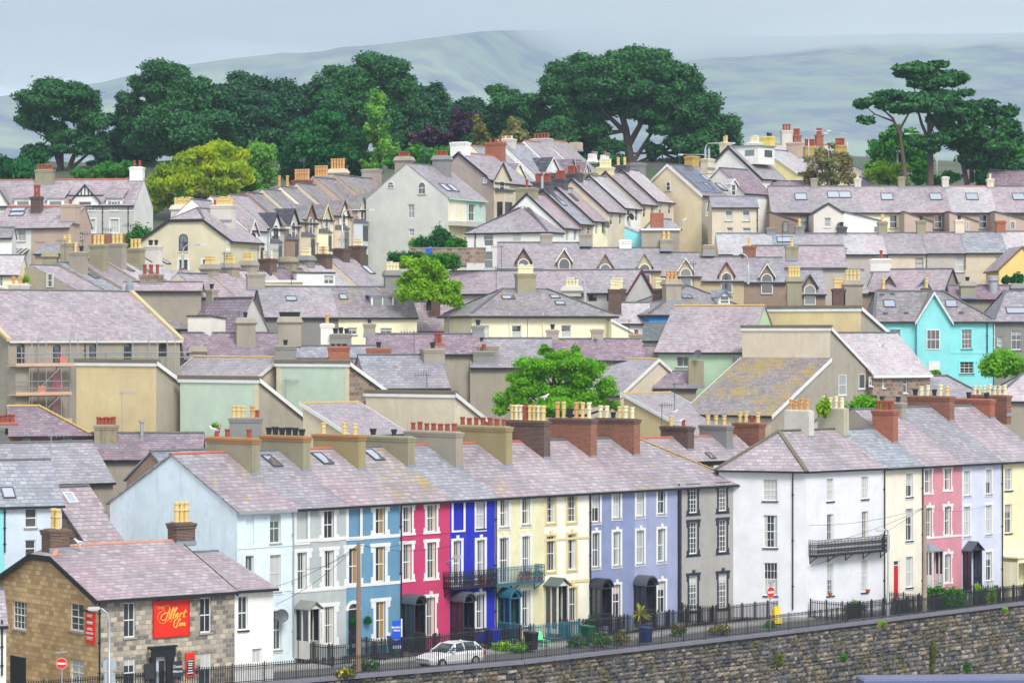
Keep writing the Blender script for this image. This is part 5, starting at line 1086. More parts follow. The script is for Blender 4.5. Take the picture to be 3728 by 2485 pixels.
# rows of low roofs between
P1 = House('house with weathered purple roof below the cream pair', 860, 1660, 247, 4, CEM); P1.gable(ve=650, vr=516, p=32); P1.std(SL['purple'], ridge=GREYR); P1.ch(790, 880, 448, CEM, 1, 'k', x=.2, sx=1., sy=.7); P1.ch(1322, 1405, 590, BRKR, 2, 'r', y=1.2, sx=.9, sy=.5, ph=.9); P1.ch(1605, 1690, 462, CEMG, 1, 'k', sx=1., sy=.7)
P2 = House('house with pale patched roof and pale stepped chimney', 360, 940, 240, 6, CEM); P2.gable(ve=720, vr=601, p=32); P2.std(SL['blue'], ridge=GREYR); P2.ch(524, 617, 450, pw('plaincream', 1, 1, 1), 1, 'o', y=3., sx=1.1, sy=.8); P2.ch(596, 742, 522, GRPEB, 3, 'k', y=2.6, sx=1.7, sy=.8); P2.ch(235, 410, 402, CEM, 7, 'k', x=-.6, sx=1.9, sy=.9, bell=1, vb=610, ph=.7)
P3 = House('house with dark purple roof, pebbledashed and red brick chimneys', 225, 950, 232, 6, CEM); P3.gable(ve=820, vr=692, p=32); P3.std(SL['purple'], ridge=GREYR); P3.ch(228, 384, 606, GRPEB, 1, 'k', sx=1.7, sy=.8, x=.6); P3.ch(582, 726, 612, BRKR, 3, 'k', sx=1.7, sy=.8, ph=.35); P3.ch(930, 1110, 622, BRKR, 1, 'k', sx=1.9, sy=.8, x=P3.w)
P4 = House('house with clean grey slate roof and small white windows left of the green tree', 865, 1440, 226, 15, TAU); P4.gable(ve=893, vr=664, p=34)
for r in ((1010, 908, 1085, 945), (1200, 912, 1252, 945), (1368, 918, 1420, 950)): P4.win('F', *r, nx=1, style='c', cur=0)
P4.std(SL['grey'], ridge=GREYR); P4.ch(1236, 1412, 628, CEM, 1, 'k', sx=1.7, sy=1.2, y=P4.d / 2 - .6)
P5 = House('house with grey roof behind the crown of the green tree', 1590, 2180, 247, 0, CEM); P5.gable(ve=745, vr=547, p=33); P5.std(SL['grey'], ridge=GREYR, ov=(-.002, -.002)); P5.ch(1602, 1775, 645, GRPEB, 1, 'r', y=.6, sx=1.8, sy=.9); P5.ch(1640, 1802, 605, CEM, 0, y=1.4, sx=1.7, sy=.8)
tile('M3'); P6 = House('house with paired rendered chimneys below the cream hipped house', 405, 1060, 249, 3, CEM); P6.gable(ve=695, vr=552, p=32); P6.std(SL['purple'], ridge=GREYR, ov=(-.002, .1)); P6.ch(390, 480, 492, TAU, 1, 'k', x=.3, sx=1.0, sy=.7); P6.ch(688, 777, 488, TAU, 0, sx=1.0, sy=.7)
P7 = House('low house with purple roof and stub chimney left of the pale green house', 760, 1180, 251, 0, CEM); P7.gable(ve=760, vr=602, p=32); P7.std(SL['purple'], ridge=GREYR); P7.ch(967, 1058, 524, CEMO, 1, 'r', sx=1.0, sy=.7, ph=.4)
P8 = House('small purple roofed house with leaning mossy chimney', 1140, 1440, 247, 0, CEM); P8.gable(ve=895, vr=782, p=30); P8.std(SL['purple'], ridge=GREYR); P8.ch(1382, 1505, 708, CEMO, 0, x=P8.w, y=.5, sx=1.3, sy=.9, cap=0); P8.dish('F', 1450, 662, .36)
P9 = House('cottage with soot stained and brick chimneys behind the hipped corner roof', 1040, 1900, 222, 40, CEM); P9.gable(ve=1430, vr=1265, p=30); P9.std(SL['pink'], ridge=REDR); P9.ch(1190, 1420, 1180, BRKD, 2, 'br', sx=.7, sy=None, y=P9.d / 2 - .2); P9.ch(1468, 1695, 1172, CEMG, 3, 'bbb', sx=.7, sy=None, y=P9.d / 2 - .2); P9.ch(1708, 1926, 1155, BRK, 4, 'bbrb', sx=.7, sy=None, y=P9.d / 2 - .2); P9.sky(1540, 1390, .55, .9)
tile('M4'); P10 = House('small slate roofed house behind the tall red brick stack', 700, 1000, 230, 40, WHT); P10.gable(ve=1215, vr=1080, p=30); P10.std(SL['pink'], ridge=GREYR);
P11 = House('hipped grey slate roof house behind the orange chimney pots', 1150, 1735, 249, 5, CEM); P11.gable(ve=985, vr=815, p=30, hip=(None, 3.2)); P11.std(SL['grey'], ridge=GREYR)
P12 = House('house with very pale slate roof at the right edge', 1740, 2300, 249, 0, CEM); P12.gable(ve=985, vr=800, p=32, hip=(3.2, None)); P12.std(SL['pale'], ridge=GREYR)
# -- cream hipped house, blue house, turquoise house
tile('M3'); Q1 = House('cream hipped house with rooflights and central chimney', -164, 838, 255, 16, CRM); Q1.gable(ve=372, vr=196, d=9.5, hip=(4.2, 4.6))
tile('M2'); Q1.win('F', 1690, 460, 1726, 545, cur=0)
tile('M3')
for r in ((125, 460, 193, 548), (478, 458, 546, 548)): Q1.win('F', *r, nx=1, cur=5)
Q1.std(SL['dull'], oe=.45, ridge=GREYR, gh=.16); Q1.ch(150, 292, 92, CEMO, 6, 'w', sx=1.7, sy=.9, y=Q1.d / 2 - .6)
for u, v, c in ((98, 262, WHITE), (432, 256, WHITE), (468, 302, WHITE)): Q1.sky(u, v, 1.2 if u < 200 else .9, .75, DARKG)
for u in (108, 345): Q1.pipe('F', u, 372, 545, CRM)
Q1b = lgab('M3', 'x', 838, 500, 838, 500, 990, 244, CRM, 'pale') if False else None
LT = House('cream lean-to beside the cream hipped house with white bargeboard', 836, 992, 257, 10, CRM); LT.profile([(0, LT.z(418)), (LT.w, LT.z(500))], ax='y', d=5); LT.std(SL['grey'], oe=.1, ov=(.12, .1), ridge=None, gut=None, barge=WHITE)
Q2 = House('bright blue house with wide hipped slate roof and small dormer', 1105, 1900, 263, 20, BLUW); Q2.gable(ve=372, vr=166, d=11.5, hip=(6.2, 5)); Q2.std(SL['dull'], oe=.25, ridge=GREYR)
Q2.ch(1210, 1322, 135, CEM, 3, 'o', x=Q2.lx(1265, 2.8), y=2.8, sx=1.5, sy=1.0, bell=1); Q2.dormer(1640, 205, 245, 82, WHITE, SL['grey'], barge=plain('blue_grey_barge', rgb(96, 120, 150)), yd=1.6, win=(.95, .8, .02), arch=False); Q2.sky(1370, 255, 1., .8)
LB = House('low dark green slate lean-to in front of the bright blue house', 1060, 1480, 257, -5, WHT); LB.profile([(0, LB.z(560)), (4, LB.z(440, 0, 4))]); LB.std(slate('slate_green', rgb(96, 104, 104), rgb(124, 130, 126), .3, .2), ridge=GREYR)
Q3 = House('small house with pinkish white roof between the cream and blue houses', 840, 1110, 264, 0, WHT); Q3.gable(ve=432, vr=293, p=34); Q3.std(SL['pale'], ridge=GREYR); Q3.ch(828, 925, 205, BRKD, 4, 'w', x=.3, y=1.2, sx=1.15, sy=.8)
Q4 = House('low purple roofed house with brick stub chimney below the tree', -250, 60, 266, 0, WHT); tile('M2'); Q4.A = Vector((kx(1180) * 266, 266)); Q4.w = Q4.lx(1480); Q4.root.location.x = Q4.A.x; Q4.gable(ve=490, vr=290, p=34); Q4.std(SL['pink'], ridge=GREYR); Q4.ch(1298, 1380, 188, BRKD, 3, 'w', y=2, sx=1., sy=.8)
tile('M4'); TQ = House('bright turquoise house with central gable and sash windows', 892, 1738, 270, 0, TURQ); TQ.gable(ve=412, vr=212, p=38, hip=(.6, 4.2))
for r in ((1003, 487, 1078, 602), (1515, 487, 1586, 626), (1503, 718, 1600, 802)): TQ.win('F', *r, nx=3 if r[0] > 1200 else 2, ny=2, sur=plain('turquoise_trim', rgb(140, 232, 234)), sw=.12, sill=NAVY, cur=None)
x0, x1 = TQ.lx(1192), TQ.lx(1432); zA = TQ.z(222, (x0 + x1) / 2, -.5); m = MB(); m.poly([(x0, -.5, TQ.zg), (x1, -.5, TQ.zg), (x1, -.5, TQ.ze), ((x0 + x1) / 2, -.5, zA), (x0, -.5, TQ.ze)]); m.poly([(x0, -.5, TQ.zg), (x0, 0, TQ.zg), (x0, 0, TQ.ze), (x0, -.5, TQ.ze)]); m.poly([(x1, -.5, TQ.zg), (x1, 0, TQ.zg), (x1, 0, TQ.ze), (x1, -.5, TQ.ze)]); gb = TQ.mb(m, 'gable_bay', TURQ)
m = MB(); xm = (x0 + x1) / 2; yk = (zA - TQ.ze) / ((TQ.zr - TQ.ze) / (TQ.d / 2)); kk = (zA - TQ.ze) / (xm - x0)
for sg, xe in ((-1, x0), (1, x1)): m.slab([(xe + sg * .2, -.75, TQ.ze - .2 * kk), (xm, -.75, zA + .05), (xm, min(yk, TQ.d / 2), zA + .05), (xe + sg * .2, 0, TQ.ze - .2 * kk)], .1)
TQ.mb(m, 'gable_roof', SL['dull'], gb); m = MB()
for sg, xe in ((-1, x0), (1, x1)): m.hexa([(xe + sg * .22, -.82, TQ.ze - .22 * kk - .28), (xm, -.82, zA - .25), (xm, -.76, zA - .25), (xe + sg * .22, -.76, TQ.ze - .22 * kk - .28)], [(xe + sg * .22, -.82, TQ.ze - .22 * kk + .02), (xm, -.82, zA + .08), (xm, -.76, zA + .08), (xe + sg * .22, -.76, TQ.ze - .22 * kk + .02)])
TQ.mb(m, 'bargeboard', plain('pale_barge', rgb(206, 220, 222)), gb)
wz = [(TQ.lx(1263, -.5), TQ.lx(1361, -.5), TQ.z(632, xm, -.5), TQ.z(486, xm, -.5))]
for (a, b, c, e) in wz: f = MB(); [f.box(p, q, -.56, -.505, r_, s_) for p, q, r_, s_ in ((a, a + .09, c, e), (b - .09, b, c, e), (a + .09, b - .09, c, c + .1), (a + .09, b - .09, e - .1, e), (a + .09, b - .09, (c + e) / 2 - .04, (c + e) / 2 + .04), ((a * 2 + b) / 3 - .02, (a * 2 + b) / 3 + .02, c + .1, e - .1), ((a + 2 * b) / 3 - .02, (a + 2 * b) / 3 + .02, c + .1, e - .1))]; fo = TQ.mb(f, 'window', WHITE, gb); p_ = MB(); p_.poly([(a + .05, -.52, c + .05), (b - .05, -.52, c + .05), (b - .05, -.52, e - .05), (a + .05, -.52, e - .05)]); TQ.mb(p_, 'pane', GL[0], gb)
m = MB(); m.box(TQ.lx(1278, -.5), TQ.lx(1360, -.5), -.56, -.505, TQ.zg, TQ.z(716, xm, -.5)); TQ.mb(m, 'door', WHITE)
TQ.std(SL['dull'], oe=.3, ridge=GREYR); TQ.sky(1000, 306, 1.1, 1.1, DARKG); TQ.sky(1440, 306, 1.1, 1.1, DARKG); TQ.pipe('F', 1697, 412, 660); TQ.band('F', 655, .08, TURQ)
m = MB()
for u, v in ((945, 240), (1020, 235), (970, 375), (1120, 372), (1512, 370)):
 y = 1.;
 for _ in range(20): x = TQ.lx(u, y); y += .5 * ((TQ.z(v, x, y) - TQ.ze) / math.tan(R(38)) - y)
 m = MB(); m.box(x - .2, x + .2, y - .15, y + .15, TQ.rz(x, y) - .1, TQ.rz(x, y) + .12); TQ.mb(m, 'roof_vent', DARKG)
GH = House('grey rendered house with hipped roof beside the turquoise one', 1745, 2300, 272, 0, GRPEB); GH.gable(ve=420, vr=212, d=9, hip=(1.8, 3))
for r in ((1870, 495, 1942, 632), (1770, 536, 1806, 606)): GH.win('F', *r, nx=2 if r[0] > 1800 else 1, cur=2)
GH.std(SL['grey'], ridge=GREYR, ov=(.1, .1)); GH.sky(1905, 356, 1.9, 1.1, DARKG); GH.ch(1872, 2000, 165, CEMG, 0, sx=1.8, sy=1., bell=1, y=GH.d / 2 + 1); GH.pipe('F', 1747, 420, 660, WHITE)
BK = House('low slate roofed house behind the turquoise gable with bell chimney', 1440, 2300, 284, 0, CEM); BK.gable(ve=260, vr=170, p=34); BK.std(SL['purple'], ridge=GREYR); BK.ch(1502, 1610, 148, CEM, 1, 'k', sx=1.4, sy=1., y=.2, bell=1)
m = MB(); xx = BK.lx(1740, 1.); zz = BK.z(105, xx, 1.); m.lathe([(.45, -3.), (.45, -.6), (.62, -.5), (.62, -.05), (.4, 0)], (xx, 1., zz), 14); BK.mb(m, 'steel_flue', GALV)
# ================= upper town =================
HT = plain('half_timber_black', (.03, .03, .04), .6)
def rowh(label, L, u0, u1, wall, rm, ve, vr, d=8., group=None, roof=True, **k):
 x0, x1 = L.x(u0), L.x(u1); h = L.house(label, x0, x1, wall, group=group); h.gable(ve=ve, vr=vr, d=d) if vr is not None else h.gable(ve=ve, d=d, p=k.pop('p', 40))
 h.rmat = SL[rm]; h.rk = dict(ridge=GREYR, ov=(.0, .02), oe=.15); h.rk.update(k); h.zg -= 1.5; h.root.location.z = h.zg; return h
def fz(h): h.walls(); h.roof(h.rmat, **h.rk); return h
# -- left: long white house with red ridge, house with lean-to in front of it
tile('T1'); W1 = House('long white and grey house with red ridge tiles and half timbered gable', -300, 1094, 345, -8, PEBW); W1.gable(ve=775, vr=572, d=8.5)
for r in ((723, 748, 776, 822), (907, 745, 961, 822)): W1.win('F', *r, nx=2, ny=1, sill=WHITE)
for r in ((740, 890, 778, 1002), (900, 890, 967, 1002)): W1.win('F', *r, nx=3, ny=1, sur=WHITE, sill=WHITE)
W1.walls(mats=[PEBW, PEBW, WHT, PEBW]); W1.roof(SL['pink'], ridge=REDR, ov=(.1, .05), barge=None)
W1.dormer(695, 606, 738, 232, WHT, SL['pink'], barge=HT, yd=-.15, win=(1.6, .8, -.1), arch=False, vb=775); W1.dormer(-10, 630, 745, 150, WHT, SL['pink'], barge=HT, yd=-.15)
m = MB(); xc = W1.lx(695);
for i in range(-3, 4): zt = W1.z(606 + abs(i) * 26 + 14, xc); m.box(xc + i * .42 - .06, xc + i * .42 + .06, -.2, -.15, W1.z(700, xc), zt)
m.box(xc - 2.3, xc + 2.3, -.21, -.151, W1.z(706, xc), W1.z(694, xc)); W1.mb(m, 'half_timbering', HT)
for u0, u1 in ((115, 262), (385, 522), (865, 998)):
 x0, x1 = W1.lx(u0), W1.lx(u1); zt = W1.z(722, x0); zb = W1.z(775, x0); m = MB(); m.box(x0, x1, -.02, 1.6, zb - .1, zt); d_ = W1.mb(m, 'dormer', WHT); m = MB(); m.box(x0 - .15, x1 + .15, -.25, .0, zt, zt + .16); m.slab([(x0 - .15, 0, zt + .16), (x1 + .15, 0, zt + .16), (x1 + .15, 2.3, zt + 1.3), (x0 - .15, 2.3, zt + 1.3)], .08); W1.mb(m, 'dormer_roof', SL['pink'], d_)
 m = MB(); m.box((x0 + x1) / 2 - .7, (x0 + x1) / 2 + .7, -.05, -.021, zb + .02, zt - .35); W1.mb(m, 'pane', GL[2], d_)
for u in (838, 1047): W1.pipe('F', u, 790, 1060)
W1.band('F', 832, .12, WHITE); m = MB(); W1.fb(m, 'F', .1, W1.w - .02, W1.zg, W1.z(1015), -.01, .05); W1.mb(m, 'brick_base', BRKR)
W1.ch(325, 410, 490, CEMO, 5, 'r', sx=2.2, sy=.9, y=W1.d / 2 - .5, ph=.6); W1.ch(1087, 1157, 470, WHT, 2, 'r', sx=1.6, sy=1., x=W1.w - .8, ph=.8)
W2 = houseR('white and pink beige house with lean-to glass porch in front of the long white house', -60, 566, 312, -25, pw('dullwhite', 222, 220, 214, dirt=.2)); W2.profile([(0, W2.z(945, W2.w)), sp(W2, W2.w, 690, 782), sp(W2, W2.w, 745, 940)])
for r in ((143, 978, 208, 1072), (300, 973, 366, 1072)): W2.win('F', *r, nx=2, cur=2)
W2.win('R', 655, 1000, 676, 1056, nx=1); W2.walls(mats=[W2.wall, PKB, PKB, PKB]); W2.roof(SL['pink'], ridge=REDR, ov=(.1, .1)); m = MB(); W2.fb(m, 'F', W2.lx(256), W2.w - .005, W2.zg, W2.ze - .2, -.01, .03); W2.mb(m, 'pebbledash_panel', PKB)
W2.ch(485, 570, 775, PKB, 1, 'r', sx=1.8, sy=1.2, x=W2.w - .6, y=W2.d / 2 - 1); W2.ch(268, 335, 710, BRKD, 2, 'r', sx=1.2, sy=.7, y=W2.d / 2, ph=1.3); W2.sky(150, 815, 1.9, .7, DARKG); W2.sky(140, 850, 1.9, .7, DARKG)
W2b = House('pink beige wing with sloping slate roof beside the white house', 285, 563, 308, -15, PKB); W2b.profile([(0, W2b.z(1165)), (2.4, W2b.z(1095, 0, 2.4))]); W2b.std(SL['grey'], ridge=None);
m = MB(); x0, x1 = W2.lx(85), W2.lx(240); z0, z1 = W2.z(1225, x0, -1.5), W2.z(1130, x0, 0)
for i in range(5): x = x0 + (x1 - x0) * i / 4; m.box(x - .04, x + .04, -1.5, -1.42, W2.zg, z1 - .7); m.bar((x, -1.5, z1 - .7), (x, 0, z1), .07)
m.bar((x0, -1.46, z1 - .7), (x1, -1.46, z1 - .7), .1); m.bar((x0, -1.46, z0), (x1, -1.46, z0), .1); cs = W2.mb(m, 'conservatory', WHITE); m = MB(); m.poly([(x0, -1.5, z1 - .68), (x1, -1.5, z1 - .68), (x1, 0, z1), (x0, 0, z1)]); m.poly([(x0, -1.45, W2.zg), (x1, -1.45, W2.zg), (x1, -1.45, z1 - .7), (x0, -1.45, z1 - .7)]); W2.mb(m, 'pane', GL[1], cs)
W0 = House('white house with gabled slate roof at the left edge below the white long house', -200, 95, 300, 0, WHT); W0.gable(ve=1030, vr=955, p=35); W0.std(SL['dull'], ridge=GREYR)
W00 = House('cream cottage with pale slate roof behind the chapel at the left edge', -200, 155, 262, 0, CRM); W00.gable(ve=1330, vr=1180, p=34); W00.win('F', -20, 1345, 22, 1440, sill=WHITE); W00.std(SL['pale'], ridge=GREYR); W00.ch(110, 255, 1425, CEMP, 3, 'o', x=W00.w + .3, y=-1.5, sx=1.9, sy=.7, vb=1480)
# -- terrace of tall thin chimneys: faces to the right, roofs step up the hill
G = 'terrace of tall chimney stacks'; TC = Line(640, 262, 60)
row = [(640, 852, 1470, 1262, 'pink', 'nearest house of the tall chimney terrace with grey gable end', GRB), (852, 985, 1460, 1240, 'blue', 'house of the tall chimney terrace with blue slates and one rooflight', CEMO), (985, 1190, 1440, 1210, 'fine', 'house of the tall chimney terrace beside the blue slated one', CEMO), (1190, 1375, 1420, 1195, 'pale', 'house of the tall chimney terrace with pale roof and dark rooflights', CEMO), (1375, 1545, 1390, 1165, 'pale', 'last house of the tall chimney terrace below the cream half hipped house', CEMO)]
TCH = []
for (u0, u1, ve, vr, rm, lab, wl) in row:
 h = rowh(lab, TC, u0, u1, wl, rm, ve, vr, d=11, group=G); fz(h); TCH.append(h)
TCH[0].win('L', 383, 1335, 438, 1445, nx=1, sill=None, cut=False)
for h, u0, u1, vt, n, pk, mat in ((TCH[0], 603, 680, 1160, 2, 'bk', CEM), (TCH[1], 768, 842, 1100, 3, 'b', CEMO), (TCH[2], 920, 995, 1092, 3, 'b', CEM), (TCH[3], 1072, 1142, 1132, 3, 'b', CEMO), (TCH[4], 1213, 1290, 1110, 2, 'k', CEMP)): h.ch(u0, u1, vt, mat, n, pk, y=h.d / 2 - 1.8, x=h.lx((u0 + u1) / 2, h.d / 2 - 1.8), sx=.75, sy=1.6, ph=.9)
TCH[1].sky(760, 1357, .7, 1.1); TCH[3].sky(1045, 1297, .7, 1.2); TCH[4].sky(1225, 1230, .6, 1.); TCH[4].sky(1345, 1240, .7, 1.1)
tile('T1'); TF = House('low house with two stub chimneys behind the chapel ridge', 500, 900, 285, 0, PKB); TF.gable(ve=1300, vr=1245, p=35); TF.std(SL['grey']); TF.ch(507, 590, 1090, CEMO, 2, 'b', y=0., sx=1.2, sy=.9, vb=1260); TF.ch(412, 500, 1165, CEMO, 0, y=-.5, sx=1.4, sy=.9, x=-1, vb=1260, bell=1)
RS = House('low slate roof cottage with mossy stack of red pots and rooftop aerials', 1000, 1640, 258, 0, CEM); RS.gable(ve=1460, vr=1400, p=32); RS.std(SL['pink'], ridge=GREYR); RS.ch(1165, 1300, 1345, STOLD, 3, 'r', sx=2., sy=.9, ph=.9)
for u, v in ((1330, 1300), (1400, 1310), (1470, 1300)): RS.aerial(u, v, 1400)
# -- cream half hipped house at the corner, then the street of gabled dormers
CG = houseR('large cream house with half hipped gable and arched window', 1140, 1878, 292, -22, pw('stonecream', 218, 208, 178, dirt=.12)); CG.gablef(ve=1062, vr=790, d=6.5, ze=CG.z(1062), hip=(2.2, None), hz=(.62, 0), xr=CG.w * .53)
CG.win('F', 1463, 1012, 1532, 1152, nx=2, arch=True, frame=plain('dark_frame', (.05, .06, .08)), cut=False, cur=None, sill=WHITE)
for r in ((1462, 1222, 1530, 1300), (1655, 1222, 1730, 1300)): CG.win('F', *r, nx=2, sur=WHITE, sw=.25, frame=NAVY, cur=None)
CG.walls(); CG.roof(SL['finep'], oe=.35, ov=(.15, .1), ridge=GREYR, barge=HT, bw=.28); m = MB(); z_ = CG.zg
while z_ < CG.ze - .5: CG.fb(m, 'F', CG.w - .5, CG.w - .003, z_, z_ + .4, -.01, .04); z_ += .8
CG.mb(m, 'quoins', WHITE)
CG.ch(1422, 1592, 780, CEMP, 8, 'b', x=CG.w * .25, y=4.5, sx=2.4, sy=1., bell=1); CG.ch(1752, 1932, 780, CEMP, 8, 'rbbbbbbb', x=CG.w * .72, y=4., sx=2.4, sy=1.1);
G = 'street of houses with gabled dormers'; tile('T2'); DS = Line(-140, 296, 66)
ds = [(-140, 10, 1000, 'fine', WHT, 'white dormered house next to the cream half hipped one', WHITE, 50, 895), (10, 160, 970, 'dark', WHT, 'first white dormered house with a new dark slate roof', HT, 232, 835), (160, 300, 955, 'dark', PEBW, 'grey white dormered house with dark slates and black bargeboards', HT, 375, 803), (300, 425, 935, 'dull', BRN, 'brown dormered house with maroon bargeboard', plain('maroon', (.12, .02, .035)), 515, 765), (425, 570, 905, 'dull', BEI, 'beige dormered house with yellow bargeboard', plain('buff_barge', rgb(232, 214, 150)), 645, 768), (570, 700, 880, 'dull', CRM, 'cream dormered house with black bargeboard and bay window', HT, 785, 738), (700, 850, 850, 'dull', BEI, 'beige dormered house with pale blue bargeboard', plain('blue_barge', rgb(110, 140, 165)), 935, 696), (850, 1010, 800, 'dull', PKB, 'pink beige dormered house with two storey white bay', HT, 1070, 640), (1010, 1300, 775, 'dull', PKB, 'pink beige dormered house at the top of the street', HT, 1245, 612)]
DSH = []
for i, (u0, u1, ve, rm, wl, lab, bg_, ud, vd) in enumerate(ds):
 h = rowh(lab, DS, u0, u1, wl, 'finep' if rm == 'dark' else rm, ve, None, d=9, group=G, p=38); fz(h); h.dormer(ud, vd, vd + 108, 62, wl, SL[rm], barge=bg_, yd=-.12, win=(.85, 1.9, .0), frame=HT if i < 2 else WHITE, vb=ve + 60); DSH.append(h)
 if i == 0: tile('T1'); h.ch(1935, 2118, 715, CEMP, 3, 'r', y=5, x=h.lx(2026, 5), sx=1., sy=None, along='y'); tile('T2')
 xa, xb = h.w * .12, h.w * .55; zb = h.zg; zt = h.ze - 1.6; m = MB(); m.hexa([(xa, 0, zb), (xb, 0, zb), (xb - .35, -.9, zb), (xa + .35, -.9, zb)], [(xa, 0, zt), (xb, 0, zt), (xb - .35, -.9, zt), (xa + .35, -.9, zt)])
 by = h.mb(m, 'bay', wl if i not in (7,) else plain('bay_white', rgb(204, 212, 220))); m = MB(); m.hexa([(xa - .15, 0, zt), (xb + .15, 0, zt), (xb - .25, -1.1, zt), (xa + .25, -1.1, zt)], [(xa, 0, zt + .45), (xb, 0, zt + .45), (xb - .5, -.5, zt + .4), (xa + .5, -.5, zt + .4)]); h.mb(m, 'bay_roof', DARKG, by)
 for zz in (zt - 2.0, zt - 5.2): m = MB(); m.box(xa + .45, xb - .45, -.95, -.905, zz, zz + 1.7); h.mb(m, 'pane', GL[i % 4], by)
for h, u0, u1, vt, mat, n, pk, bl in ((DSH[1], 60, 245, 660, CEMG, 0, 'b', 0), (DSH[2], 203, 387, 628, CEMG, 2, 'o', 0), (DSH[3], 362, 532, 575, BRK, 6, 'o', 0), (DSH[4], 525, 682, 545, CEMG, 5, 'o', 1), (DSH[5], 655, 822, 487, BEI, 5, 'o', 1), (DSH[7], 933, 1097, 488, TAU, 0, 'b', 0)): h.ch(u0, u1, vt, mat, n, pk, y=h.d / 2 + 1, x=h.lx((u0 + u1) / 2, h.d / 2 + 1), sx=.95, sy=None, along='y', bell=bl, ph=1.2)
# -- lower roofs in front of that street
G = 'terrace of brick and rendered stacks'; tile('T2'); BS = Line(-300, 262, 58)
bs = [(-300, -60, 1570, 'pink', 'near house of the brick stack terrace with bell topped chimney'), (-60, 160, 1555, 'pink', 'house of the brick stack terrace with a sooty brick chimney of buff pots'), (160, 420, 1540, 'pale', 'house of the brick stack terrace with an olive bell topped chimney'), (420, 700, 1515, 'purple', 'house of the brick stack terrace behind the white box dormer'), (700, 905, 1480, 'pale', 'house of the brick stack terrace with lichened dark bargeboard'), (905, 1120, 1425, 'finep', 'end house of the brick stack terrace with one rooflight')]
BSH = []
for i, (u0, u1, ve, rm, lab) in enumerate(bs): h = rowh(lab, BS, u0, u1, BEI, rm, ve, None, d=7.5, group=G, p=36); fz(h); BSH.append(h)
BSH[5].sky(985, 1305, 1., 1.4); tile('T1')
for h, u0, u1, vt, mat, n, pk, bl in ((BSH[0], 1637, 1785, 1262, CEM, 6, 'b', 1), (BSH[0], 1798, 1950, 1252, CEM, 6, 'b', 1), (BSH[1], 1950, 2100, 1232, CEM, 6, 'b', 1), (BSH[1], 2112, 2258, 1216, BRKD, 4, 'w', 0)): h.ch(u0, u1, vt, mat, n, pk, y=h.d / 2, x=h.lx((u0 + u1) / 2, h.d / 2), sx=1.1, sy=None, along='y', bell=bl, ph=.75, vb=1440)
tile('T2')
for h, u0, u1, vt, mat, n, pk, bl in ((BSH[2], 250, 405, 1205, CEMO, 0, 'w', 1), (BSH[2], 408, 552, 1192, CEMG, 6, 'w', 1), (BSH[3], 553, 695, 1178, BRKD, 6, 'wwoowww', 0), (BSH[4], 697, 838, 1132, BRKD, 0, 'w', 0), (BSH[5], 832, 973, 1112, BRKD, 6, 'w', 0)): h.ch(u0, u1, vt, mat, n, pk, y=h.d / 2, x=h.lx((u0 + u1) / 2, h.d / 2), sx=1.1, sy=None, along='y', bell=bl, ph=.75, vb=1400)
WD = House('white boarded flat roofed dormer block among the brick stacks', 405, 715, 274, 12, WHT); WD.profile([(0, WD.z(1322)), (3, WD.z(1322) + .1)]); WD.win('F', 625, 1350, 706, 1420, nx=2, ny=2, style='c', sill=None); WD.std(SL['dark'], oe=.1, ridge=None, gut=None)
WF = House('cream flat roofed extension with white fascia among the rooftops', 120, 455, 272, 8, CRM); WF.profile([(0, WF.z(1388)), (3, WF.z(1388) + .1)]); WF.std(plain('felt', rgb(200, 200, 204)), oe=.15, ridge=None, gut=WHITE)
# -- the large grey gabled house and its neighbours up the street
tile('T2'); BG = lgab('T2', 'large pale grey gabled house with mint trimmed bays', 1637, 705, 1300, 430, 1945, 318, pw('palegrey', 206, 208, 200, dirt=.12), 'fine', a=62, ov=(.05, .1))
for r in ((1310, 770, 1362, 882), (1318, 970, 1360, 1028)): BG.win('L', *r, nx=2, cur=2, sill=None)
BG.win('L', 1397, 588, 1457, 688, arch=True, nx=2, cut=False, sill=STONE, cur=None); BG.win('L', 1145, 588, 1200, 640, arch=True, nx=2, cut=False, sill=None, cur=None)
MINTT = plain('mint_trim', rgb(176, 226, 208), .6)
for r in ((1650, 755, 1680, 900), (1712, 760, 1765, 905), (1805, 770, 1862, 905), (1890, 772, 1915, 905)): BG.win('F', *r, nx=2, sur=MINTT if r[0] > 1780 else WHITE, sw=.25, sill=None)
fin(BG, gut=MINTT); m = MB(); BG.fb(m, 'F', .02, BG.w * .48, BG.zg, BG.ze - .35, -.01, .012); BG.mb(m, 'cream_panel', CRM); BG.band('F', 925, .5, CEMP, o=.9, name='bay_roof')
BG.ch(1243, 1352, 385, CEM, 4, 'r', y=BG.d / 2 + 1, x=1.2, sx=1.1, sy=1.8, bell=1); BG.ch(1535, 1640, 378, CEMG, 4, 'r', y=BG.d / 2 - 1, x=BG.lx(1588, BG.d / 2 - 1), sx=1.2, sy=1.8, bell=1); BG.sky(1615, 635, 1.2, 1.4); BG.sky(1675, 638, 1.2, 1.4)
BB = lgab('T2', 'brown gabled house with half timbered cream bay', 2012, 578, 1725, 342, 2320, 338, TAU, 'fine', a=60, barge=HT, bw=.3, ridge=REDR)
BB.win('L', 1925, 552, 1958, 598, nx=1, cut=False); fin(BB, mats=[BEI, TAU, BEI, BEI]); BB.dormer(2075, 430, 560, 130, BEI, SL['fine'], barge=HT, yd=-.2, win=(1.2, 1.1, -.3), arch=False, vb=640)
BB.ch(1655, 1820, 268, pw('white', 1, 1, 1), 0, y=BB.d / 2 + .3, x=BB.lx(1738, BB.d / 2 + .3), sx=1.1, sy=None, along='y'); BB.ch(1940, 2108, 272, BRKR, 3, 'r', y=BB.d / 2, x=BB.lx(2024, BB.d / 2), sx=1., sy=None, along='y', ph=.5)
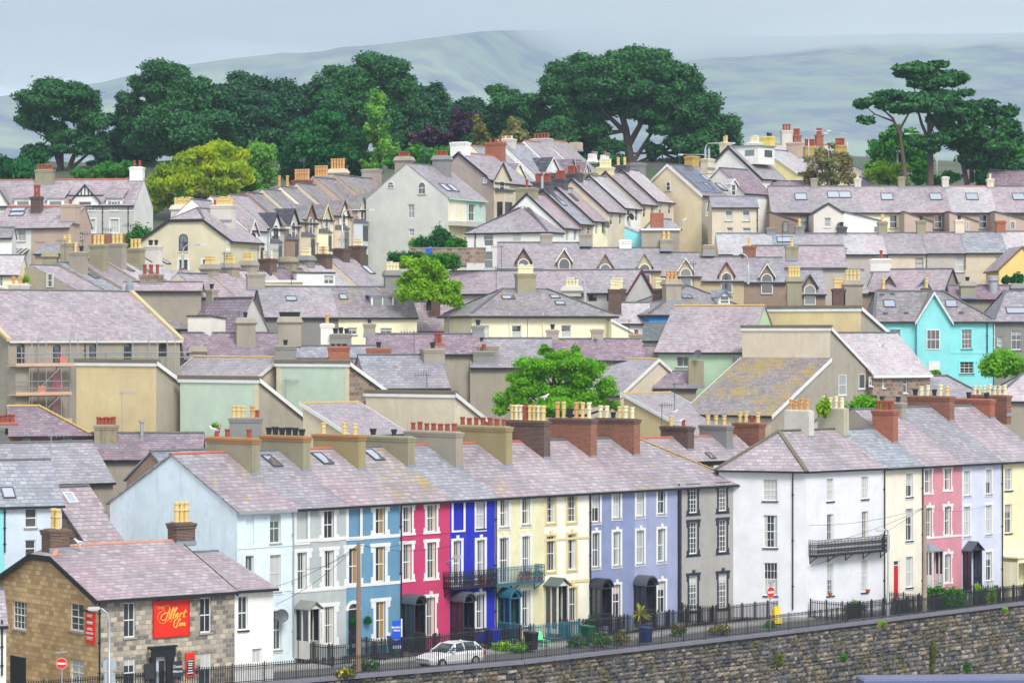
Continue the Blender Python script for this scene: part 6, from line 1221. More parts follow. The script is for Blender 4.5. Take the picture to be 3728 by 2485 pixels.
xa, xb = BB.lx(2015), BB.lx(2110); zt = BB.z(665, xa); m = MB(); m.box(xa + .3, xb - .2, -1.1, 0, BB.zg, zt); by = BB.mb(m, 'bay', BEI); m = MB(); m.box(xa + .1, xb, -1.3, -.02, zt, zt + .25); BB.mb(m, 'bay_roof', DARKG, by); m = MB(); m.box(xa + .6, xb - .5, -1.15, -1.105, zt - 4, zt - 1.2); BB.mb(m, 'pane', GL[0], by); m = MB(); m.poly([(xa + .29, -.95, zt - 4), (xa + .29, -.2, zt - 4), (xa + .29, -.2, zt - 1.2), (xa + .29, -.95, zt - 1.2)]); BB.mb(m, 'pane', GL[0], by)
tile('T3'); G = 'houses with red ridges and gabled fronts'; RR = Line(95, 352, 58)
for i, (u0, u1, ve, vr, rm, wl, lab, ud, vd, bg_) in enumerate([(95, 330, 560, None, 'purple', CRM, 'cream house with purple gable roof behind the stepped terrace', 195, 435, WHITE), (330, 520, 525, None, 'blue', WHT, 'white house with black timbered gable and blue slate dormer roof', 472, 385, WHITE), (520, 690, 510, None, 'purple', WHT, 'white house with purple dormer roof and black bargeboard', 632, 400, HT), (690, 860, 500, None, 'purple', WHT, 'white house with small red ridged gable below the big pine', 745, 425, WHITE)]):
 h = rowh(lab, RR, u0, u1, wl, 'blue' if i < 2 else 'fine', ve, None, d=10, group=G, p=40); h.rk['ridge'] = REDR; fz(h); h.dormer(ud, vd, vd + 105, 110 if i < 2 else 60, wl, SL['dark' if i == 1 else 'purple'], barge=bg_, yd=-.2, win=(1.2, 1.2, -.2), arch=False, vb=ve + 60, frame=HT if i else WHITE)
 if i == 0: h.ch(30, 178, 240, CEMP, 4, 'ow', y=5, x=h.lx(104, 5), sx=1., sy=None, along='y', ph=.4); h.ch(290, 475, 238, paint('pale_stack', rgb(186, 186, 184), dirt=.7), 5, 'r', y=5, x=h.lx(384, 5), sx=1.1, sy=None, along='y', ph=.7)
 if i == 2: h.ch(607, 722, 270, PKB, 1, ' ', y=5, x=h.lx(664, 5), sx=1.1, sy=None, along='y', cap=0)
 if i == 3:
  for u in (800, 900): h.ch(u - 22, u + 22, 400, WHT, 1, 'r', y=4, x=h.lx(u, 4), sx=1., sy=.8, ph=1., bell=1)
# -- stepped terrace in the centre, white hipped house at its end
G = 'stepped terrace in the middle of the upper town'; ST = Line(430, 300, 62)
WHX = rowh('white hipped end house of the stepped terrace', ST, 430, 562, pw('cleanwhite', 238, 236, 230, dirt=.1), 'fine', 985, 758, d=9.5, group=G); tile('T2'); WHX.d = WHX.ly(1790, 0); tile('T3'); WHX.profile([(0, WHX.ze), (WHX.d / 2, WHX.zr), (WHX.d, WHX.ze)]); WHX.hip = (4.3, None)
for r in ((145, 992, 222, 1075),): WHX.win('L', *r, nx=1, cur=0, sill=None)
tile('T2')
for r in ((1928, 1002, 2005, 1112), (1928, 1155, 2000, 1290)): WHX.win('L', *r, nx=1, sill=None, cur=None if r[1] > 1100 else 0)
tile('T3'); fz(WHX); WHX.pipe('L', -155, 995, 1250)
st = [(562, 692, 952, 'finep', WHT, 'white house of the stepped terrace with dark downpipe'), (692, 802, 918, 'blue', PKB, 'pink beige house of the stepped terrace with rooflights'), (802, 922, 895, 'finep', CRM, 'cream house of the stepped terrace with satellite dish'), (922, 1062, 820, 'finep', BEI, 'beige house of the stepped terrace above the cream one'), (1062, 1192, 790, 'pale', WHT, 'white house of the stepped terrace with a black dish'), (1192, 1322, 758, 'pink', BEI2, 'sand house of the stepped terrace with white downpipe'), (1322, 1462, 735, 'pale', BEI, 'top beige house of the stepped terrace')]
STH = []
for i, (u0, u1, ve, rm, wl, lab) in enumerate(st):
 h = rowh(lab, ST, u0, u1, wl, rm, ve, None, d=8.6, group=G, p=40, barge=HT, bw=.25, ov=(.06, .0)); x0 = u0 + 12; h.win('F', x0 + 8, ve + 25, x0 + 34, ve + 120, nx=1, sill=None); h.win('F', u1 - 45, ve + 20, u1 - 18, ve + 115, nx=1, sill=None); fz(h); STH.append(h)
for h, u0, u1, vt, mat, n, pk in ((WHX, 172, 357, 640, CEMO, 1, 'r'), (STH[0], 313, 482, 588, BRKK, 7, 'r'), (STH[1], 470, 602, 565, BRKK, 5, 'r'), (STH[2], 572, 724, 522, BRKK, 5, 'rrr r'), (STH[2], 722, 842, 515, CEMO, 0, 'r'), (STH[3], 833, 978, 470, pw('creamstack', 224, 210, 168, dirt=.25), 5, 'w'), (STH[4], 970, 1102, 455, BRKK, 3, 'b b'), (STH[5], 1100, 1235, 440, CEMG, 0, 'b')): h.ch(u0, u1, vt, mat, n, pk, y=4.6, x=h.lx((u0 + u1) / 2, 4.6), sx=1., sy=None, along='y', ph=.9)
STH[1].sky(520, 730, 1., 2.2); STH[2].sky(645, 715, .8, 1.2); STH[2].dish('F', 885, 938, .4); STH[4].dish('F', 1085, 872, .4, BLACK)
LQ = House('low turquoise and white walled lean-to below the stepped terrace', 1060, 1225, 290, -10, TURQ); LQ.profile([(0, LQ.z(1060)), (LQ.w, LQ.z(1060))]) ; LQ.profile([(0, LQ.z(945)), (LQ.w, LQ.z(1010))], ax='y', d=5); LQ.std(SL['pale'], ridge=None, gut=None)
LX = House('low flat white roofed extension with brick chimney below the cream gabled house', 1200, 1510, 288, 0, CEM); LX.profile([(0, LX.z(968)), (4, LX.z(968) + .1)]); LX.std(plain('felt', 0), oe=.15, ridge=None, gut=WHITE); LX.ch(1298, 1352, 845, BRKR, 1, ' ', x=LX.lx(1325, 1), y=1, sx=1.3, sy=1., cap=0)
LY = House('cream gabled outbuilding with small slate roof above the white flat roof', 1370, 1510, 300, 40, CRM); LY.gable(ve=955, vr=885, p=34); LY.std(SL['fine'])
# -- cream gabled house with solar panels, white house with dark bargeboards, yellow house
CS = lgab('T3', 'cream gabled house with solar panels and yellow brick chimney', 1690, 685, 1415, 442, 1905, 326, BEI2, 'dull', a=50, barge=WHITE, ridge=GREYR)
CS.win('L', 1403, 585, 1437, 660, nx=1, arch=True, cut=False, cur=None); CS.win('F', 1722, 745, 1747, 866, nx=1, sill=None); fin(CS, mats=[GRB, BEI2, BEI2, BEI2])
(a, za), (b, zb), _ = CS.prof; m = MB(); q = lambda x, t, o: (x, a + (b - a) * t, za + (zb - za) * t + o)
for i in range(3):
 for j in range(3): x0, x1, t0, t1 = .5 + i * 1.25, 1.7 + i * 1.25, .06 + j * .3, .34 + j * .3; m.hexa([q(x0, t0, .02), q(x1, t0, .02), q(x1, t1, .02), q(x0, t1, .02)], [q(x0, t0, .1), q(x1, t0, .1), q(x1, t1, .1), q(x0, t1, .1)])
PVM = plain('solar_glass', (.10, .12, .17), .12, 0, .7); CS.mb(m, 'solar_panel', PVM); CS.sky(1745, 625, 1., 1.5); CS.sky(1850, 632, 1., 1.5); CS.sky(1715, 555, .9, 1.2)
CS.ch(1568, 1690, 382, BRKY, 0, y=CS.d / 2 + .3, x=CS.lx(1628, CS.d / 2), sx=1.3, sy=None, along='y'); CS.ch(1695, 1812, 402, BEI, 0, y=CS.d / 2 + .3, x=CS.lx(1755, CS.d / 2), sx=1.3, sy=None, along='y')
CE = House('beige flat fronted extension with grey slate roof beside the cream gabled house', 1775, 2150, 318, 0, BEI); CE.gable(ve=788, vr=705, d=6.5)
for r in ((1885, 815, 1941, 905), (2025, 815, 2081, 905), (1895, 958, 1945, 1010), (2025, 960, 2090, 1010)): CE.win('F', *r, nx=1, cur=5)
CE.std(SL['grey'], ridge=GREYR); CE.pipe('F', 2145, 800, 1000)
WB = lgab('T3', 'white gabled house with dark bargeboards and white box dormer', 2182, 550, 1910, 292, 2368, 345, pw('cleanwhite', 1, 1, 1), 'fine', a=48, barge=NAVY, bw=.35)
WB.win('L', 1988, 478, 2042, 572, nx=2, ny=1, style='c', cut=False, cur=3); WB.win('L', 2078, 660, 2128, 702, nx=2, cur=None); fin(WB)
x0, x1 = .6, 3.8; y0 = 1.0; zt = WB.z(300, 2, y0); zb = WB.z(445, 2, y0); m = MB(); m.box(x0, x1, y0, 5, zb, zt); d_ = WB.mb(m, 'dormer', WHT); m = MB(); m.box(x0 - .15, x1 + .15, y0 - .2, 5.1, zt, zt + .15); WB.mb(m, 'dormer_roof', LEAD, d_); m = MB(); m.box(x0 + 1.2, x1 - .5, y0 - .04, y0 - .003, zb + .9, zt - .4); WB.mb(m, 'pane', GL[2], d_); m = MB(); m.poly([(x0 - .004, y0 + .6, zb + 1), (x0 - .004, y0 + 2, zb + 1), (x0 - .004, y0 + 2, zt - .4), (x0 - .004, y0 + .6, zt - .4)]); WB.mb(m, 'pane', GL[2], d_)
WB.ch(1835, 1932, 268, BEI, 2, 'b', y=WB.d / 2 + 1.2, x=WB.lx(1884, WB.d / 2 + 1.2), sx=1.2, sy=None, along='y'); WB.ch(2060, 2186, 270, WHT, 6, 'w', y=WB.d / 2, x=WB.lx(2122, WB.d / 2), sx=1.2, sy=None, along='y')
WV = lgab('T3', 'small purple roofed wing with white dormer between the cream and white gables', 2040, 668, 1840, 470, 2260, 332, WHT, 'purple', a=48); fin(WV); WV.dormer(1948, 560, 600, 60, WHT, SL['pale'], barge=WHITE, yd=.3, win=(.8, 1.3, -.1), arch=False)
YH = lgab('T4', 'yellow gabled house with yellow chimney and white bargeboards', 388, 500, 125, 318, 640, 372, pw('softyellow', 240, 226, 170, dirt=.1), 'pale', a=52, barge=WHITE); tile('T4'); fin(YH)
YH.ch(95, 212, 222, paint('yellow_lichened_render', rgb(232, 208, 110), dirt=.3), 3, ' kk', y=YH.d / 2 + 2, x=YH.lx(152, YH.d / 2 + 2), sx=1.2, sy=None, along='y'); YH.ch(302, 438, 270, PKB, 0, y=YH.d / 2 - .6, x=YH.lx(370, YH.d / 2 - .6), sx=1.2, sy=None, along='y')
YB = House('far house with red ridge, red chimneys and yellow brick stacks', 215, 800, 395, 10, WHT); YB.gable(ve=345, vr=278, p=36); YB.std(SL['pale'], ridge=REDR)
for u0, u1, vt, mat, n, pk in ((255, 352, 172, CEMP, 3, 'r'), (350, 422, 208, BRKR, 3, 'r'), (537, 602, 205, BRKR, 3, 'r')): YB.ch(u0, u1, vt, mat, n, pk, sx=None, sy=.8, ph=.9, vb=300)
for u0, u1, vt, n in ((440, 546, 300, 5), (688, 790, 292, 4)): YB.ch(u0, u1, vt, BRKY, n, 'r', y=-2, sx=None, sy=.9, vb=420, ph=1.)
YC = House('far pale roofed house half hidden by the thin birch', 480, 1060, 372, 8, BEI2); YC.gable(ve=540, vr=365, p=34, hip=(2, 6)); YC.std(SL['fine'], ridge=GREYR)
YD = House('low far slate roof right of the thin birch', 900, 1120, 352, 0, BEI2); YD.gable(ve=640, vr=552, p=34, hip=(None, 3)); YD.std(SL['dull'], ridge=GREYR)
# -- back terrace with rear extensions
G = 'long back terrace below the tall pines'; BT = Line(175, 332, 0)
GRL = pw('greylilac', 196, 188, 180, dirt=.2, peb=.2)
bt = [(175, 560, 'fine', BRN, 'brown rear terraced house with white gabled extension at the left end of the back terrace'), (560, 920, 'fine', WHT, 'white rear terraced house with two rooflights in the back terrace'), (920, 1282, 'finep', CRM, 'cream rear terraced house with a streaked pink roof in the back terrace'), (1282, 1645, 'finep', BRN, 'dark pebbledashed rear house with maroon gutter in the back terrace'), (1645, 2016, 'pale', PKB, 'rear house with pale grey new slates and red ridge in the back terrace'), (2016, 2420, 'finep', BRN, 'rear house at the right end of the back terrace')]
wn = [[(417, 862, 478, 970)], [(803, 878, 841, 952)], [(1145, 858, 1205, 965)], [(1508, 858, 1570, 965)], [(1873, 855, 1938, 965)], [(2125, 905, 2170, 970)]]; sk = [[420], [686, 780], [1122], [1520], [1816], [2195]]
for i, (u0, u1, rm, wl, lab) in enumerate(bt):
 h = BT.house(lab, BT.x(u0), BT.x(u1), wl, group=G); h.gable(ze=BT.h.A.y * 0 + CZ - kz(826) * 332, zr=CZ - kz(620) * 336.5, d=9); h.d = 9
 for r in wn[i]: h.win('F', *r, nx=1, cur=None if i else 2, frame=WHITE if i else HT)
 h.walls(ins=.004); h.roof(SL[rm], ov=(-.002, -.002), ridge=REDR if i == 4 else GREYR, gut=plain('maroon', 0) if i == 3 else BLACK)
 for u in sk[i]: h.sky(u, 710 if len(sk[i]) == 1 else 693, 1.4, 1.4, DARKG)
 cu = [(537, 582, 562, CEM), (900, 938, 560, CEMP), (1262, 1303, 548, CEMO), (1623, 1666, 548, CEMP), (1995, 2038, 565, BEI), (2400, 2440, 560, BEI)][i]; h.ch(cu[0], cu[1], cu[2], cu[3], 1, ' bk w '[i], x=h.w, sx=.75, sy=.8, ph=.6)
 ul, ur = [(165, 415), (765, 1110), (1130, 1265), (1265, 1495), (1632, 1868), (2005, 2330)][i]
 if i != 2:     # rear wing with a mono-pitch roof
  e = h; xl, xr = e.lx(ul, -4), e.lx(ur, -4); z0, z1 = e.z(828, xl, -4), e.z(912, xr, -4); m = MB(); m.poly([(xl, -4, e.zg), (xr, -4, e.zg), (xr, -4, z1), (xl, -4, z0)]); m.poly([(xl, -4, e.zg), (xl, -.01, e.zg), (xl, -.01, z0), (xl, -4, z0)]); m.poly([(xr, -4, e.zg), (xr, -.01, e.zg), (xr, -.01, z1), (xr, -4, z1)])
  wg = e.mb(m, 'rear_wing', [WHT if i == 1 else [BRN, WHT, CRM, PKB, PKB, PKB][i]]); m = MB(); m.slab([(xl - .1, -4.15, z0 + .08), (xr + .15, -4.15, z1 + .03), (xr + .15, -.02, z1 + .03), (xl - .1, -.02, z0 + .08)], .1); e.mb(m, 'wing_roof', DARKG, wg)
  m = MB(); us = [(272, 318, 912, 1000), (1015, 1057, 945, 1000), (0, 0, 0, 0), (1378, 1392, 922, 990), (1772, 1792, 910, 978), (2125, 2169, 905, 970)][i]; m.box(e.lx(us[0], -4), e.lx(us[1], -4), -4.05, -4.002, e.z(us[3], xl, -4), e.z(us[2], xl, -4)); fo = e.mb(m, 'window', WHITE if i else HT, wg); m = MB(); m.box(e.lx(us[0] + 5, -4), e.lx(us[1] - 5, -4), -4.06, -4.052, e.z(us[3] - 5, xl, -4), e.z(us[2] + 6, xl, -4)); e.mb(m, 'pane', GL[2], wg)
GX = House('white gabled rear extension with pale blue window in front of the back terrace', 525, 765, 326, 0, pw('palewarm', 220, 214, 206, dirt=.12)); GX.gablef(ve=832, vr=757, d=5.8); GX.win('F', 612, 880, 663, 955, nx=1, cur=2, sill=WHITE); GX.std(SL['dark'], oe=.1, ov=(.1, 0), ridge=None, gut=None, barge=HT); GX.dish('F', 738, 945, .4)
# -- long roofs in front of the back terrace
G = 'long plain terrace with grey brown rear walls'; LT_ = Line(-254, 304, 0)
lt = [(-254, 205, 'pale', 'end house with white patched slates in the plain terrace'), (205, 440, 'blue', 'house with a skewed rooflight in the plain terrace'), (440, 790, 'finep', 'house with an uneven purple roof in the plain terrace'), (790, 1125, 'pale', 'house with whitened slates and yellow pot in the plain terrace'), (1125, 1445, 'fine', 'house with plain grey roof and dark window in the plain terrace'), (1445, 1760, 'fine', 'house with stained grey roof in the plain terrace'), (1760, 2100, 'blue', 'house with red brick stub chimney in the plain terrace'), (2100, 2420, 'pale', 'house at the right end of the plain terrace')]
for i, (u0, u1, rm, lab) in enumerate(lt):
 h = LT_.house(lab, LT_.x(u0), LT_.x(u1), GRL if i % 2 else BEI, group=G); dv = -4 * max(0, i - 3); h.gable(ze=CZ - kz(1166 + dv) * 304, zr=CZ - kz(1005 + dv) * 308, d=8.); h.d = 8
 for r in ((1033, 1190, 1092, 1292), (1355, 1208, 1420, 1292), (1683, 1203, 1754, 1322), (2010, 1190, 2082, 1305)):
  if u0 < r[0] < u1: h.win('F', *r, nx=1, frame=plain('brown_frame', (.16, .07, .03)) if 1300 < r[0] < 1400 else WHITE, cur=0 if r[0] > 1300 else None)
 h.walls(ins=.004); h.roof(SL[rm], ov=(-.002, -.002), ridge=GREYR)
 c = {1: (405, 463, 950, CEMG, 'b'), 0: (76, 138, 962, CEMG, ' '), 2: (757, 809, 955, BRKK, 'k'), 3: (1068, 1133, 915, CEMO, 'b'), 4: (1392, 1452, 905, CEMO, 'k'), 5: (1717, 1776, 900, BEI, 'k'), 6: (2035, 2101, 908, BRKR, ' ')}.get(i)
 if c: h.ch(c[0], c[1], c[2], c[3], 1, c[4], x=h.w if i < 7 else None, sx=.95, sy=.85, ph=.8)
 if i == 1: h.sky(290, 1060, 1.7, 1.2, DARKG)
 if i in (3, 4, 5): h.pipe('F', u1, 1165, 1300, plain('brown_pipe', 0) if i == 3 else GREYR)
tile('T3')
# -- terrace of arched dormers
G = 'terrace of arched dormers'; AD = Line(20, 284, 0); OCP = pw('ochrepebble', 206, 186, 150, dirt=.2, peb=.3)
ad = [(20, 395, 1282, 1078, 'fine', BRN, 'purple roofed dormer house with black bargeboard at the left end of the arched dormer terrace', (238, 1128, HT)), (395, 700, 1288, 1080, 'fine', BRN, 'arched dormer house with white bargeboard beside the pale party wall', (570, 1125, WHITE)), (700, 1010, 1290, 1122, 'finep', BRN, 'arched dormer house with plain gable and dark half round window', (905, 1170, None)), (1010, 1360, 1300, 1122, 'fine', OCP, 'arched dormer house with tall white window and yellow lichen', (1225, 1170, None)), (1360, 1690, 1345, 1160, 'fine', OCP, 'ochre arched dormer house with white bargeboard', (1560, 1205, WHITE)), (1690, 2035, 1382, 1195, 'fine', OCP, 'ochre arched dormer house with maroon bargeboard', (1893, 1240, plain('maroon', 0))), (2035, 2380, 1392, 1200, 'grey', BRN, 'brown arched dormer house with cream bargeboard', (2222, 1250, OFFW)), (2380, 2700, 1490, 1300, 'fine', BRN, 'brown arched dormer house with black bargeboard right of the bell chimney', (2572, 1340, HT))]
for i, (u0, u1, ve, vr, rm, wl, lab, dm_) in enumerate(ad):
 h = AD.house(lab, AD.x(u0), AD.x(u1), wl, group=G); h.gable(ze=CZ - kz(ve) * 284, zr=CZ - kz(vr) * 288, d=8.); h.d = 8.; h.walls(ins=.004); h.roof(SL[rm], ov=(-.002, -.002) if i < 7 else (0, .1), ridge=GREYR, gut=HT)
 h.dormer(dm_[0], dm_[1], dm_[1] + 92, 118, wl, SL[rm], barge=dm_[2], yd=-.05, win=(1.15, 2.0, .1), vb=ve + 14 if i not in (0, 1, 2) else ve)
 c = {0: (378, 466, 1015, CEM, 0), 1: (695, 790, 1012, CEM, 0), 2: (1022, 1112, 1065, WHT, 0), 3: (1355, 1445, 1058, CEM, 2), 4: (1703, 1788, 1105, CEM, 0), 5: (2035, 2125, 1112, BRK, 1), 6: (2380, 2470, 1112, CEMO, 1)}.get(i)
 if c: h.ch(c[0], c[1], c[2], c[3], c[4], 'b', x=h.lx((c[0] + c[1]) / 2, 4), sx=1.2, sy=.9, ph=.8)
tile('T4'); E1 = House('slate roofed house between the two dormer terraces', 45, 790, 292, 0, GRL); E1.gable(ve=1272, vr=1103, p=36); E1.std(SL['finep'], ridge=GREYR)
E2 = House('brown house with dark and blue dormers behind the turquoise house', 530, 960, 296, 0, BRN); E2.gable(ve=1482, vr=1300, p=36); E2.std(SL['grey'], ridge=GREYR); E2.ch(648, 745, 1262, CEMG, 1, 'k', sx=2., sy=.9)
E3 = houseR('slate roofed house with black and blue gabled dormers', 960, 1585, 294, -25, CEM); E3.gable(ve=1470, vr=1298, p=38); E3.std(SL['finep'], ridge=GREYR, barge=HT); E3.ch(960, 1062, 1218, pw('plaincream', 1, 1, 1), 1, 'r', x=.6, sx=2., sy=.9, ph=.9)
E3.dormer(1148, 1355, 1440, 110, CEM, SL['fine'], barge=HT, yd=.8); E3.dormer(1432, 1372, 1450, 110, CEM, SL['fine'], barge=plain('sky_blue_barge', rgb(70, 150, 214)), yd=.6)
tile('T4')
for (u0, u1, vt, n, bl, hh, mat) in ((305, 425, 1365, 4, 1, 1, CEMO), (768, 918, 1392, 4, 1, 1, CEM), (678, 778, 1460, 4, 0, 1, BRKD), (1052, 1130, 1465, 4, 0, 1, BRKD), (1408, 1475, 1455, 3, 0, 1, BRKD)):
 E2.ch(u0, u1, vt, mat, n, 'b', y=-17, x=E2.lx((u0 + u1) / 2, -17), sx=None, sy=1., bell=bl, ph=1., vb=1660)
EY = House('ochre gabled house at the right edge of the upper town', 2035, 2420, 293, 0, pw('ochreyellow', 238, 204, 130, dirt=.1)); EY.gablef(ve=1290, vr=1108, d=8); EY.std(SL['pink'], barge=plain('brown_barge', (.2, .09, .05)), ridge=None)
ER = House('mossy purple roof at the top right edge below the pines', 1965, 2420, 348, 0, CEM); ER.gable(ve=640, vr=495, p=36); ER.std(SL['purple'], ridge=GREYR); ER.aerial(1968, 480, 500, y=ER.d / 2)
EW = House('purple roof just left of the back terrace behind its first chimney', 185, 470, 345, 0, CEM); EW.gable(ve=660, vr=578, p=36); EW.std(SL['purple'], ridge=GREYR)
# -- row with brown verge below the arched dormers
tile('T3'); RB = houseR('pale pebbledashed gable with maroon verge below the arched dormers', -560, 1078, 272, -24, PEBW, zg=None); RB.profile([(0, RB.z(1478, RB.w)), sp(RB, RB.w, 1190, 1297), sp(RB, RB.w, 1292, 1480)])
for r in ((766, 1505, 835, 1560), (917, 1508, 952, 1560)): RB.win('F', *r, nx=1, cur=None, frame=plain('brown_frame', 0), sill=None)
RB.walls(); RB.roof(SL['fine'], ridge=GREYR, barge=plain('maroon', 0), bw=.3, ov=(.1, .1)); RB.ch(578, 690, 1440, CEMP, 4, 'w', y=-.6, sx=1.6, sy=.9, bell=1, vb=1520, ph=.8); RB.dish('R', 1272, 1528, .36); RB.ch(945, 1056, 1460, BRKD, 5, 'w', y=-1.6, sx=1.3, sy=.9, vb=1600, ph=1.); RB.ch(1318, 1388, 1462, BRKD, 4, 'w', y=-1.6, x=RB.lx(1352, -1.6), sx=1.2, sy=.9, vb=1600, ph=1.)
# aerials on the roofs
rg = random.Random(9)
for h in TCH[1:] + BSH[1:] + DSH[2:8:2] + STH[1::2] + [P1, P4, P5, P7, NEE, V3, Q1, Q2, RB, E1, E2, GH, W1, CS, BG, P9, R2, L2, U4]:
 x = h.w * rg.uniform(.25, .75); y = h.d * .5 if h.ax == 'x' else 1.; z0 = h.rz(x, min(y, h.d - .1)); H_ = rg.uniform(1.6, 2.8); m = MB(); m.tube([(x, y, z0 - .3), (x, y, z0 + H_)], .03, 5); L_ = rg.choice((-1.1, 1.1)); m.bar((x - L_ * .2, y, z0 + H_ - .1), (x + L_, y + .2, z0 + H_ - .1), .035)
 for i in range(6): a = x - L_ * .15 + L_ * 1.1 * i / 5; m.bar((a, y - .2, z0 + H_ - .1), (a, y + .3, z0 + H_ - .1), .022); m.bar((a, y, z0 + H_ - .3), (a, y, z0 + H_ + .1), .022)
 h.mb(m, 'aerial', DARKG)
EXPO = .77
# ---- terrain under the town
t = NT('town_ground'); g = t.obj(); c = t.mix(t.ramp(t.noise(g, .12, 4), [(.45, 0.), (.55, 1.)]), (.10, .10, .095), (.05, .10, .03)); c = t.mix(t.ramp(t.noise(g, 1.5, 4), [(.3, 0.), (.8, .5)]), c, (.16, .15, .13)); GROUND = t.fin(c, .9)
WL = [(-60, 128), (-40, 144), (-19.1, 160.5), (-11.1, 166.5), (.6, 175.3), (17, 191.8), (37.7, 214), (75, 252)]     # line of the sea wall
def grid(name, fz_, xs, ys, mat, kind='structure', smooth=True):
 n, k = len(xs), len(ys); v = [(x, y, fz_(x, y)) for y in ys for x in xs]; f = [(j * n + i, j * n + i + 1, (j + 1) * n + i + 1, (j + 1) * n + i) for j in range(k - 1) for i in range(n - 1)]
 me = bpy.data.meshes.new(name); me.from_pydata(v, [], f); me.materials.append(mat); me.polygons.foreach_set('use_smooth', [smooth] * len(f)); o = bpy.data.objects.new(name, me); COL.objects.link(o); o['kind'] = kind; return o
def wall_y(x):
 for (a, b), (c, d) in zip(WL, WL[1:]):
  if a <= x <= c: return b + (d - b) * (x - a) / (c - a)
 return WL[0][1] if x < WL[0][0] else WL[-1][1] + (x - WL[-1][0])
xs = [-90 + 3 * i for i in range(67)]; n = len(xs); offs = [0.3, 4, 8, 12, 16, 20, 25, 30, 36, 42, 48, 54, 62, 72, 84, 100, 120, 145, 170, 200, 240, 280, 330, 400, 520, 700]
v = [(x * (1 + max(0, o - 40) / 500), wall_y(x) + o, terr(x * (1 + max(0, o - 40) / 500), wall_y(x) + o) if o > 16 else 0) for o in offs for x in xs]
f = [(j * n + i, j * n + i + 1, (j + 1) * n + i + 1, (j + 1) * n + i) for j in range(len(offs) - 1) for i in range(n - 1)]
me = bpy.data.meshes.new('ground'); me.from_pydata(v, [], f); me.materials.append(GROUND); me.polygons.foreach_set('use_smooth', [True] * len(f)); go = bpy.data.objects.new('ground', me); COL.objects.link(go); go['kind'] = 'structure'
# street: pavement, carriageway
t = NT('asphalt'); c = t.mix(t.noise(t.obj(), .8, 6), (.10, .10, .10), (.17, .165, .16)); c = t.mix(t.noise(t.obj(), 14., 3), mul((1, 1, 1), .08), c); ASPH = t.fin(c, .9)
PAVE = masonry('pavement', (.34, .33, .31), (.40, .39, .36), (.3, .29, .28), w=.8, h=.6, mort=.015, mcol=(.2, .2, .19), soot=.2)
def strip(name, o0, o1, z, mat, pts=WL, thick=0, kind='structure'):
 m = MB()
 for (a, b), (c, d) in zip(pts, pts[1:]):
  q = [(a, b + o0, z), (c, d + o0, z), (c, d + o1, z), (a, b + o1, z)]
  if thick: m.slab(q, thick)
  else: m.poly(q)
 o = m.build(name, mat); o['kind'] = kind; return o
strip('road', 1.4, 8.2, .006, ASPH); strip('pavement', 8.2, 10.4, .13, PAVE, thick=.13); strip('pavement', .35, 1.4, .12, PAVE, thick=.12)
g_ = MB()
for (a, b), (c, d) in zip(WL, WL[1:]): g_.poly([(a, b + 10.4, .05), (c, d + 10.4, .05), (c, d + 16, .05), (a, b + 16, .05)])
go = g_.build('garden_soil', plain('soil_and_gravel', (.20, .18, .15), .95)); go['kind'] = 'structure'
# low quay in front of the wall
quay = grid('quay_ground', lambda x, y: -9., [-300 + 60 * i for i in range(11)], [60 + 20 * j for j in range(11)], ASPH)
# ---- the sea wall: rough blocks, coping
rw = thing('stone_retaining_wall', 'long dark rubble stone retaining wall below the street railings', 'wall', (0, 170, -9)); rg = random.Random(3)
SW = masonry('sea_wall_stone', rgb(96, 92, 96), rgb(150, 132, 112), rgb(72, 74, 84), w=.7, h=.36, mort=.0, wob=.1, soot=.45, dark=(.035, .037, .045), moss=(.12, .12, .03))
SW2 = masonry('sea_wall_mortar', rgb(96, 88, 80), rgb(120, 110, 96), rgb(80, 76, 72), w=.5, h=.4, soot=.5)
SWs = []
for i, c in enumerate([rgb(108, 109, 112), rgb(162, 154, 144), rgb(80, 82, 90), rgb(136, 128, 120), rgb(164, 146, 122), rgb(120, 119, 120)]):
 t = NT('wall_stone_' + 'abcdef'[i]); q = t.mix(t.noise(t.obj(), 3.5, 6, .7), mul(c, .45), mul(c, 1.3)); q = t.mix(t.ramp(t.noise(t.obj(), .6, 6, .75), [(.48, 0.), (.64, .85)]), q, (.15, .11, .035) if i % 2 else (.09, .10, .045)); t.bump(t.noise(t.obj(), 5, 6, .7), .8, .08); SWs.append(t.fin(q, .92, .15))
bk = MB(); st = MB()
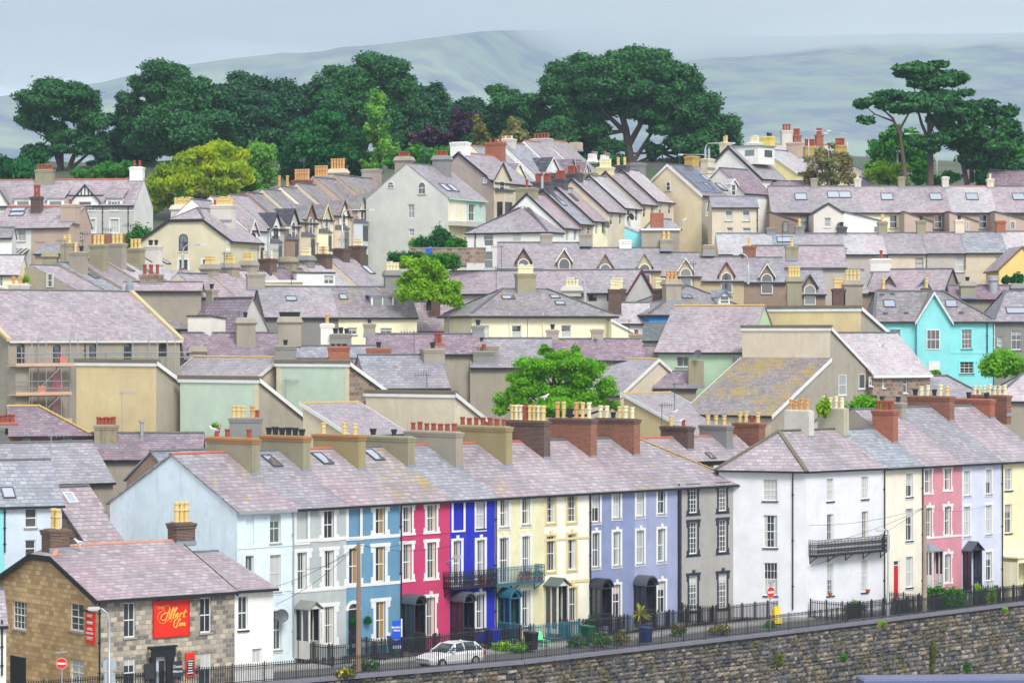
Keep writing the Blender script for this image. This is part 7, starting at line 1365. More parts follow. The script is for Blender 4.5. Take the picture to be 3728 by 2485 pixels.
for (a, b), (c, d) in zip(WL[1:], WL[2:]):
 A0, B0 = Vector((a, b, 0)), Vector((c, d, 0)); ex = (B0 - A0); L = ex.length; ex.normalize(); ey = Vector((ex.y, -ex.x, 0))     # outward, towards the camera
 bk.poly([A0 + Vector((0, 0, -9)), B0 + Vector((0, 0, -9)), B0 + Vector((0, 0, .2)), A0 + Vector((0, 0, .2))])
 if a < -30: continue
 zz = -8.6
 while zz < .12:
  h = min(rg.uniform(.22, .38), .2 - zz + .001); x = rg.uniform(0, .3)
  if h < .08: break
  while x < L - .1:
   w = min(rg.choice((.22, .3, .38, .45, .55, .7)) * rg.uniform(.85, 1.15), L - x); e = .03; o = rg.uniform(.05, .17); ins = rg.uniform(.03, .07)
   P = lambda u, z_, k: A0 + ex * (x + u) + Vector((0, 0, zz + z_)) + ey * k
   b4 = [P(e * .5, e * .5, -.02), P(w - e * .5, e * .5, -.02), P(w - e * .5, h - e * .5, -.02), P(e * .5, h - e * .5, -.02)]
   j = lambda: rg.uniform(.0, .07)
   f4 = [P(ins + j(), ins + j() * .6, o - j()), P(w - ins - j(), ins + j() * .6, o - j()), P(w - ins - j(), h - ins - j() * .6, o - j()), P(ins + j(), h - ins - j() * .6, o - j())]
   md = P(w * rg.uniform(.35, .65), h * rg.uniform(.35, .65), o + rg.uniform(.02, .09)); mi = rg.choices(range(6), [5, 3, 6, 3, 1.4, 4])[0]
   for i in range(4): k = (i + 1) % 4; st.poly([b4[i], b4[k], f4[k], f4[i]], mi); st.poly([f4[i], f4[k], md], mi)
   x += w
  zz += h
bk.build('mortar_face', SW2, rw, dz=9).location = (0, -170, 0)
so_ = st.build('stone_face', SWs, rw, dz=9); so_.location = (0, -170, 0)
cp = MB()
for (a, b), (c, d) in zip(WL, WL[1:]):
 A0, B0 = Vector((a, b, 0)), Vector((c, d, 0)); ex = (B0 - A0).normalized(); ey = Vector((ex.y, -ex.x, 0)); L = (B0 - A0).length; n = max(1, int(L / 1.25))
 for i in range(n):
  p, q = A0 + ex * (L * i / n), A0 + ex * (L * (i + 1) / n - .015); cp.hexa([p + ey * .26 + Vector((0, 0, .2)), q + ey * .26 + Vector((0, 0, .2)), q - ey * .38 + Vector((0, 0, .2)), p - ey * .38 + Vector((0, 0, .2))], [p + ey * .26 + Vector((0, 0, .4)), q + ey * .26 + Vector((0, 0, .4)), q - ey * .38 + Vector((0, 0, .44)), p - ey * .38 + Vector((0, 0, .44))])
cp.build('coping', paint('coping_stone', rgb(120, 120, 130), dirt=.5), rw, dz=9).location = (0, -170, 0)
rl = thing('iron_railing', 'long spiked black iron railing on top of the sea wall', 'railing', (0, 175, .4)); m = MB(); railing(m, [(x, y + .1 - 175, 0) for x, y in WL[1:]], 1.0, sp=.15, bw=.034, spike=.14, post=14); m.build('bars', IRON, rl)
# garden railings: one run for each front garden
def frl(label, h, x0, x1, o, z=.1, hgt=1.15, mat=IRON, sides=True):
 a, b = h.W(x0, -o), h.W(x1, -o); t = thing('garden_railing', label, 'railing', (*a, z), h.a, 'front garden railings'); m = MB(); w = x1 - x0; pts = [(0, 0, 0), (w, 0, 0)];
 if sides: pts = [(0, o - .3, 0)] + pts
 railing(m, pts, hgt, sp=.15, bw=.042, spike=.16, post=9); m.build('bars', mat, t)
 m = MB(); m.box(0, w, -.1, .1, -.3, .08); m.build('plinth', CEMG, t); return t
nm = ['before the grey house with the gabled porch', 'before the sky blue house', 'before the pink house', 'before the royal blue house', 'before the pale yellow house', 'before the white house with cream trim', 'before the deeper periwinkle house', 'before the paler periwinkle house', 'before the pebbledash end house']
for i, (h, s_) in enumerate(zip(TH[1:], nm)): frl('black spiked garden railing ' + s_, h, .15, h.w - .15, 3.4, mat=TEAL if i == 4 else IRON)
for h, s_ in ((C0, 'before the white corner house'), (C1, 'before the cream house with red door'), (C2, 'before the dusty pink house'), (C3, 'before the lilac house')): frl('black spiked garden railing ' + s_, h, .15, h.w - .15, 3.6)
def fit(u, v, zg=0.): Y = (CZ - zg) / kz(v); return Vector((kx(u) * Y, Y, zg))
# ---- plants by the street
tile('B3')
def bu(label, lf, u0, u1, vt, vb, zg=.1, **k): Y = (CZ - zg) / kz(vb); return bush(label, lf, u0, u1, vt, vb, Y, **k)
bu('dark green climber beside the black porch of the periwinkle house', 'dkgreen', 540, 625, 1150, 1262, seed=3, size=.13)
bu('bushy green garden plant below the yellow house', 'bright', -20, 200, 1300, 1372, seed=4, flowers='yellowf')
bu('purple flowering plants in the garden of the white house', 'green', 445, 555, 1255, 1345, seed=5, flowers='violet'); bu('tall plants with pink flowers behind the railing', 'green', 595, 720, 1240, 1345, seed=6, flowers='pinkf'); bu('olive green shrub beside the pink flowers', 'olive', 715, 825, 1235, 1330, seed=7)
bu('low green plants with red flowers near the pebbledash house', 'green', 1085, 1180, 1200, 1275, seed=8, flowers='red'); bu('low yellow flowering plant before the pebbledash house', 'olive', 1310, 1480, 1205, 1265, seed=9, flowers='yellowf')
tile('B2'); bu('small plants with pink flowers behind the telegraph pole', 'green', 640, 800, 1405, 1485, seed=10, flowers='pinkf'); bu('yellow flowering plants by the foot of the telegraph pole', 'olive', 540, 660, 1470, 1535, zg=.3, seed=11, flowers='yellowf')
tile('B4'); bu('dark green hedge shrub before the pink house', 'green', 920, 1050, 1030, 1165, seed=12, size=.14); bu('broad green shrub next to the hedge before the pink house', 'green', 1005, 1145, 1040, 1190, seed=13, size=.14)
for u0, u1, vt, lab in ((1170, 1238, 1035, 'leftmost of three golden conifers, the broadest'), (1228, 1272, 1030, 'middle golden conifer of three, the narrowest'), (1268, 1315, 1032, 'rightmost of three golden conifers beside the white gatepost')): bu(lab, 'lime', u0, u1, vt, 1160, seed=u0, size=.1, lumps=7, group='golden conifers', cat='conifer', name='conifer')
bu('green shrub hanging over the sea wall beside the yellow barrier', 'green', 62, 172, 1228, 1345, seed=14, zg=-.9, size=.12); bu('tuft of green with pink flowers on the sea wall', 'green', 290, 350, 1262, 1315, zg=-.6, seed=15, flowers='pinkf', size=.1)
bu('plants in pots behind the railing of the corner house', 'green', 500, 640, 1120, 1215, seed=16, size=.1); bu('pink climbing rose on the wall of the lilac house', 'dkgreen', 1312, 1358, 925, 1050, seed=17, flowers='pinkf', size=.1)
def bw_(lab, lf, u, v, w, h, Y, seed): bush(lab, lf, u - w, u + w, v - h, v + h, Y, seed=seed, size=.09, lumps=6, group='weeds growing from the sea wall', name='wall_weed', cat='weed')
for lab, lf, u, v, w, h, Y in (('olive weed strip hanging on the sea wall below the cream house', 'olive', 955, 1390, 34, 80, 200.5), ('round green weed low on the sea wall', 'green', 1145, 1480, 26, 30, 204.5), ('mossy weed low on the sea wall left of the vehicle roof', 'olive', 955, 1480, 22, 45, 200.5), ('yellowish weed at the foot of the wall near the shrub', 'olive', 150, 1440, 30, 50, 187.2), ('small green weed in the wall under the pink flowers', 'green', 495, 1430, 24, 22, 192.2), ('tuft of weed on the coping at the right end', 'lime', 1350, 1180, 18, 14, 208), ('tuft of weed on the coping below the corner house', 'lime', 700, 1250, 26, 16, 196.2)): bw_(lab, lf, u, v, w, h, Y - .2, int(u))
# spiky cordyline
tile('B3'); p = fit(888, 1300, .1); cr_ = thing('cordyline', 'spiky yellow green cordyline palm before the periwinkle house', 'palm', p); m = MB(); m.tube([(0, 0, 0), (0, 0, 1.55)], [.1, .07], 8); m.build('trunk', BARK, cr_); m = MB(); rg = random.Random(2)
for i in range(70):
 a = rg.uniform(0, 6.28); e = rg.uniform(-.3, 1.4); L = rg.uniform(.7, 1.); d = Vector((math.cos(a) * math.cos(e), math.sin(a) * math.cos(e), math.sin(e))); s_ = d.cross(Vector((0, 0, 1))).normalized() * .04; o = Vector((0, 0, 1.55)); md = o + d * L * .6; tp = o + d * L - Vector((0, 0, .22 * math.cos(e))); m.poly([o - s_ * .6, o + s_ * .6, md + s_, md - s_]); m.poly([md - s_, md + s_, tp])
m.build('leaves', leafm('cordyline_leaf', (.22, .26, .03), (.45, .42, .05), None, .3, 1.), cr_)
# bins, sign boards, barrier
def bin_(label, col, p, a=R(45), h=1.1, name='wheelie_bin'):
 t = thing(name, label, 'bin', p, a); m = MB(); m.hexa([(-.24, -.28, .06), (.24, -.28, .06), (.24, .28, .06), (-.24, .28, .06)], [(-.3, -.36, h), (.3, -.36, h), (.3, .36, h), (-.3, .36, h)]); m.build('body', col, t); m = MB(); m.hexa([(-.33, -.4, h + .001), (.33, -.4, h + .001), (.33, .42, h + .001), (-.33, .42, h + .001)], [(-.28, -.34, h + .1), (.28, -.34, h + .1), (.28, .4, h + .12), (-.28, .4, h + .12)]); m.build('lid', col, t); m = MB()
 for x in (-.25, .2): m.tube([(x, .36, .1), (x + .06, .36, .1)], .1, 8)
 m.build('wheel', BLACK, t)
bin_('blue wheelie bin under the cordyline', plain('bin_blue', rgb(26, 44, 104), .4), fit(925, 1325, .1), h=.95); bin_('green wheelie bin before the deeper periwinkle house', plain('bin_green', rgb(24, 80, 60), .4), fit(568, 1330, .1)); bin_('black wheelie bin in the garden of the yellow house', BLACK, fit(225, 1370, .1))
tile('B2'); bin_('small royal blue bin box on the step of the royal blue house', plain('bin_royal', rgb(40, 50, 190), .4), fit(1498, 1330, .1), h=.9); bin_('teal bin behind the estate agent board', plain('bin_teal', rgb(50, 100, 120), .4), fit(900, 1400, .1))
p = fit(942, 1420, .1); t = thing('estate_agent_board', 'blue and white estate agent board on a white post before the pink house', 'sign', p, R(20)); hb = (CZ - kz(1185) * p.y) - .1; m = MB(); m.box(-.04, .04, -.04, .04, 0, hb + .1); m.build('post', WHITE, t); wB = 52 / (F * T[2] / p.y) / .94; m = MB(); zb = hb - 1.72; m.box(-wB - .04, -.05, -.03, .0, zb + .2, hb); m.build('board', plain('board_blue', rgb(30, 84, 206), .45), t); m = MB(); m.box(-wB - .04, -.05, -.031, .001, zb, zb + .199); m.build('white_strip', SWH, t)
lettering(t, 'Beresford\nAdams', .2, -wB / 2 - .04, hb - .5, -.035, SWH, sx=.82, bold=.004); m = MB(); m.box(-wB * .85, -.12, -.036, -.031, hb - 1.2, hb - 1.16); m.box(-wB * .75, -.2, -.036, -.031, hb - 1.32, hb - 1.28); m.build('small_print', SWH, t)
tile('B3');
for i, (u, v) in enumerate(((285, 1345), (318, 1350))):
 p = fit(u, v, .1); t = thing('garden_chair', ('left' if i == 0 else 'right') + ' one of two lime green plastic garden chairs before the white house', 'chair', p, R(30 + 60 * i)); m = MB()
 for x in (-.24, .24):
  for y in (-.22, .22): m.bar((x, y, 0), (x * .9, y * .9, .42), .05)
 m.build('legs', plain('lime_plastic', rgb(110, 232, 160), .4), t); m = MB(); m.box(-.25, .25, -.25, .25, .421, .46); m.build('seat', plain('lime_plastic', 0), t); m = MB(); m.hexa([(-.25, .2, .46), (.25, .2, .46), (.25, .25, .46), (-.25, .25, .46)], [(-.22, .32, .95), (.22, .32, .95), (.22, .36, .95), (-.22, .36, .95)]); m.build('backrest', plain('lime_plastic', 0), t)
tile('B4'); p = fit(142, 1252, .1); t = thing('road_barrier', 'bright yellow plastic barrier block beside the no entry sign', 'barrier', p, R(30)); m = MB(); m.hexa([(-.3, -.3, 0), (.3, -.3, 0), (.3, .3, 0), (-.3, .3, 0)], [(-.2, -.08, 1.15), (.2, -.08, 1.15), (.2, .08, 1.15), (-.2, .08, 1.15)]); m.build('body', plain('barrier_yellow', rgb(250, 200, 30), .45), t); m = MB(); m.hexa([(-.24, -.24, .35), (.24, -.24, .35), (.24, -.2, .55), (-.24, -.2, .55)], [(-.24, -.23, .35), (.24, -.23, .35), (.24, -.19, .55), (-.24, -.19, .55)]); m.build('stripe', plain('barrier_stripe', (.7, .68, .6)), t)
# flowerpots and plants on the balconies and sills
TERRA = plain('terracotta', rgb(190, 96, 62), .8)
def pot(label, u, v, h, y, lf=None, fl=None, r=.16, ph=.3):
 x = h.lx(u, y); z = h.z(v, x, y); X, Yy = h.W(x, y); t = thing('flowerpot', label, 'flowerpot', (X, Yy, z), 0); m = MB(); m.lathe([(r * .7, 0), (r, ph * .85), (r * 1.12, ph * .86), (r * 1.12, ph)], seg=12); m.build('pot', TERRA, t)
 if lf:
  pads = [(0, 0, ph + .2, .3, .3, .22, 70)]; o = bpy.data.objects.new('foliage', leaf_mesh('foliage', pads, .09, LF[lf], int(u))); COL.objects.link(o); o.parent = t
  if fl: o = bpy.data.objects.new('blossom', leaf_mesh('blossom', [(0, 0, ph + .28, .32, .32, .2, 60)], .1, LF[fl], int(u) + 1)); COL.objects.link(o); o.parent = t
tile('B2'); pot('flowerpot with red geranium on the black balcony of the royal blue house', 1430, 985, H4, -.5, 'green', 'red'); pot('flowerpot of white flowers on the black balcony', 1490, 978, H4, -.5, 'green', 'violet'); pot('flowerpot of green leaves low on the black balcony', 1340, 988, H4, -.5, 'green')
tile('B3'); pot('big flowerpot of red geraniums on the teal balcony', 175, 950, H5, -.5, 'green', 'red', .2); pot('middle flowerpot of red geraniums on the teal balcony', 208, 948, H5, -.5, 'green', 'red', .2); pot('terracotta pot with trailing leaves on the teal balcony', 250, 945, H5, -.5, 'green', None); pot('terracotta pot with a clipped ball plant at the end of the teal balcony', 285, 945, H5, -.5, 'dkgreen', None)
tile('B4'); pot('terracotta pot on the sill of the left ground window of the corner house', 427, 1112, C0, -.03, None, None, .13, .25); pot('terracotta pot on the sill of the right ground window of the corner house', 625, 1092, C0, -.03, None, None, .15, .25)
tile('B2')
for u, v, lab in ((723, 1182, 'round clipped green topiary ball hanging right of the fanlight door'), (638, 1188, 'round clipped green topiary ball hanging on the fanlight door')):
 h0, _, z0, _ = H2.rect('F', u - 1, v, u + 1, v); X, Yy = H2.W(h0, -.25); t = thing('topiary_ball', lab, 'topiary', (X, Yy, z0)); o = bpy.data.objects.new('foliage', leaf_mesh('foliage', [(0, 0, 0, .24, .24, .24, 700)], .06, LF['dkgreen'], int(u))); COL.objects.link(o); o.parent = t; m = MB(); m.bar((0, 0, .2), (0, 0, .6), .015); m.build('hook', IRON, t)
# ---- lamps, poles, road signs
def lamp(label, p, h, arm, a, r=.07, name='street_lamp', hook=True):
 t = thing(name, label, 'street lamp', p, a); m = MB(); m.tube([(0, 0, 0), (0, 0, 1.2)], r * 1.5, 8)
 if hook: m.tube([(0, 0, 1.2), (0, 0, h - .7), (-.12, 0, h - .25), (-.4, 0, h - .02), (-arm, 0, h)], [r, r * .8, r * .75, r * .65, r * .55], 8)
 else: m.tube([(0, 0, 1.2), (0, 0, h)], r, 8); m.tube([(0, 0, h - .05), (-arm, 0, h + .02)], r * .6, 6)
 m.build('pole', GALV, t, smooth=True); m = MB(); m.hexa([(-arm - .65, -.1, h - .06), (-arm, -.1, h - .06), (-arm, .1, h - .06), (-arm - .65, .1, h - .06)], [(-arm - .6, -.07, h + .07), (-arm, -.07, h + .09), (-arm, .07, h + .09), (-arm - .6, .07, h + .07)]); m.build('lamp_head', plain('lamp_grey', (.5, .52, .53), .4), t); m = MB(); m.box(-arm - .58, -arm - .1, -.08, .08, -.12 + h, h - .062); m.build('diffuser', plain('lamp_bowl', (.6, .6, .58), .2), t); return t
tile('B1'); Y = 152.; p = wp(668, 1620, Y); zt = wp(0, 1112, Y).z; p.z = 0; t = lamp('grey street lamp with hooked arm in front of the stone inn', p, zt, .5, R(0))
zs = wp(0, 1458, Y).z; m = MB(); n = 20; m.tube([(0, .1, zs), (0, .13, zs)], .36, 20); m.build('sign_back', plain('sign_back_grey', (.4, .45, .5), .5), t); m = MB(); m.box(-.28, .28, .1, .13, zs - 1.2, zs - .42); m.build('plate', plain('sign_back_grey', 0), t)
def noentry(label, p, zc, a, r=.34, lampz=None):
 t = thing('no_entry_sign', label, 'road sign', p, a); m = MB(); m.tube([(0, .05, 0), (0, .05, zc + r * .6)], .045, 8); m.build('post', GALV, t); m = MB(); m.tube([(0, -.02, zc), (0, .0, zc)], r, 24); m.build('disc', plain('sign_red', 0), t); m = MB(); m.box(-r * .78, r * .78, -.03, -.021, zc - r * .18, zc + r * .18); m.build('bar', SWH, t); m = MB(); m.tube([(0, -.018, zc), (0, .004, zc)], r * 1.05, 24); m.build('rim', SWH, t)
 if lampz: m = MB(); m.bar((-.3, -.1, zc + r + .3), (.35, -.1, zc + r + .36), .12, .07); m.bar((0, .05, zc + r * .5), (0, -.05, zc + r + .32), .04); m.build('sign_lamp', GALV, t)
tile('B1'); Y = 154.; p = wp(377, 1620, Y); p.z = 0; noentry('no entry sign before the honey stone gable of the inn', p, wp(0, 1448, Y).z, R(-5), .28, 1)
tile('B4'); Y = 193.; p = wp(112, 1250, Y); p.z = .1; noentry('no entry sign beside the yellow barrier at the street corner', p, wp(0, 1090, Y).z - .1, R(42), .36, 1)
p = fit(730, 1240, .1); lamp('slim grey street lamp with short arm before the white corner house', p, CZ - kz(770) * p.y, .25, R(0), .075, hook=False)
tile('B2'); p = fit(680, 1500, .1); tp = thing('telegraph_pole', 'brown wooden telegraph pole before the sky blue house', 'telegraph pole', p); hp = CZ - kz(718) * p.y; m = MB(); m.tube([(0, 0, 0), (0, 0, hp)], [.16, .12], 10); m.build('pole', paint('pole_wood', rgb(124, 104, 86), dirt=.5), tp, smooth=True); TP1 = Vector((p.x, p.y, hp))
m = MB()
for q in (H1.P('F', 1, 6.2, .05), H0.P('F', 2, 6, .05), H3.P('F', 1, 6.6, .05), H0.P('F', 3.5, 4, .05), H4.P('F', 0, 6.6, .05)):
 hh = H1 if q else H1
for h, x, z in ((H1, 1, 5.6), (H0, 2.2, 4.6), (H0, 3, 3.6), (H3, 1., 7.), (H4, .1, 6.4)):
 X, Yy = h.W(x, -.05); e = Vector((X - p.x, Yy - p.y, z)); s_ = Vector((0, 0, hp - .15)); m.tube([s_.lerp(e, i / 6) - Vector((0, 0, .35 * (1 - (2 * i / 6 - 1) ** 2))) for i in range(7)], .012, 4)
m.build('wires', IRON, tp)
tile('B4'); p = fit(923, 1215, .1); tp = thing('telegraph_pole', 'grey brown wooden telegraph pole before the dusty pink house', 'telegraph pole', p); hp = CZ - kz(640) * p.y; m = MB(); m.tube([(0, 0, 0), (0, 0, hp)], [.16, .12], 10); m.build('pole', paint('pole_wood_grey', rgb(140, 130, 116), dirt=.4), tp, smooth=True); m = MB()
for h, x, z in ((C0, .3, 6.5), (C0, .2, 5.), (C0, .1, 3.5), (C3, 3, 7)):
 X, Yy = h.W(x, -.05); e = Vector((X - p.x, Yy - p.y, z)); s_ = Vector((0, 0, hp - .15)); m.tube([s_.lerp(e, i / 6) - Vector((0, 0, .35 * (1 - (2 * i / 6 - 1) ** 2))) for i in range(7)], .012, 4)
m.build('wires', IRON, tp)
tile('B2'); h0, _, z0, _ = H3.rect('F', 1215, 830, 1217, 830); X, Yy = H3.W(h0, 0); t = thing('wall_lamp', 'grey street lamp head on a bracket on the wall between pink and blue houses', 'street lamp', (X, Yy, z0), H3.a); m = MB(); m.bar((0, 0, 0), (.1, -.7, .35), .06); m.build('bracket', GALV, t); m = MB(); m.hexa([(.0, -1.35, .3), (.25, -1.35, .3), (.22, -.6, .28), (.02, -.6, .28)], [(.04, -1.3, .5), (.2, -1.3, .5), (.2, -.6, .46), (.04, -.6, .46)]); m.build('lamp_head', plain('lamp_grey', 0), t)
tile('B2'); H0.dish('F', 182, 1155, .42); tile('B1')
# lamps among the upper houses
for tl, u, vt, vb, Y, lab, arm, a in (('T1', 1490, 1100, 1290, 268, 'pale street lamp before the cream half hipped house', 1.6, 180), ('T1', 2195, 960, 1200, 275, 'grey street lamp before the white dormered houses', 1.5, 180), ('T2', 775, 815, 1130, 284, 'tall grey street lamp before the cream bay window', 2.6, 180), ('T3', 1720, 272, 400, 352, 'street lamp beside the white gabled house', 3., 180), ('T3', 1750, 365, 400, 340, 'short street lamp above the solar panels', 3.0, 0), ('T3', 740, 1372, 1560, 252, 'street lamp before the pebbledashed gable', .9, 0), ('T3', 2070, 1175, 1420, 270, 'street lamp before the terrace of arched dormers', .8, 0), ('T4', 484, 170, 400, 392, 'street lamp left of the red chimney on the far ridge', 2.4, 180), ('T4', 800, 190, 400, 392, 'street lamp right of the red chimney on the far ridge', 2.6, 0), ('T4', 1207, 280, 430, 372, 'street lamp before the round green tree', 2., 180), ('T4', 1530, 195, 610, 360, 'street lamp with arm hidden among the tall pines', 3.4, 0), ('T3', 390, 505, 640, 292, 'street lamp behind the dark brick stacks', .8, 180)):
 tile(tl); b = wp(u, vb, Y); lamp(lab, b, (vb - vt) / (F * T[2] / Y), arm, R(a), .09)
# ---- cars
def car(label, p, a, col, L=4.4, est=True):
 t = thing('parked_car', label, 'car', p, a, 'parked cars'); hw = .86; m = MB()
 st_ = [(-L / 2, .42, .62, .62), (-L / 2 + .12, .3, .72, .74), (-L * .3, .24, .86, .84), (-L * .18, .22, .95, .86), (L * .2, .22, .98, .86), (L * .42, .26, .96, .84), (L / 2 - .06, .34, .9, .74), (L / 2, .45, .8, .66)]
 def ring(x, zb, zt, w): return [(x, -w * .9, zb), (x, -w, zb + .2), (x, -w, zt - .16), (x, -w * .9, zt), (x, w * .9, zt), (x, w, zt - .16), (x, w, zb + .2), (x, w * .9, zb)]
 rs = [ring(*s_) for s_ in st_]
 for A_, B_ in zip(rs, rs[1:]):
  for i in range(8): m.poly([A_[i], A_[(i + 1) % 8], B_[(i + 1) % 8], B_[i]])
 m.poly(rs[0]); m.poly(rs[-1]); cab = [(-L * .2, .93, .80), (-L * .04, 1.40, .64), (L * .1, 1.48, .63), (L * .32, 1.45, .62), (L * .46, .95, .78)] if est else [(-L * .2, .93, .80), (-L * .02, 1.38, .62), (L * .14, 1.42, .62), (L * .28, 1.3, .64), (L * .42, .95, .76)]
 top = [(x, z, w) for x, z, w in cab[1:4]]
 for (x0, z0, w0), (x1, z1, w1) in zip(top, top[1:]): m.poly([(x0, -w0, z0), (x1, -w1, z1), (x1, w1, z1), (x0, w0, z0)])
 base = lambda x: .95
 for (x, z, w) in top:
  for sg in (-1, 1): m.bar((x, sg * w, z - .01), (x + (-.12 if x < 0 else .1), sg * .8, .94), .07)
 for sg in (-1, 1): m.bar((cab[0][0], sg * .78, .93), (top[0][0], sg * top[0][2], top[0][1]), .07); m.bar((cab[4][0], sg * .77, .95), (top[2][0], sg * top[2][2], top[2][1]), .09)
 m.build('body', col, t, smooth=False); g = MB(); (x0, z0, w0), (x1, z1, w1), (x2, z2, w2) = top
 g.poly([(cab[0][0], -.78, .94), (cab[0][0], .78, .94), (x0, w0 - .02, z0 - .02), (x0, -w0 + .02, z0 - .02)]); g.poly([(cab[4][0], -.75, .96), (cab[4][0], .75, .96), (x2, w2 - .02, z2 - .02), (x2, -w2 + .02, z2 - .02)])
 for sg in (-1, 1): g.poly([(cab[0][0] + .1, sg * .79, .94), (cab[4][0] - .1, sg * .785, .95), (x2, sg * (w2 - .005), z2 - .03), (x1, sg * (w1 - .005), z1 - .03), (x0, sg * (w0 - .005), z0 - .03)])
 g.build('windscreen', plain('car_glass', (.03, .05, .055), .08, 0, .8), t)
 for x in (-L * .31, L * .3):
  for sg in (-1, 1):
   w = MB(); w.tube([(x, sg * .66, .32), (x, sg * .87, .32)], .32, 16); wo = w.build('wheel', plain('tyre', (.02, .02, .02), .8), t); w = MB(); w.tube([(x, sg * .865, .32), (x, sg * .885, .32)], .2, 12); w.build('rim', GALV, wo)
 for sg in (-1, 1): w = MB(); w.hexa([(-L / 2 + .02, sg * .42, .6), (-L / 2 + .3, sg * .78, .62), (-L / 2 + .3, sg * .80, .62), (-L / 2 - .01, sg * .44, .6)], [(-L / 2 + .06, sg * .42, .74), (-L / 2 + .34, sg * .77, .78), (-L / 2 + .34, sg * .79, .78), (-L / 2 + .05, sg * .44, .74)]); w.build('headlight', plain('headlight', (.6, .62, .65), .1), t); w = MB(); w.box(L / 2 - .12, L / 2 + .01, sg * .66, sg * .8, .62, .86); w.build('tail_light', plain('tail_red', (.4, .02, .02), .2), t); w = MB(); w.hexa([(-L * .14, sg * .84, .93), (-L * .1, sg * .84, .93), (-L * .1, sg * 1.0, .95), (-L * .14, sg * 1.0, .95)], [(-L * .14, sg * .84, 1.05), (-L * .1, sg * .84, 1.05), (-L * .1, sg * 1.0, 1.07), (-L * .14, sg * 1.0, 1.07)]); w.build('mirror', col, t)
CARW = plain('car_white', (.72, .72, .72), .25, 0, .6)
tile('B2'); p = fit(1238, 1466, .01); car('white estate car parked behind the sea wall railing', p, R(43), CARW)
tile('T2'); car('silver grey car parked beside the clipped hedge', wp(1752, 1300, 314), R(10), plain('car_grey', (.25, .28, .33), .3, .3), est=False); car('white car parked beside the tall white house', wp(1740, 1425, 308), R(10), CARW)
tile('M2');
# quayside vehicle roof in the near right corner
tile('O');
p = wp(2220, 1552, 178); t = thing('lorry', 'blue grey lorry roof passing below the sea wall', 'lorry', (p.x, p.y, -9), R(4)); zt = p.z + 9
m = MB(); hx = 6.6
m.hexa([(-hx, -1.25, 1.), (hx, -1.25, 1.), (hx, 1.25, 1.), (-hx, 1.25, 1.)], [(-hx, -1.25, zt - .12), (hx, -1.25, zt - .12), (hx, 1.25, zt - .12), (-hx, 1.25, zt - .12)]); m.hexa([(-hx, -1.25, zt - .119), (hx, -1.25, zt - .119), (hx, 1.25, zt - .119), (-hx, 1.25, zt - .119)], [(-hx + .15, -1.1, zt), (hx - .15, -1.1, zt), (hx - .15, 1.1, zt), (-hx + .15, 1.1, zt)]); m.build('box_body', plain('lorry_blue', rgb(98, 104, 136), .4), t); m = MB(); m.box(-hx - 2.2, -hx - .1, -1.15, 1.15, .6, 2.9); m.build('cab', plain('lorry_cab', (.5, .5, .55), .3), t)
for x in (-hx - 1.1, -hx + 2, hx - 2.5, hx - 1.3):
 for sg in (-1, 1): m = MB(); m.tube([(x, sg * .85, .5), (x, sg * 1.2, .5)], .5, 14); m.build('wheel', plain('tyre', 0), t)
# ---- gulls
def gull(label, p, a, fly=False, s=1.0):
 t = thing('gull', label, 'gull', p, a); me = bpy.data.meshes.new('body'); vs = [(0, 0, .2), (.14, 0, .26), (.24, 0, .36), (.28, 0, .42), (.36, 0, .40), (-.16, 0, .2), (-.3, 0, .17), (.02, .06, .12), (.02, .05, .0), (.02, -.06, .12), (.02, -.05, 0)]; ed = [(0, 1), (1, 2), (2, 3), (3, 4), (0, 5), (5, 6), (0, 7), (7, 8), (0, 9), (9, 10)]; rad = [.10, .085, .05, .055, .012, .07, .02, .03, .012, .03, .012]
 if fly: vs = [(0, 0, 0), (.15, 0, .02), (.26, 0, .03), (.36, 0, .02), (-.16, 0, 0), (-.34, 0, 0), (.08, .3, .14), (-.02, .75, .05), (.08, -.3, .2), (-.02, -.75, .3)]; ed = [(0, 1), (1, 2), (2, 3), (0, 4), (4, 5), (1, 6), (6, 7), (1, 8), (8, 9)]; rad = [.09, .07, .055, .012, .07, .03, .05, .012, .05, .012]
 me.from_pydata([tuple(c * s for c in v_) for v_ in vs], ed, []); o = bpy.data.objects.new('body', me); COL.objects.link(o); o.parent = t; me.materials.append(plain('gull_white', (.75, .75, .75), .7)); md = o.modifiers.new('skin', 'SKIN')
 for i, r in enumerate(rad): me.skin_vertices[0].data[i].radius = (r * s, r * s)
 me.skin_vertices[0].data[0].use_root = True; o.modifiers.new('sub', 'SUBSURF').levels = 1
 if not fly:
  for sg in (-1, 1): m = MB(); m.hexa([(-.3 * s, sg * .07 * s, .17 * s), (.1 * s, sg * .115 * s, .18 * s), (.1 * s, sg * .09 * s, .18 * s), (-.3 * s, sg * .05 * s, .17 * s)], [(-.28 * s, sg * .07 * s, .23 * s), (.1 * s, sg * .10 * s, .28 * s), (.1 * s, sg * .08 * s, .28 * s), (-.28 * s, sg * .04 * s, .23 * s)]); m.build('wing', plain('gull_grey', (.36, .38, .42), .7), t)
 m = MB(); m.bar((.32 * s, 0, (.405 if not fly else .025) * s), (.40 * s, 0, (.385 if not fly else .01) * s), .022 * s); m.build('beak', plain('gull_beak', (.6, .4, .05), .5), t)
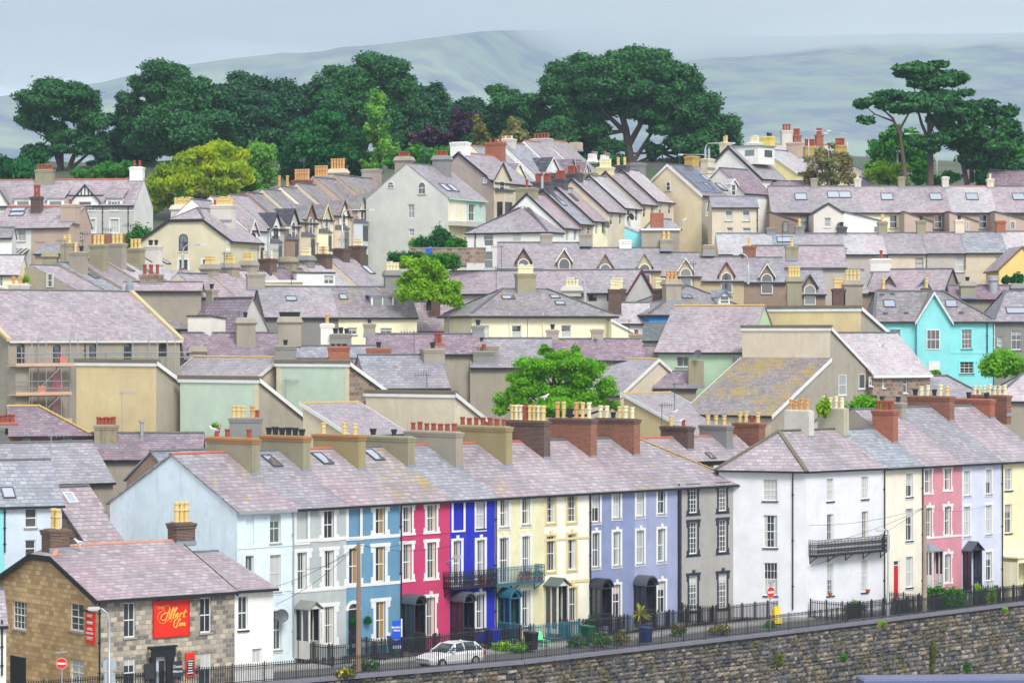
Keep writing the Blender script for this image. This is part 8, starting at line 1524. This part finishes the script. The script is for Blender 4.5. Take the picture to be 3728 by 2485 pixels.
for tl, u, v, Y, a, lab, fl in (('M1', 1528, 1228, 181, 160, 'gull standing on the left end chimney beside red pots', 0), ('M3', 355, 992, 203, 10, 'gull standing on a tall chimney pot before the green tree', 0), ('M3', 1278, 1100, 226, 0, 'gull standing on a buff pot before the smooth slate roof', 0), ('B1', 490, 735, 163, 200, 'gull standing on the inn roof ridge', 0), ('M4', 935, 610, 235, 30, 'gull flying over the pinkish slate roof', 1), ('M3', 1318, 1165, 222, 0, 'dark gull perched beside the buff pot on the blackened stack', 0), ('T3', 1540, 920, 286, 0, 'gull perched on a stub chimney below the cream gabled house', 0)):
 tile(tl); gull(lab, wp(u, v, Y), R(a), fl, 1.05)
# ---- trees: pads read in overview pixels
tile('O'); PG = 'pines along the ridge'
def pine(label, lf, pads, u, vb, Y, seed, trunks=None, **k):
 pads = [(a, b, c * 1.06, d * 1.08) for a, b, c, d in pads]; kk = dict(cat='pine', name='pine_tree', size=.33, dens=2.0, bark=BARKP, tr=.5, group=PG, flat=.3, up=.6, npm=30, asp=1.7); kk.update(k); return tree(label, lf, pads, u, vb, Y, seed=seed, trunks=trunks, **kk)
pine('broad domed pine at the left edge with several bare stems', 'pine', [(130, 222, 78, 34), (80, 245, 44, 30), (185, 258, 50, 36), (215, 292, 36, 34), (110, 280, 62, 26), (58, 285, 30, 14), (165, 318, 60, 22), (75, 345, 24, 16), (205, 335, 34, 26), (120, 345, 44, 14)], 138, 425, 418, 1, trunks=[([(140, 425), (138, 380), (118, 320), (108, 260)], .62), ([(150, 425), (165, 370), (190, 310), (180, 270)], .5), ([(140, 395), (142, 340), (148, 280)], .4), ([(160, 390), (205, 350), (228, 330)], .28)])
pine('small dark pine between the two large left pines', 'pineb', [(262, 268, 24, 30), (270, 312, 34, 28), (290, 345, 34, 30), (250, 350, 30, 30), (235, 372, 40, 26), (310, 372, 34, 24)], 300, 420, 428, 2, tr=.35)
pine('tall round topped pine second from the left', 'pine', [(375, 190, 62, 36), (440, 215, 60, 42), (330, 220, 46, 34), (395, 255, 92, 44), (320, 280, 38, 34), (430, 300, 90, 42), (350, 325, 46, 40), (470, 330, 60, 36), (400, 345, 60, 30), (310, 335, 26, 20)], 400, 425, 424, 3, tr=.6)
pine('dark pine with a ragged flat top beside the tall round one', 'pineb', [(540, 200, 52, 28), (600, 215, 62, 34), (655, 232, 44, 32), (560, 250, 80, 40), (640, 275, 66, 40), (570, 300, 90, 40), (690, 258, 34, 42), (620, 325, 80, 36), (540, 330, 70, 36)], 590, 430, 432, 4, tr=.55)
pine('high pine with layered ragged limbs behind the poplar', 'pine', [(770, 185, 62, 34), (730, 205, 36, 34), (870, 152, 60, 32), (900, 190, 56, 40), (840, 200, 66, 40), (925, 225, 42, 36), (790, 245, 62, 32), (870, 250, 70, 40), (740, 245, 34, 18), (770, 285, 50, 26), (940, 262, 50, 34), (880, 300, 60, 40)], 835, 430, 436, 5, trunks=[([(835, 430), (832, 350), (815, 280), (780, 220)], .6), ([(836, 350), (860, 260), (880, 190)], .5)])
pine('dark pine right of the poplar above the copper beeches', 'pineb', [(985, 225, 44, 34), (1010, 260, 52, 40), (960, 290, 60, 40), (1060, 270, 60, 38), (1100, 290, 60, 36), (1030, 320, 80, 36), (930, 320, 50, 40)], 1020, 430, 438, 6, tr=.5)
pine('small round topped pine in the middle of the ridge', 'pine', [(1160, 222, 50, 22), (1180, 250, 66, 30), (1140, 280, 50, 34), (1215, 285, 60, 40), (1185, 315, 70, 36), (1120, 320, 50, 34)], 1180, 425, 434, 7, tr=.5)
pine('largest domed pine with a massive dark trunk', 'pine', [(1420, 150, 90, 36), (1340, 165, 62, 38), (1490, 165, 70, 40), (1300, 205, 52, 40), (1540, 205, 62, 42), (1420, 200, 100, 38), (1350, 235, 70, 34), (1590, 245, 58, 42), (1300, 262, 54, 34), (1490, 245, 78, 32), (1640, 290, 52, 44), (1580, 300, 62, 36), (1350, 290, 46, 26), (1660, 330, 40, 40), (1290, 310, 56, 40), (1600, 350, 70, 34), (1520, 290, 44, 22), (1375, 385, 60, 34), (1395, 335, 34, 26), (1530, 392, 50, 28), (1640, 388, 60, 26), (1500, 345, 26, 24)], 1450, 435, 428, 8, trunks=[([(1450, 440), (1448, 370), (1438, 300), (1420, 230), (1400, 180)], .85), ([(1446, 330), (1480, 270), (1520, 210)], .5), ([(1442, 310), (1390, 260), (1340, 200)], .45), ([(1455, 400), (1520, 350), (1590, 310)], .4), ([(1450, 380), (1500, 300), (1560, 250)], .35)])
pine('dark low pine filling in left of the largest pine', 'pineb', [(1280, 290, 50, 50), (1330, 340, 50, 50), (1250, 340, 44, 44), (1390, 370, 50, 34), (1300, 380, 80, 34)], 1300, 430, 440, 9, tr=.4)
# open crowned pines at the right
pine('leaning pine with a bare curved trunk and thin spread crown', 'pine', [(2100, 224, 50, 10), (2040, 222, 44, 11), (1985, 236, 26, 10), (2130, 245, 44, 9), (2070, 248, 44, 9), (2000, 275, 26, 7), (2160, 252, 36, 9)], 2078, 425, 345, 10, trunks=[([(2080, 425), (2076, 370), (2068, 310), (2050, 272), (2015, 240)], .32), ([(2066, 300), (2090, 255), (2120, 240)], .16), ([(2055, 280), (2010, 262), (1990, 275)], .12)], size=.36, npm=40, dsp=.3)
pine('tall flat topped pine with layered open crown', 'pine', [(2130, 152, 40, 10), (2085, 162, 44, 9), (2150, 170, 52, 16), (2195, 184, 40, 11), (2110, 185, 42, 12), (2150, 195, 52, 14), (2180, 225, 56, 18), (2130, 232, 30, 14), (2200, 255, 50, 18), (2165, 280, 36, 14), (2150, 325, 46, 18), (2200, 300, 30, 18)], 2138, 425, 348, 11, trunks=[([(2138, 425), (2137, 340), (2134, 270), (2128, 215), (2135, 165)], .42), ([(2136, 330), (2118, 285), (2108, 250), (2100, 205)], .24), ([(2136, 300), (2165, 255), (2190, 200)], .2)], size=.38, npm=40, dsp=.35)
pine('dense layered pine at the right end with two trunks', 'pine', [(2250, 242, 46, 18), (2280, 265, 46, 22), (2225, 268, 36, 18), (2300, 300, 44, 22), (2245, 305, 56, 22), (2210, 330, 40, 22), (2290, 340, 56, 24), (2240, 360, 60, 26), (2330, 310, 20, 16), (2310, 375, 40, 26)], 2215, 425, 352, 12, trunks=[([(2222, 425), (2205, 340), (2202, 290), (2230, 250)], .32), ([(2232, 420), (2232, 330), (2260, 270)], .3)], size=.42, npm=36)
def br(label, lf, pads, u, vb, Y, seed, **k): kk = dict(size=.36, dens=1., npm=30, up=.4); kk.update(k); return tree(label, lf, pads, u, vb, Y, seed=seed, **kk)
br('large dark green round tree behind the yellow potted chimneys', 'dkgreen', [(740, 290, 60, 28), (690, 310, 56, 34), (790, 320, 56, 40), (730, 350, 96, 44), (660, 350, 32, 40), (810, 365, 40, 40), (720, 395, 80, 34)], 735, 430, 392, 21, tr=.4)
br('pale green poplar rising above the round tree', 'poplar', [(868, 235, 22, 30), (862, 270, 32, 30), (880, 295, 26, 30), (850, 315, 22, 30), (872, 340, 36, 34), (895, 355, 22, 26), (855, 375, 30, 34)], 868, 430, 388, 22, size=.32, tr=.3, cat='poplar', name='poplar_tree')
br('golden weeping willow behind the white gable chimney', 'gold', [(470, 352, 62, 22), (510, 365, 60, 34), (430, 375, 40, 30), (395, 405, 44, 36), (540, 395, 36, 34), (480, 405, 84, 40), (370, 440, 40, 36), (440, 445, 60, 36), (520, 440, 44, 34), (355, 465, 24, 24)], 455, 490, 372, 23, size=.34, tr=.4, cat='willow', name='willow_tree', flat=-.6, up=.0, asp=2.2)
br('light green tree right of the golden willow', 'poplar', [(590, 348, 40, 24), (600, 380, 44, 34), (570, 410, 40, 36), (610, 420, 36, 30), (580, 445, 36, 20)], 590, 460, 380, 24, tr=.3)
br('dark green hedge trees at the left edge above the red ridge', 'dkgreen', [(20, 372, 40, 20), (70, 370, 36, 26), (100, 385, 36, 22), (40, 398, 60, 24), (5, 395, 30, 24)], 50, 425, 392, 25, tr=.25); br('light green shrubs behind the red ridged house', 'green', [(275, 388, 40, 20), (240, 398, 40, 18), (310, 395, 30, 22), (200, 400, 40, 16)], 260, 425, 380, 26, tr=.2)
br('green bushy tree line below the poplar', 'green', [(940, 350, 34, 22), (985, 345, 34, 20), (1020, 350, 30, 20), (920, 375, 36, 22), (975, 375, 44, 20)], 970, 420, 380, 27, tr=.25)
br('copper purple beech left of the white chimney', 'purple', [(990, 305, 32, 20), (1010, 318, 40, 18), (965, 318, 34, 14), (1075, 275, 34, 24), (1060, 300, 30, 22), (1030, 330, 44, 16)], 1020, 420, 400, 28, tr=.25, cat='beech', name='beech_tree')
br('small olive conifer beside the copper beech', 'olive', [(1098, 270, 9, 14), (1098, 295, 16, 16), (1098, 318, 22, 16), (1100, 340, 24, 14)], 1098, 400, 396, 29, tr=.15); br('thin olive tree behind the pale stacks', 'birch', [(1180, 292, 22, 16), (1195, 312, 26, 18), (1165, 315, 18, 14), (1205, 335, 30, 16)], 1188, 400, 396, 30, tr=.15, dens=.7)
br('shrub tops of the willow garden with a pointed conifer', 'green', [(416, 448, 10, 14), (416, 468, 18, 14)], 416, 490, 330, 31, tr=.1, size=.25); br('spiky green cordyline behind the cream house chimneys', 'olive', [(470, 455, 24, 16), (468, 470, 28, 12)], 468, 490, 330, 32, tr=.15, size=.3, cat='palm', name='cordyline')
br('thin birch with sparse brownish leaves by the back terrace', 'birch', [(1872, 365, 26, 18), (1900, 345, 24, 18), (1920, 362, 30, 20), (1890, 385, 42, 18), (1860, 395, 24, 16), (1940, 388, 24, 20), (1905, 410, 40, 14), (1950, 412, 22, 14), (1868, 414, 26, 12)], 1905, 440, 345, 33, tr=.16, dens=.55, size=.26, bark=BARKW, cat='birch', name='birch_tree', npm=26, flat=-.3)
br('round green tree behind the leaning pine', 'green', [(2050, 310, 36, 22), (2085, 325, 40, 28), (2030, 345, 40, 30), (2090, 365, 50, 34), (2010, 380, 34, 28), (2120, 385, 40, 30)], 2070, 430, 372, 34, tr=.35); br('light green shrub below the leaning pine', 'lime', [(2025, 388, 34, 14), (2060, 395, 32, 18), (2000, 400, 26, 14), (2050, 412, 50, 14)], 2040, 430, 358, 35, tr=.2, size=.28)
br('small dark conifer between pine trunks and purple roof', 'dkgreen', [(2257, 372, 8, 14), (2257, 392, 16, 14), (2258, 412, 24, 14)], 2257, 430, 350, 36, tr=.12, size=.28); br('green trees at the right edge below the layered pine', 'green', [(2330, 345, 40, 24), (2345, 375, 40, 28), (2310, 395, 40, 24), (2285, 410, 40, 18)], 2320, 430, 366, 37, tr=.3); br('low green shrubs between the pine trunks', 'green', [(2180, 408, 30, 14), (2150, 415, 34, 12), (2110, 412, 20, 14)], 2160, 428, 356, 38, tr=.15, size=.28)
# trees and hedges among the houses
tile('M3'); br('bright green leafy tree behind the tall brick chimneys', 'bright', [(420, 700, 130, 60), (280, 760, 130, 80), (560, 720, 120, 70), (700, 760, 90, 70), (360, 800, 150, 90), (580, 830, 170, 90), (160, 850, 110, 60), (780, 920, 110, 70), (440, 930, 200, 80), (240, 940, 150, 80), (90, 970, 90, 70), (640, 960, 150, 70), (590, 650, 40, 48), (370, 640, 50, 45), (860, 1030, 50, 40), (450, 1030, 250, 60), (30, 1040, 50, 50)], 450, 1300, 216, 41, size=.13, tr=.35, npm=30, dens=1.1, bark=BARK)
tile('T2'); br('bright lime green tree in the gap between the terraces', 'lime', [(1290, 1240, 55, 45), (1370, 1290, 85, 70), (1480, 1255, 70, 60), (1570, 1300, 80, 60), (1330, 1370, 95, 75), (1450, 1385, 105, 85), (1590, 1395, 105, 85), (1400, 1480, 130, 85), (1540, 1490, 130, 85), (1690, 1440, 75, 65), (1670, 1530, 95, 65), (1290, 1470, 55, 75)], 1480, 1600, 262, 42, size=.19, tr=.25, dens=1.1)
def bh(label, lf, u0, u1, vt, vb, Y, **k): return bush(label, lf, u0, u1, vt, vb, Y, **k)
bh('large round clipped bush before the grey gabled house', 'dkgreen', 1462, 1668, 925, 1150, 285, size=.16, lumps=16, seed=2, up=.5); bh('smaller round bush left of the largest clipped bush', 'dkgreen', 1330, 1490, 1015, 1140, 286, size=.16, lumps=14, seed=3, up=.5); bh('round topped bright bush beside the tall white house', 'green', 1615, 1790, 1008, 1165, 283, size=.16, lumps=16, seed=4, up=.5); bh('yellowish shrub at the corner of the grey gabled house', 'lime', 1315, 1370, 1030, 1120, 290, size=.14, lumps=6, seed=5)
def hedge(label, tl, u0, u1, vt, vb, Y, d, lf, a=0):
 tile(tl); b = wp(u0, vb, Y); e = wp(u1, vb, Y); w = e.x - b.x; h = (vb - vt) / (F * T[2] / Y); t = thing('hedge', label, 'hedge', b, R(a)); n = int(w / .5) + 1; pads = [(w * i / n + .2, d * j, h * k, .5, .5, .45, 46) for i in range(n) for j in (0, .5, 1) for k in (.25, .6, .88)]
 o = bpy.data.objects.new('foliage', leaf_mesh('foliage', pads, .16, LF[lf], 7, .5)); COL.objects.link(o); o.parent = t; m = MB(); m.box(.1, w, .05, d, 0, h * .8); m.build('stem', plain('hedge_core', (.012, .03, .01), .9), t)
hedge('long dark clipped hedge behind the lime green tree', 'T2', 1158, 1440, 1175, 1280, 272, 1.2, 'dkgreen'); hedge('bright clipped hedge beside the silver grey car', 'T2', 1440, 1722, 1185, 1285, 270, 3.5, 'green')
tile('T2'); b = wp(1320, 1205, 281); t = thing('stone_wall', 'low grey rubble garden wall below the round bushes', 'wall', b); m = MB(); m.box(0, 3.4 + 4, 0, .4, -.5, .9); m.build('wall_face', STOLD, t); m = MB(); m.box(-.05, 7.45, -.05, .45, .9, 1.); m.build('coping', CEMG, t)
b = wp(1480, 1195, 279); t = thing('estate_agent_board', 'small blue sale board on the low rubble garden wall', 'sign', b); m = MB(); m.box(-.3, .3, 0, .05, 0, .8); m.build('board', plain('board_blue', 0), t); m = MB(); m.box(-.03, .03, .051, .1, -.6, .8); m.build('post', WHITE, t)
tile('M4'); bh('green leafy tree top beside the grey house at the right', 'bright', 1655, 1990, 612, 830, 258, size=.22, lumps=22, seed=8, cat='tree', name='tree'); bh('yellow green shrub behind the pale cement chimneys', 'lime', 480, 600, 945, 1110, 214, size=.17, lumps=8, seed=9); bh('bushy green shrub between pale chimney and red stack', 'bright', 700, 940, 930, 1090, 222, size=.18, lumps=14, seed=10); bh('green leaves by the white door of the turquoise house', 'bright', 1280, 1365, 770, 815, 262, size=.15, lumps=6, seed=11)
tile('T4'); bh('left of two small dark bushes before the ochre gable', 'dkgreen', 2062, 2140, 1335, 1425, 288, size=.18, lumps=9, seed=12); bh('right bush of two before the ochre gable, the larger', 'dkgreen', 2140, 2245, 1308, 1425, 287.5, size=.18, lumps=9, seed=13)
tile('M1'); bh('small sapling sprouting from the chimney by the mint wall', 'bright', 1500, 1605, 1130, 1215, 193, size=.14, lumps=4, seed=14, dens=.35); bh('green fern growing beside the cream cottage at the left', 'bright', 125, 208, 92, 150, 256, size=.18, lumps=5, seed=15)
tile('T1'); bh('green climbing shrub on the side of the long white house', 'green', 1040, 1260, 900, 1130, 316, size=.22, lumps=12, seed=16); bh('pale shrubs between the thin chimneys', 'green', 880, 1050, 1062, 1150, 292, size=.2, lumps=8, seed=17)
# ---- hills beyond the town
prof_k = [(-400, 232), (0, 222), (190, 197), (330, 166), (500, 139), (620, 126), (700, 120), (860, 104), (1000, 86), (1090, 76), (1150, 70), (1300, 70), (1500, 80), (1800, 84), (2100, 78), (2352, 76), (2800, 80)]
def ridge_v(u):
 for (a, b), (c, d) in zip(prof_k, prof_k[1:]):
  if a <= u <= c: return b + (d - b) * (u - a) / (c - a)
 return 200
t = NT('hillside'); g = t.obj()
vo = t.node('ShaderNodeTexVoronoi', Scale=.0028); t.l.new(g, vo.inputs['Vector']); sep = t.node('ShaderNodeSeparateColor'); t.l.new(vo.outputs['Color'], sep.inputs[0])
fld = t.ramp(sep.outputs[0], [(0., (.04, .11, .03)), (.35, (.10, .24, .05)), (.7, (.2, .4, .08)), (1., (.42, .46, .2))])
ve = t.node('ShaderNodeTexVoronoi', feature='DISTANCE_TO_EDGE', Scale=.0028); t.l.new(g, ve.inputs['Vector']); fld = t.mix(t.ramp(ve.outputs['Distance'], [(.03, 1.), (.07, 0.)]), fld, (.012, .03, .015))
wd = t.ramp(t.noise(t.obj(.0006, .0016, .0016), 3.2, 5, .65), [(.48, 0.), (.54, 1.)]); low = t.mix(wd, fld, (.010, .03, .02))
moor = t.mix(t.ramp(t.noise(t.obj(.0009, .00032, .0021), 3., 6, .65), [(.4, 0.), (.6, 1.)]), (.035, .022, .05), (.24, .30, .085)); moor = t.mix(t.ramp(t.noise(t.obj(.0021, .001, .004), 3., 5, .7), [(.55, 0.), (.7, .8)]), moor, (.30, .29, .17))
sx = t.node('ShaderNodeSeparateXYZ'); t.l.new(g, sx.inputs[0]); ml = t.node('ShaderNodeMath', operation='MULTIPLY_ADD'); t.l.new(sx.outputs[2], ml.inputs[0]); ml.inputs[1].default_value = .00137; nn = t.noise(t.obj(.001, .001, .001), 2., 4); t.l.new(nn, ml.inputs[2])
HILL = t.fin(t.mix(t.ramp(ml.outputs[0], [(.95, 0.), (1.15, 1.)]), low, moor), .95, .1)
us = [-1700 + 46 * i for i in range(124)]; ts = [0, .06, .12, .18, .24, .3, .36, .42, .48, .54, .6, .66, .72, .78, .84, .9, .95, 1., 1.04, 1.1]
v = []
for tt in ts:
 for u in us:
  k = (u - 1176) / 6674; e = (770 - ridge_v(u)) / 6674; s_ = sm((u - 950) / 500); Dr = 6200 + 4600 * s_ - 900 * sm((200 - u) / 400); D = 900 + (Dr - 900) * min(tt, 1.0) ** (1.0 + .0 * s_) + (tt - 1.0) * 4000 * (tt > 1)
  zr = CZ + e * Dr; w = min(tt, 1.); zz = 2 + (zr - 2) * (w ** (1.75 - .25 * s_)); zz += 26 * (noise.noise(Vector((k * 30, D / 700, 1.7)))) * math.sin(math.pi * min(1, w)) + 9 * noise.noise(Vector((k * 130, D / 260, 3.))) * math.sin(math.pi * min(1, w)) + (5 * noise.noise(Vector((k * 160, 2., 9.))) if tt >= .9 else 0)
  if tt > 1: zz -= (tt - 1) * 900
  D *= 1.9; zz = (zz - CZ) * 1.9 + CZ; v.append((k * D, D, zz))
n = len(us); f = [(j * n + i, j * n + i + 1, (j + 1) * n + i + 1, (j + 1) * n + i) for j in range(len(ts) - 1) for i in range(n - 1)]
me = bpy.data.meshes.new('hills'); me.from_pydata(v, [], f); me.materials.append(HILL); me.polygons.foreach_set('use_smooth', [True] * len(f));
import bmesh
for nm_, y_, out_ in (('foothills', 8796, True), ('mountain', 8804, False)):
 bm = bmesh.new(); bm.from_mesh(me); bmesh.ops.bisect_plane(bm, geom=bm.verts[:] + bm.edges[:] + bm.faces[:], plane_co=(0, y_, 0), plane_no=(0, 1, 0), clear_outer=out_, clear_inner=not out_); m2 = bpy.data.meshes.new(nm_); bm.to_mesh(m2); bm.free(); m2.materials.append(HILL); m2.polygons.foreach_set('use_smooth', [True] * len(m2.polygons)); o = bpy.data.objects.new(nm_, m2); COL.objects.link(o); o['kind'] = 'structure'
bpy.data.meshes.remove(me)
fs = thing('far_woodland', 'dark band of far woodland among the fields on the lower hillside', 'woodland', (0, 0, 0)); bpy.data.objects.remove(fs); LABELS.popitem()
rg = random.Random(12); pads = []
def hz(u, D):
 Dr = 6200 + 4600 * sm((u - 950) / 500) - 900 * sm((200 - u) / 400); w = (D - 900) / (Dr - 900); e = (770 - ridge_v(u)) / 6674; return 2 + (CZ + e * Dr - 2) * w ** (1.75 - .25 * sm((u - 950) / 500))
for (uc, D, n, du, dD) in ((1790, 4050, 90, 70, 120), (1880, 4000, 60, 50, 120), (1720, 3300, 40, 40, 200), (2260, 3900, 60, 60, 100), (1960, 3100, 50, 70, 150), (1730, 2700, 40, 50, 150), (30, 2700, 60, 60, 200), (2300, 2900, 50, 60, 200), (620, 3500, 40, 60, 200), (1250, 3600, 40, 80, 200)):
 for i in range(n): u = rg.gauss(uc, du * .6); d_ = rg.gauss(D, dD); r = rg.uniform(7, 15); pads.append(((u - 1176) / 6674 * d_ * 1.9, d_ * 1.9, (hz(u, d_) - CZ) * 1.9 + CZ + r * .9, r * 1.9, r * 1.9, r * 1.9, 34))
o = bpy.data.objects.new('far_woodland', leaf_mesh('far_woodland', pads, 11., LF['pineb'], 4)); COL.objects.link(o); tag(o, 'dark clumps of far woodland among the fields on the lower hillside', 'woodland', kind='stuff')
# base ground out to the horizon
o = grid('plain', lambda x, y: -9.5 if y < 60 else -9.6, [-6000, 0, 6000], [-200, 60, 400, 8790], GROUND)
grid('plain', lambda x, y: -9.6, [-40000, 0, 40000], [8808, 20000, 60000], GROUND)  # unseen far ground sheet, added to block sky light reaching the cloud from below
# ---- the air
m = MB(); m.box(-6500, 6500, -220, 8800, -30, 1100); hz_o = m.build('haze', None); me = hz_o.data; me.materials.clear(); hz_o['kind'] = 'stuff'; hz_o['label'] = 'pale blue haze filling the air over town and hills'; hz_o['category'] = 'haze'
ma = bpy.data.materials.new('haze'); ma.use_nodes = True; nt_ = ma.node_tree; nt_.nodes.clear(); ou = nt_.nodes.new('ShaderNodeOutputMaterial'); pv = nt_.nodes.new('ShaderNodeVolumePrincipled'); pv.inputs['Color'].default_value = (.63, .77, 1., 1); pv.inputs['Density'].default_value = .000105; nt_.links.new(pv.outputs[0], ou.inputs['Volume']); me.materials.append(ma)
# ---- cloud lying on the mountain top: a slab with a billowing underside
cx = [-6800 + 284 * i for i in range(49)]; cy = [10640 + 380 * i for i in range(25)]
cb = lambda x, y: 1580 + 330 * sm(x / 2600) + 140 * noise.noise(Vector((x / 1700, y / 2600, .5))) + 80 * noise.noise(Vector((x / 570, y / 950, 5.)))
n, k = len(cx), len(cy); v = [(x, y, cb(x, y)) for y in cy for x in cx] + [(x, y, 2850) for y in cy for x in cx]; f = []; N0 = n * k
for j in range(k - 1):
 for i in range(n - 1): a = j * n + i; f.append([a, a + n, a + n + 1, a + 1]); f.append([N0 + a, N0 + a + 1, N0 + a + n + 1, N0 + a + n])
for i in range(n - 1): f.append([i, i + 1, N0 + i + 1, N0 + i]); a = (k - 1) * n + i; f.append([a, N0 + a, N0 + a + 1, a + 1])
for j in range(k - 1): a = j * n; f.append([a, N0 + a, N0 + a + n, a + n]); a = j * n + n - 1; f.append([a, a + n, N0 + a + n, N0 + a])
me = bpy.data.meshes.new('cloud'); me.from_pydata(v, [], f); o = bpy.data.objects.new('cloud', me); COL.objects.link(o); tag(o, 'grey white low cloud covering the top of the mountain', 'cloud', kind='stuff')
ma = bpy.data.materials.new('cloud'); ma.use_nodes = True; nt_ = ma.node_tree; nt_.nodes.clear(); ou = nt_.nodes.new('ShaderNodeOutputMaterial'); pv = nt_.nodes.new('ShaderNodeVolumePrincipled'); pv.inputs['Color'].default_value = (1., 1., 1., 1); pv.inputs['Density'].default_value = .0009; nt_.links.new(pv.outputs[0], ou.inputs['Volume']); me.materials.append(ma)
# ---- world, sun, camera
w = bpy.data.worlds.new('World'); SC.world = w; w.use_nodes = True; nt = w.node_tree; N, L = nt.nodes, nt.links
bg = N['Background']; bg.inputs[1].default_value = .1
SUN_EL, SUN_AZ = R(46), R(158)     # azimuth measured clockwise from +Y; the light comes from behind the camera's left shoulder
sky = N.new('ShaderNodeTexSky'); sky.sky_type = 'NISHITA'; sky.sun_disc = False; sky.sun_elevation = SUN_EL; sky.sun_rotation = SUN_AZ
tc = N.new('ShaderNodeTexCoord'); mp = N.new('ShaderNodeMapping'); mp.inputs['Scale'].default_value = (2.2, 2.2, 26); L.new(tc.outputs['Generated'], mp.inputs[0])
nz = N.new('ShaderNodeTexNoise'); nz.inputs['Scale'].default_value = 1.6; nz.inputs['Detail'].default_value = 6; nz.inputs['Roughness'].default_value = .55; L.new(mp.outputs[0], nz.inputs[0])
cr = N.new('ShaderNodeValToRGB'); e = cr.color_ramp.elements; e[0].position = .36; e[0].color = (4.3, 4.65, 5.1, 1); e[1].position = .62; e[1].color = (7.6, 7.75, 7.9, 1); L.new(nz.outputs[0], cr.inputs[0])
mx = N.new('ShaderNodeMix'); mx.data_type = 'RGBA'; mx.inputs[0].default_value = .9; L.new(sky.outputs[0], mx.inputs[6]); L.new(cr.outputs[0], mx.inputs[7]); sz = N.new('ShaderNodeSeparateXYZ'); L.new(tc.outputs['Generated'], sz.inputs[0]); hr = N.new('ShaderNodeValToRGB'); e = hr.color_ramp.elements; e[0].position = .085; e[0].color = (2.05, 2.02, 1.96, 1); e[1].position = .125; e[1].color = (.95, .96, .97, 1); L.new(sz.outputs[2], hr.inputs[0])
mm = N.new('ShaderNodeMix'); mm.data_type = 'RGBA'; mm.blend_type = 'MULTIPLY'; mm.inputs[0].default_value = 1; L.new(mx.outputs[2], mm.inputs[6]); L.new(hr.outputs[0], mm.inputs[7]); L.new(mm.outputs[2], bg.inputs[0])
sd = bpy.data.lights.new('sun', 'SUN'); sd.energy = 2.0; sd.angle = R(22); sd.color = (1, .965, .91); so = bpy.data.objects.new('sun', sd); COL.objects.link(so)
d = Vector((math.sin(SUN_AZ) * math.cos(SUN_EL), math.cos(SUN_AZ) * math.cos(SUN_EL), math.sin(SUN_EL))); so.rotation_euler = (-d).to_track_quat('-Z', 'Y').to_euler(); so.location = (0, 0, 100)
cd = bpy.data.cameras.new('camera'); cam = bpy.data.objects.new('camera', cd); COL.objects.link(cam); SC.camera = cam
cam.location = (0, 0, CZ); cam.rotation_euler = (R(90), 0, 0); cd.sensor_width = 36; cd.lens = 36 * F / 3728; cd.shift_y = -(2485 / 2 - HY) / 3728; cd.clip_start = 1; cd.clip_end = 80000
vs = SC.view_settings; vs.view_transform = 'Standard'; vs.look = 'None'; vs.gamma = 1; vs.exposure = EXPO; vs.use_curve_mapping = False
SC.cycles.use_denoising = True; SC.cycles.max_bounces = 8; SC.cycles.diffuse_bounces = 3; SC.cycles.glossy_bounces = 2; SC.cycles.transparent_max_bounces = 4; SC.cycles.volume_bounces = 6
print('LABEL DUPES', [(k, v) for k, v in LABELS.items() if v > 1])
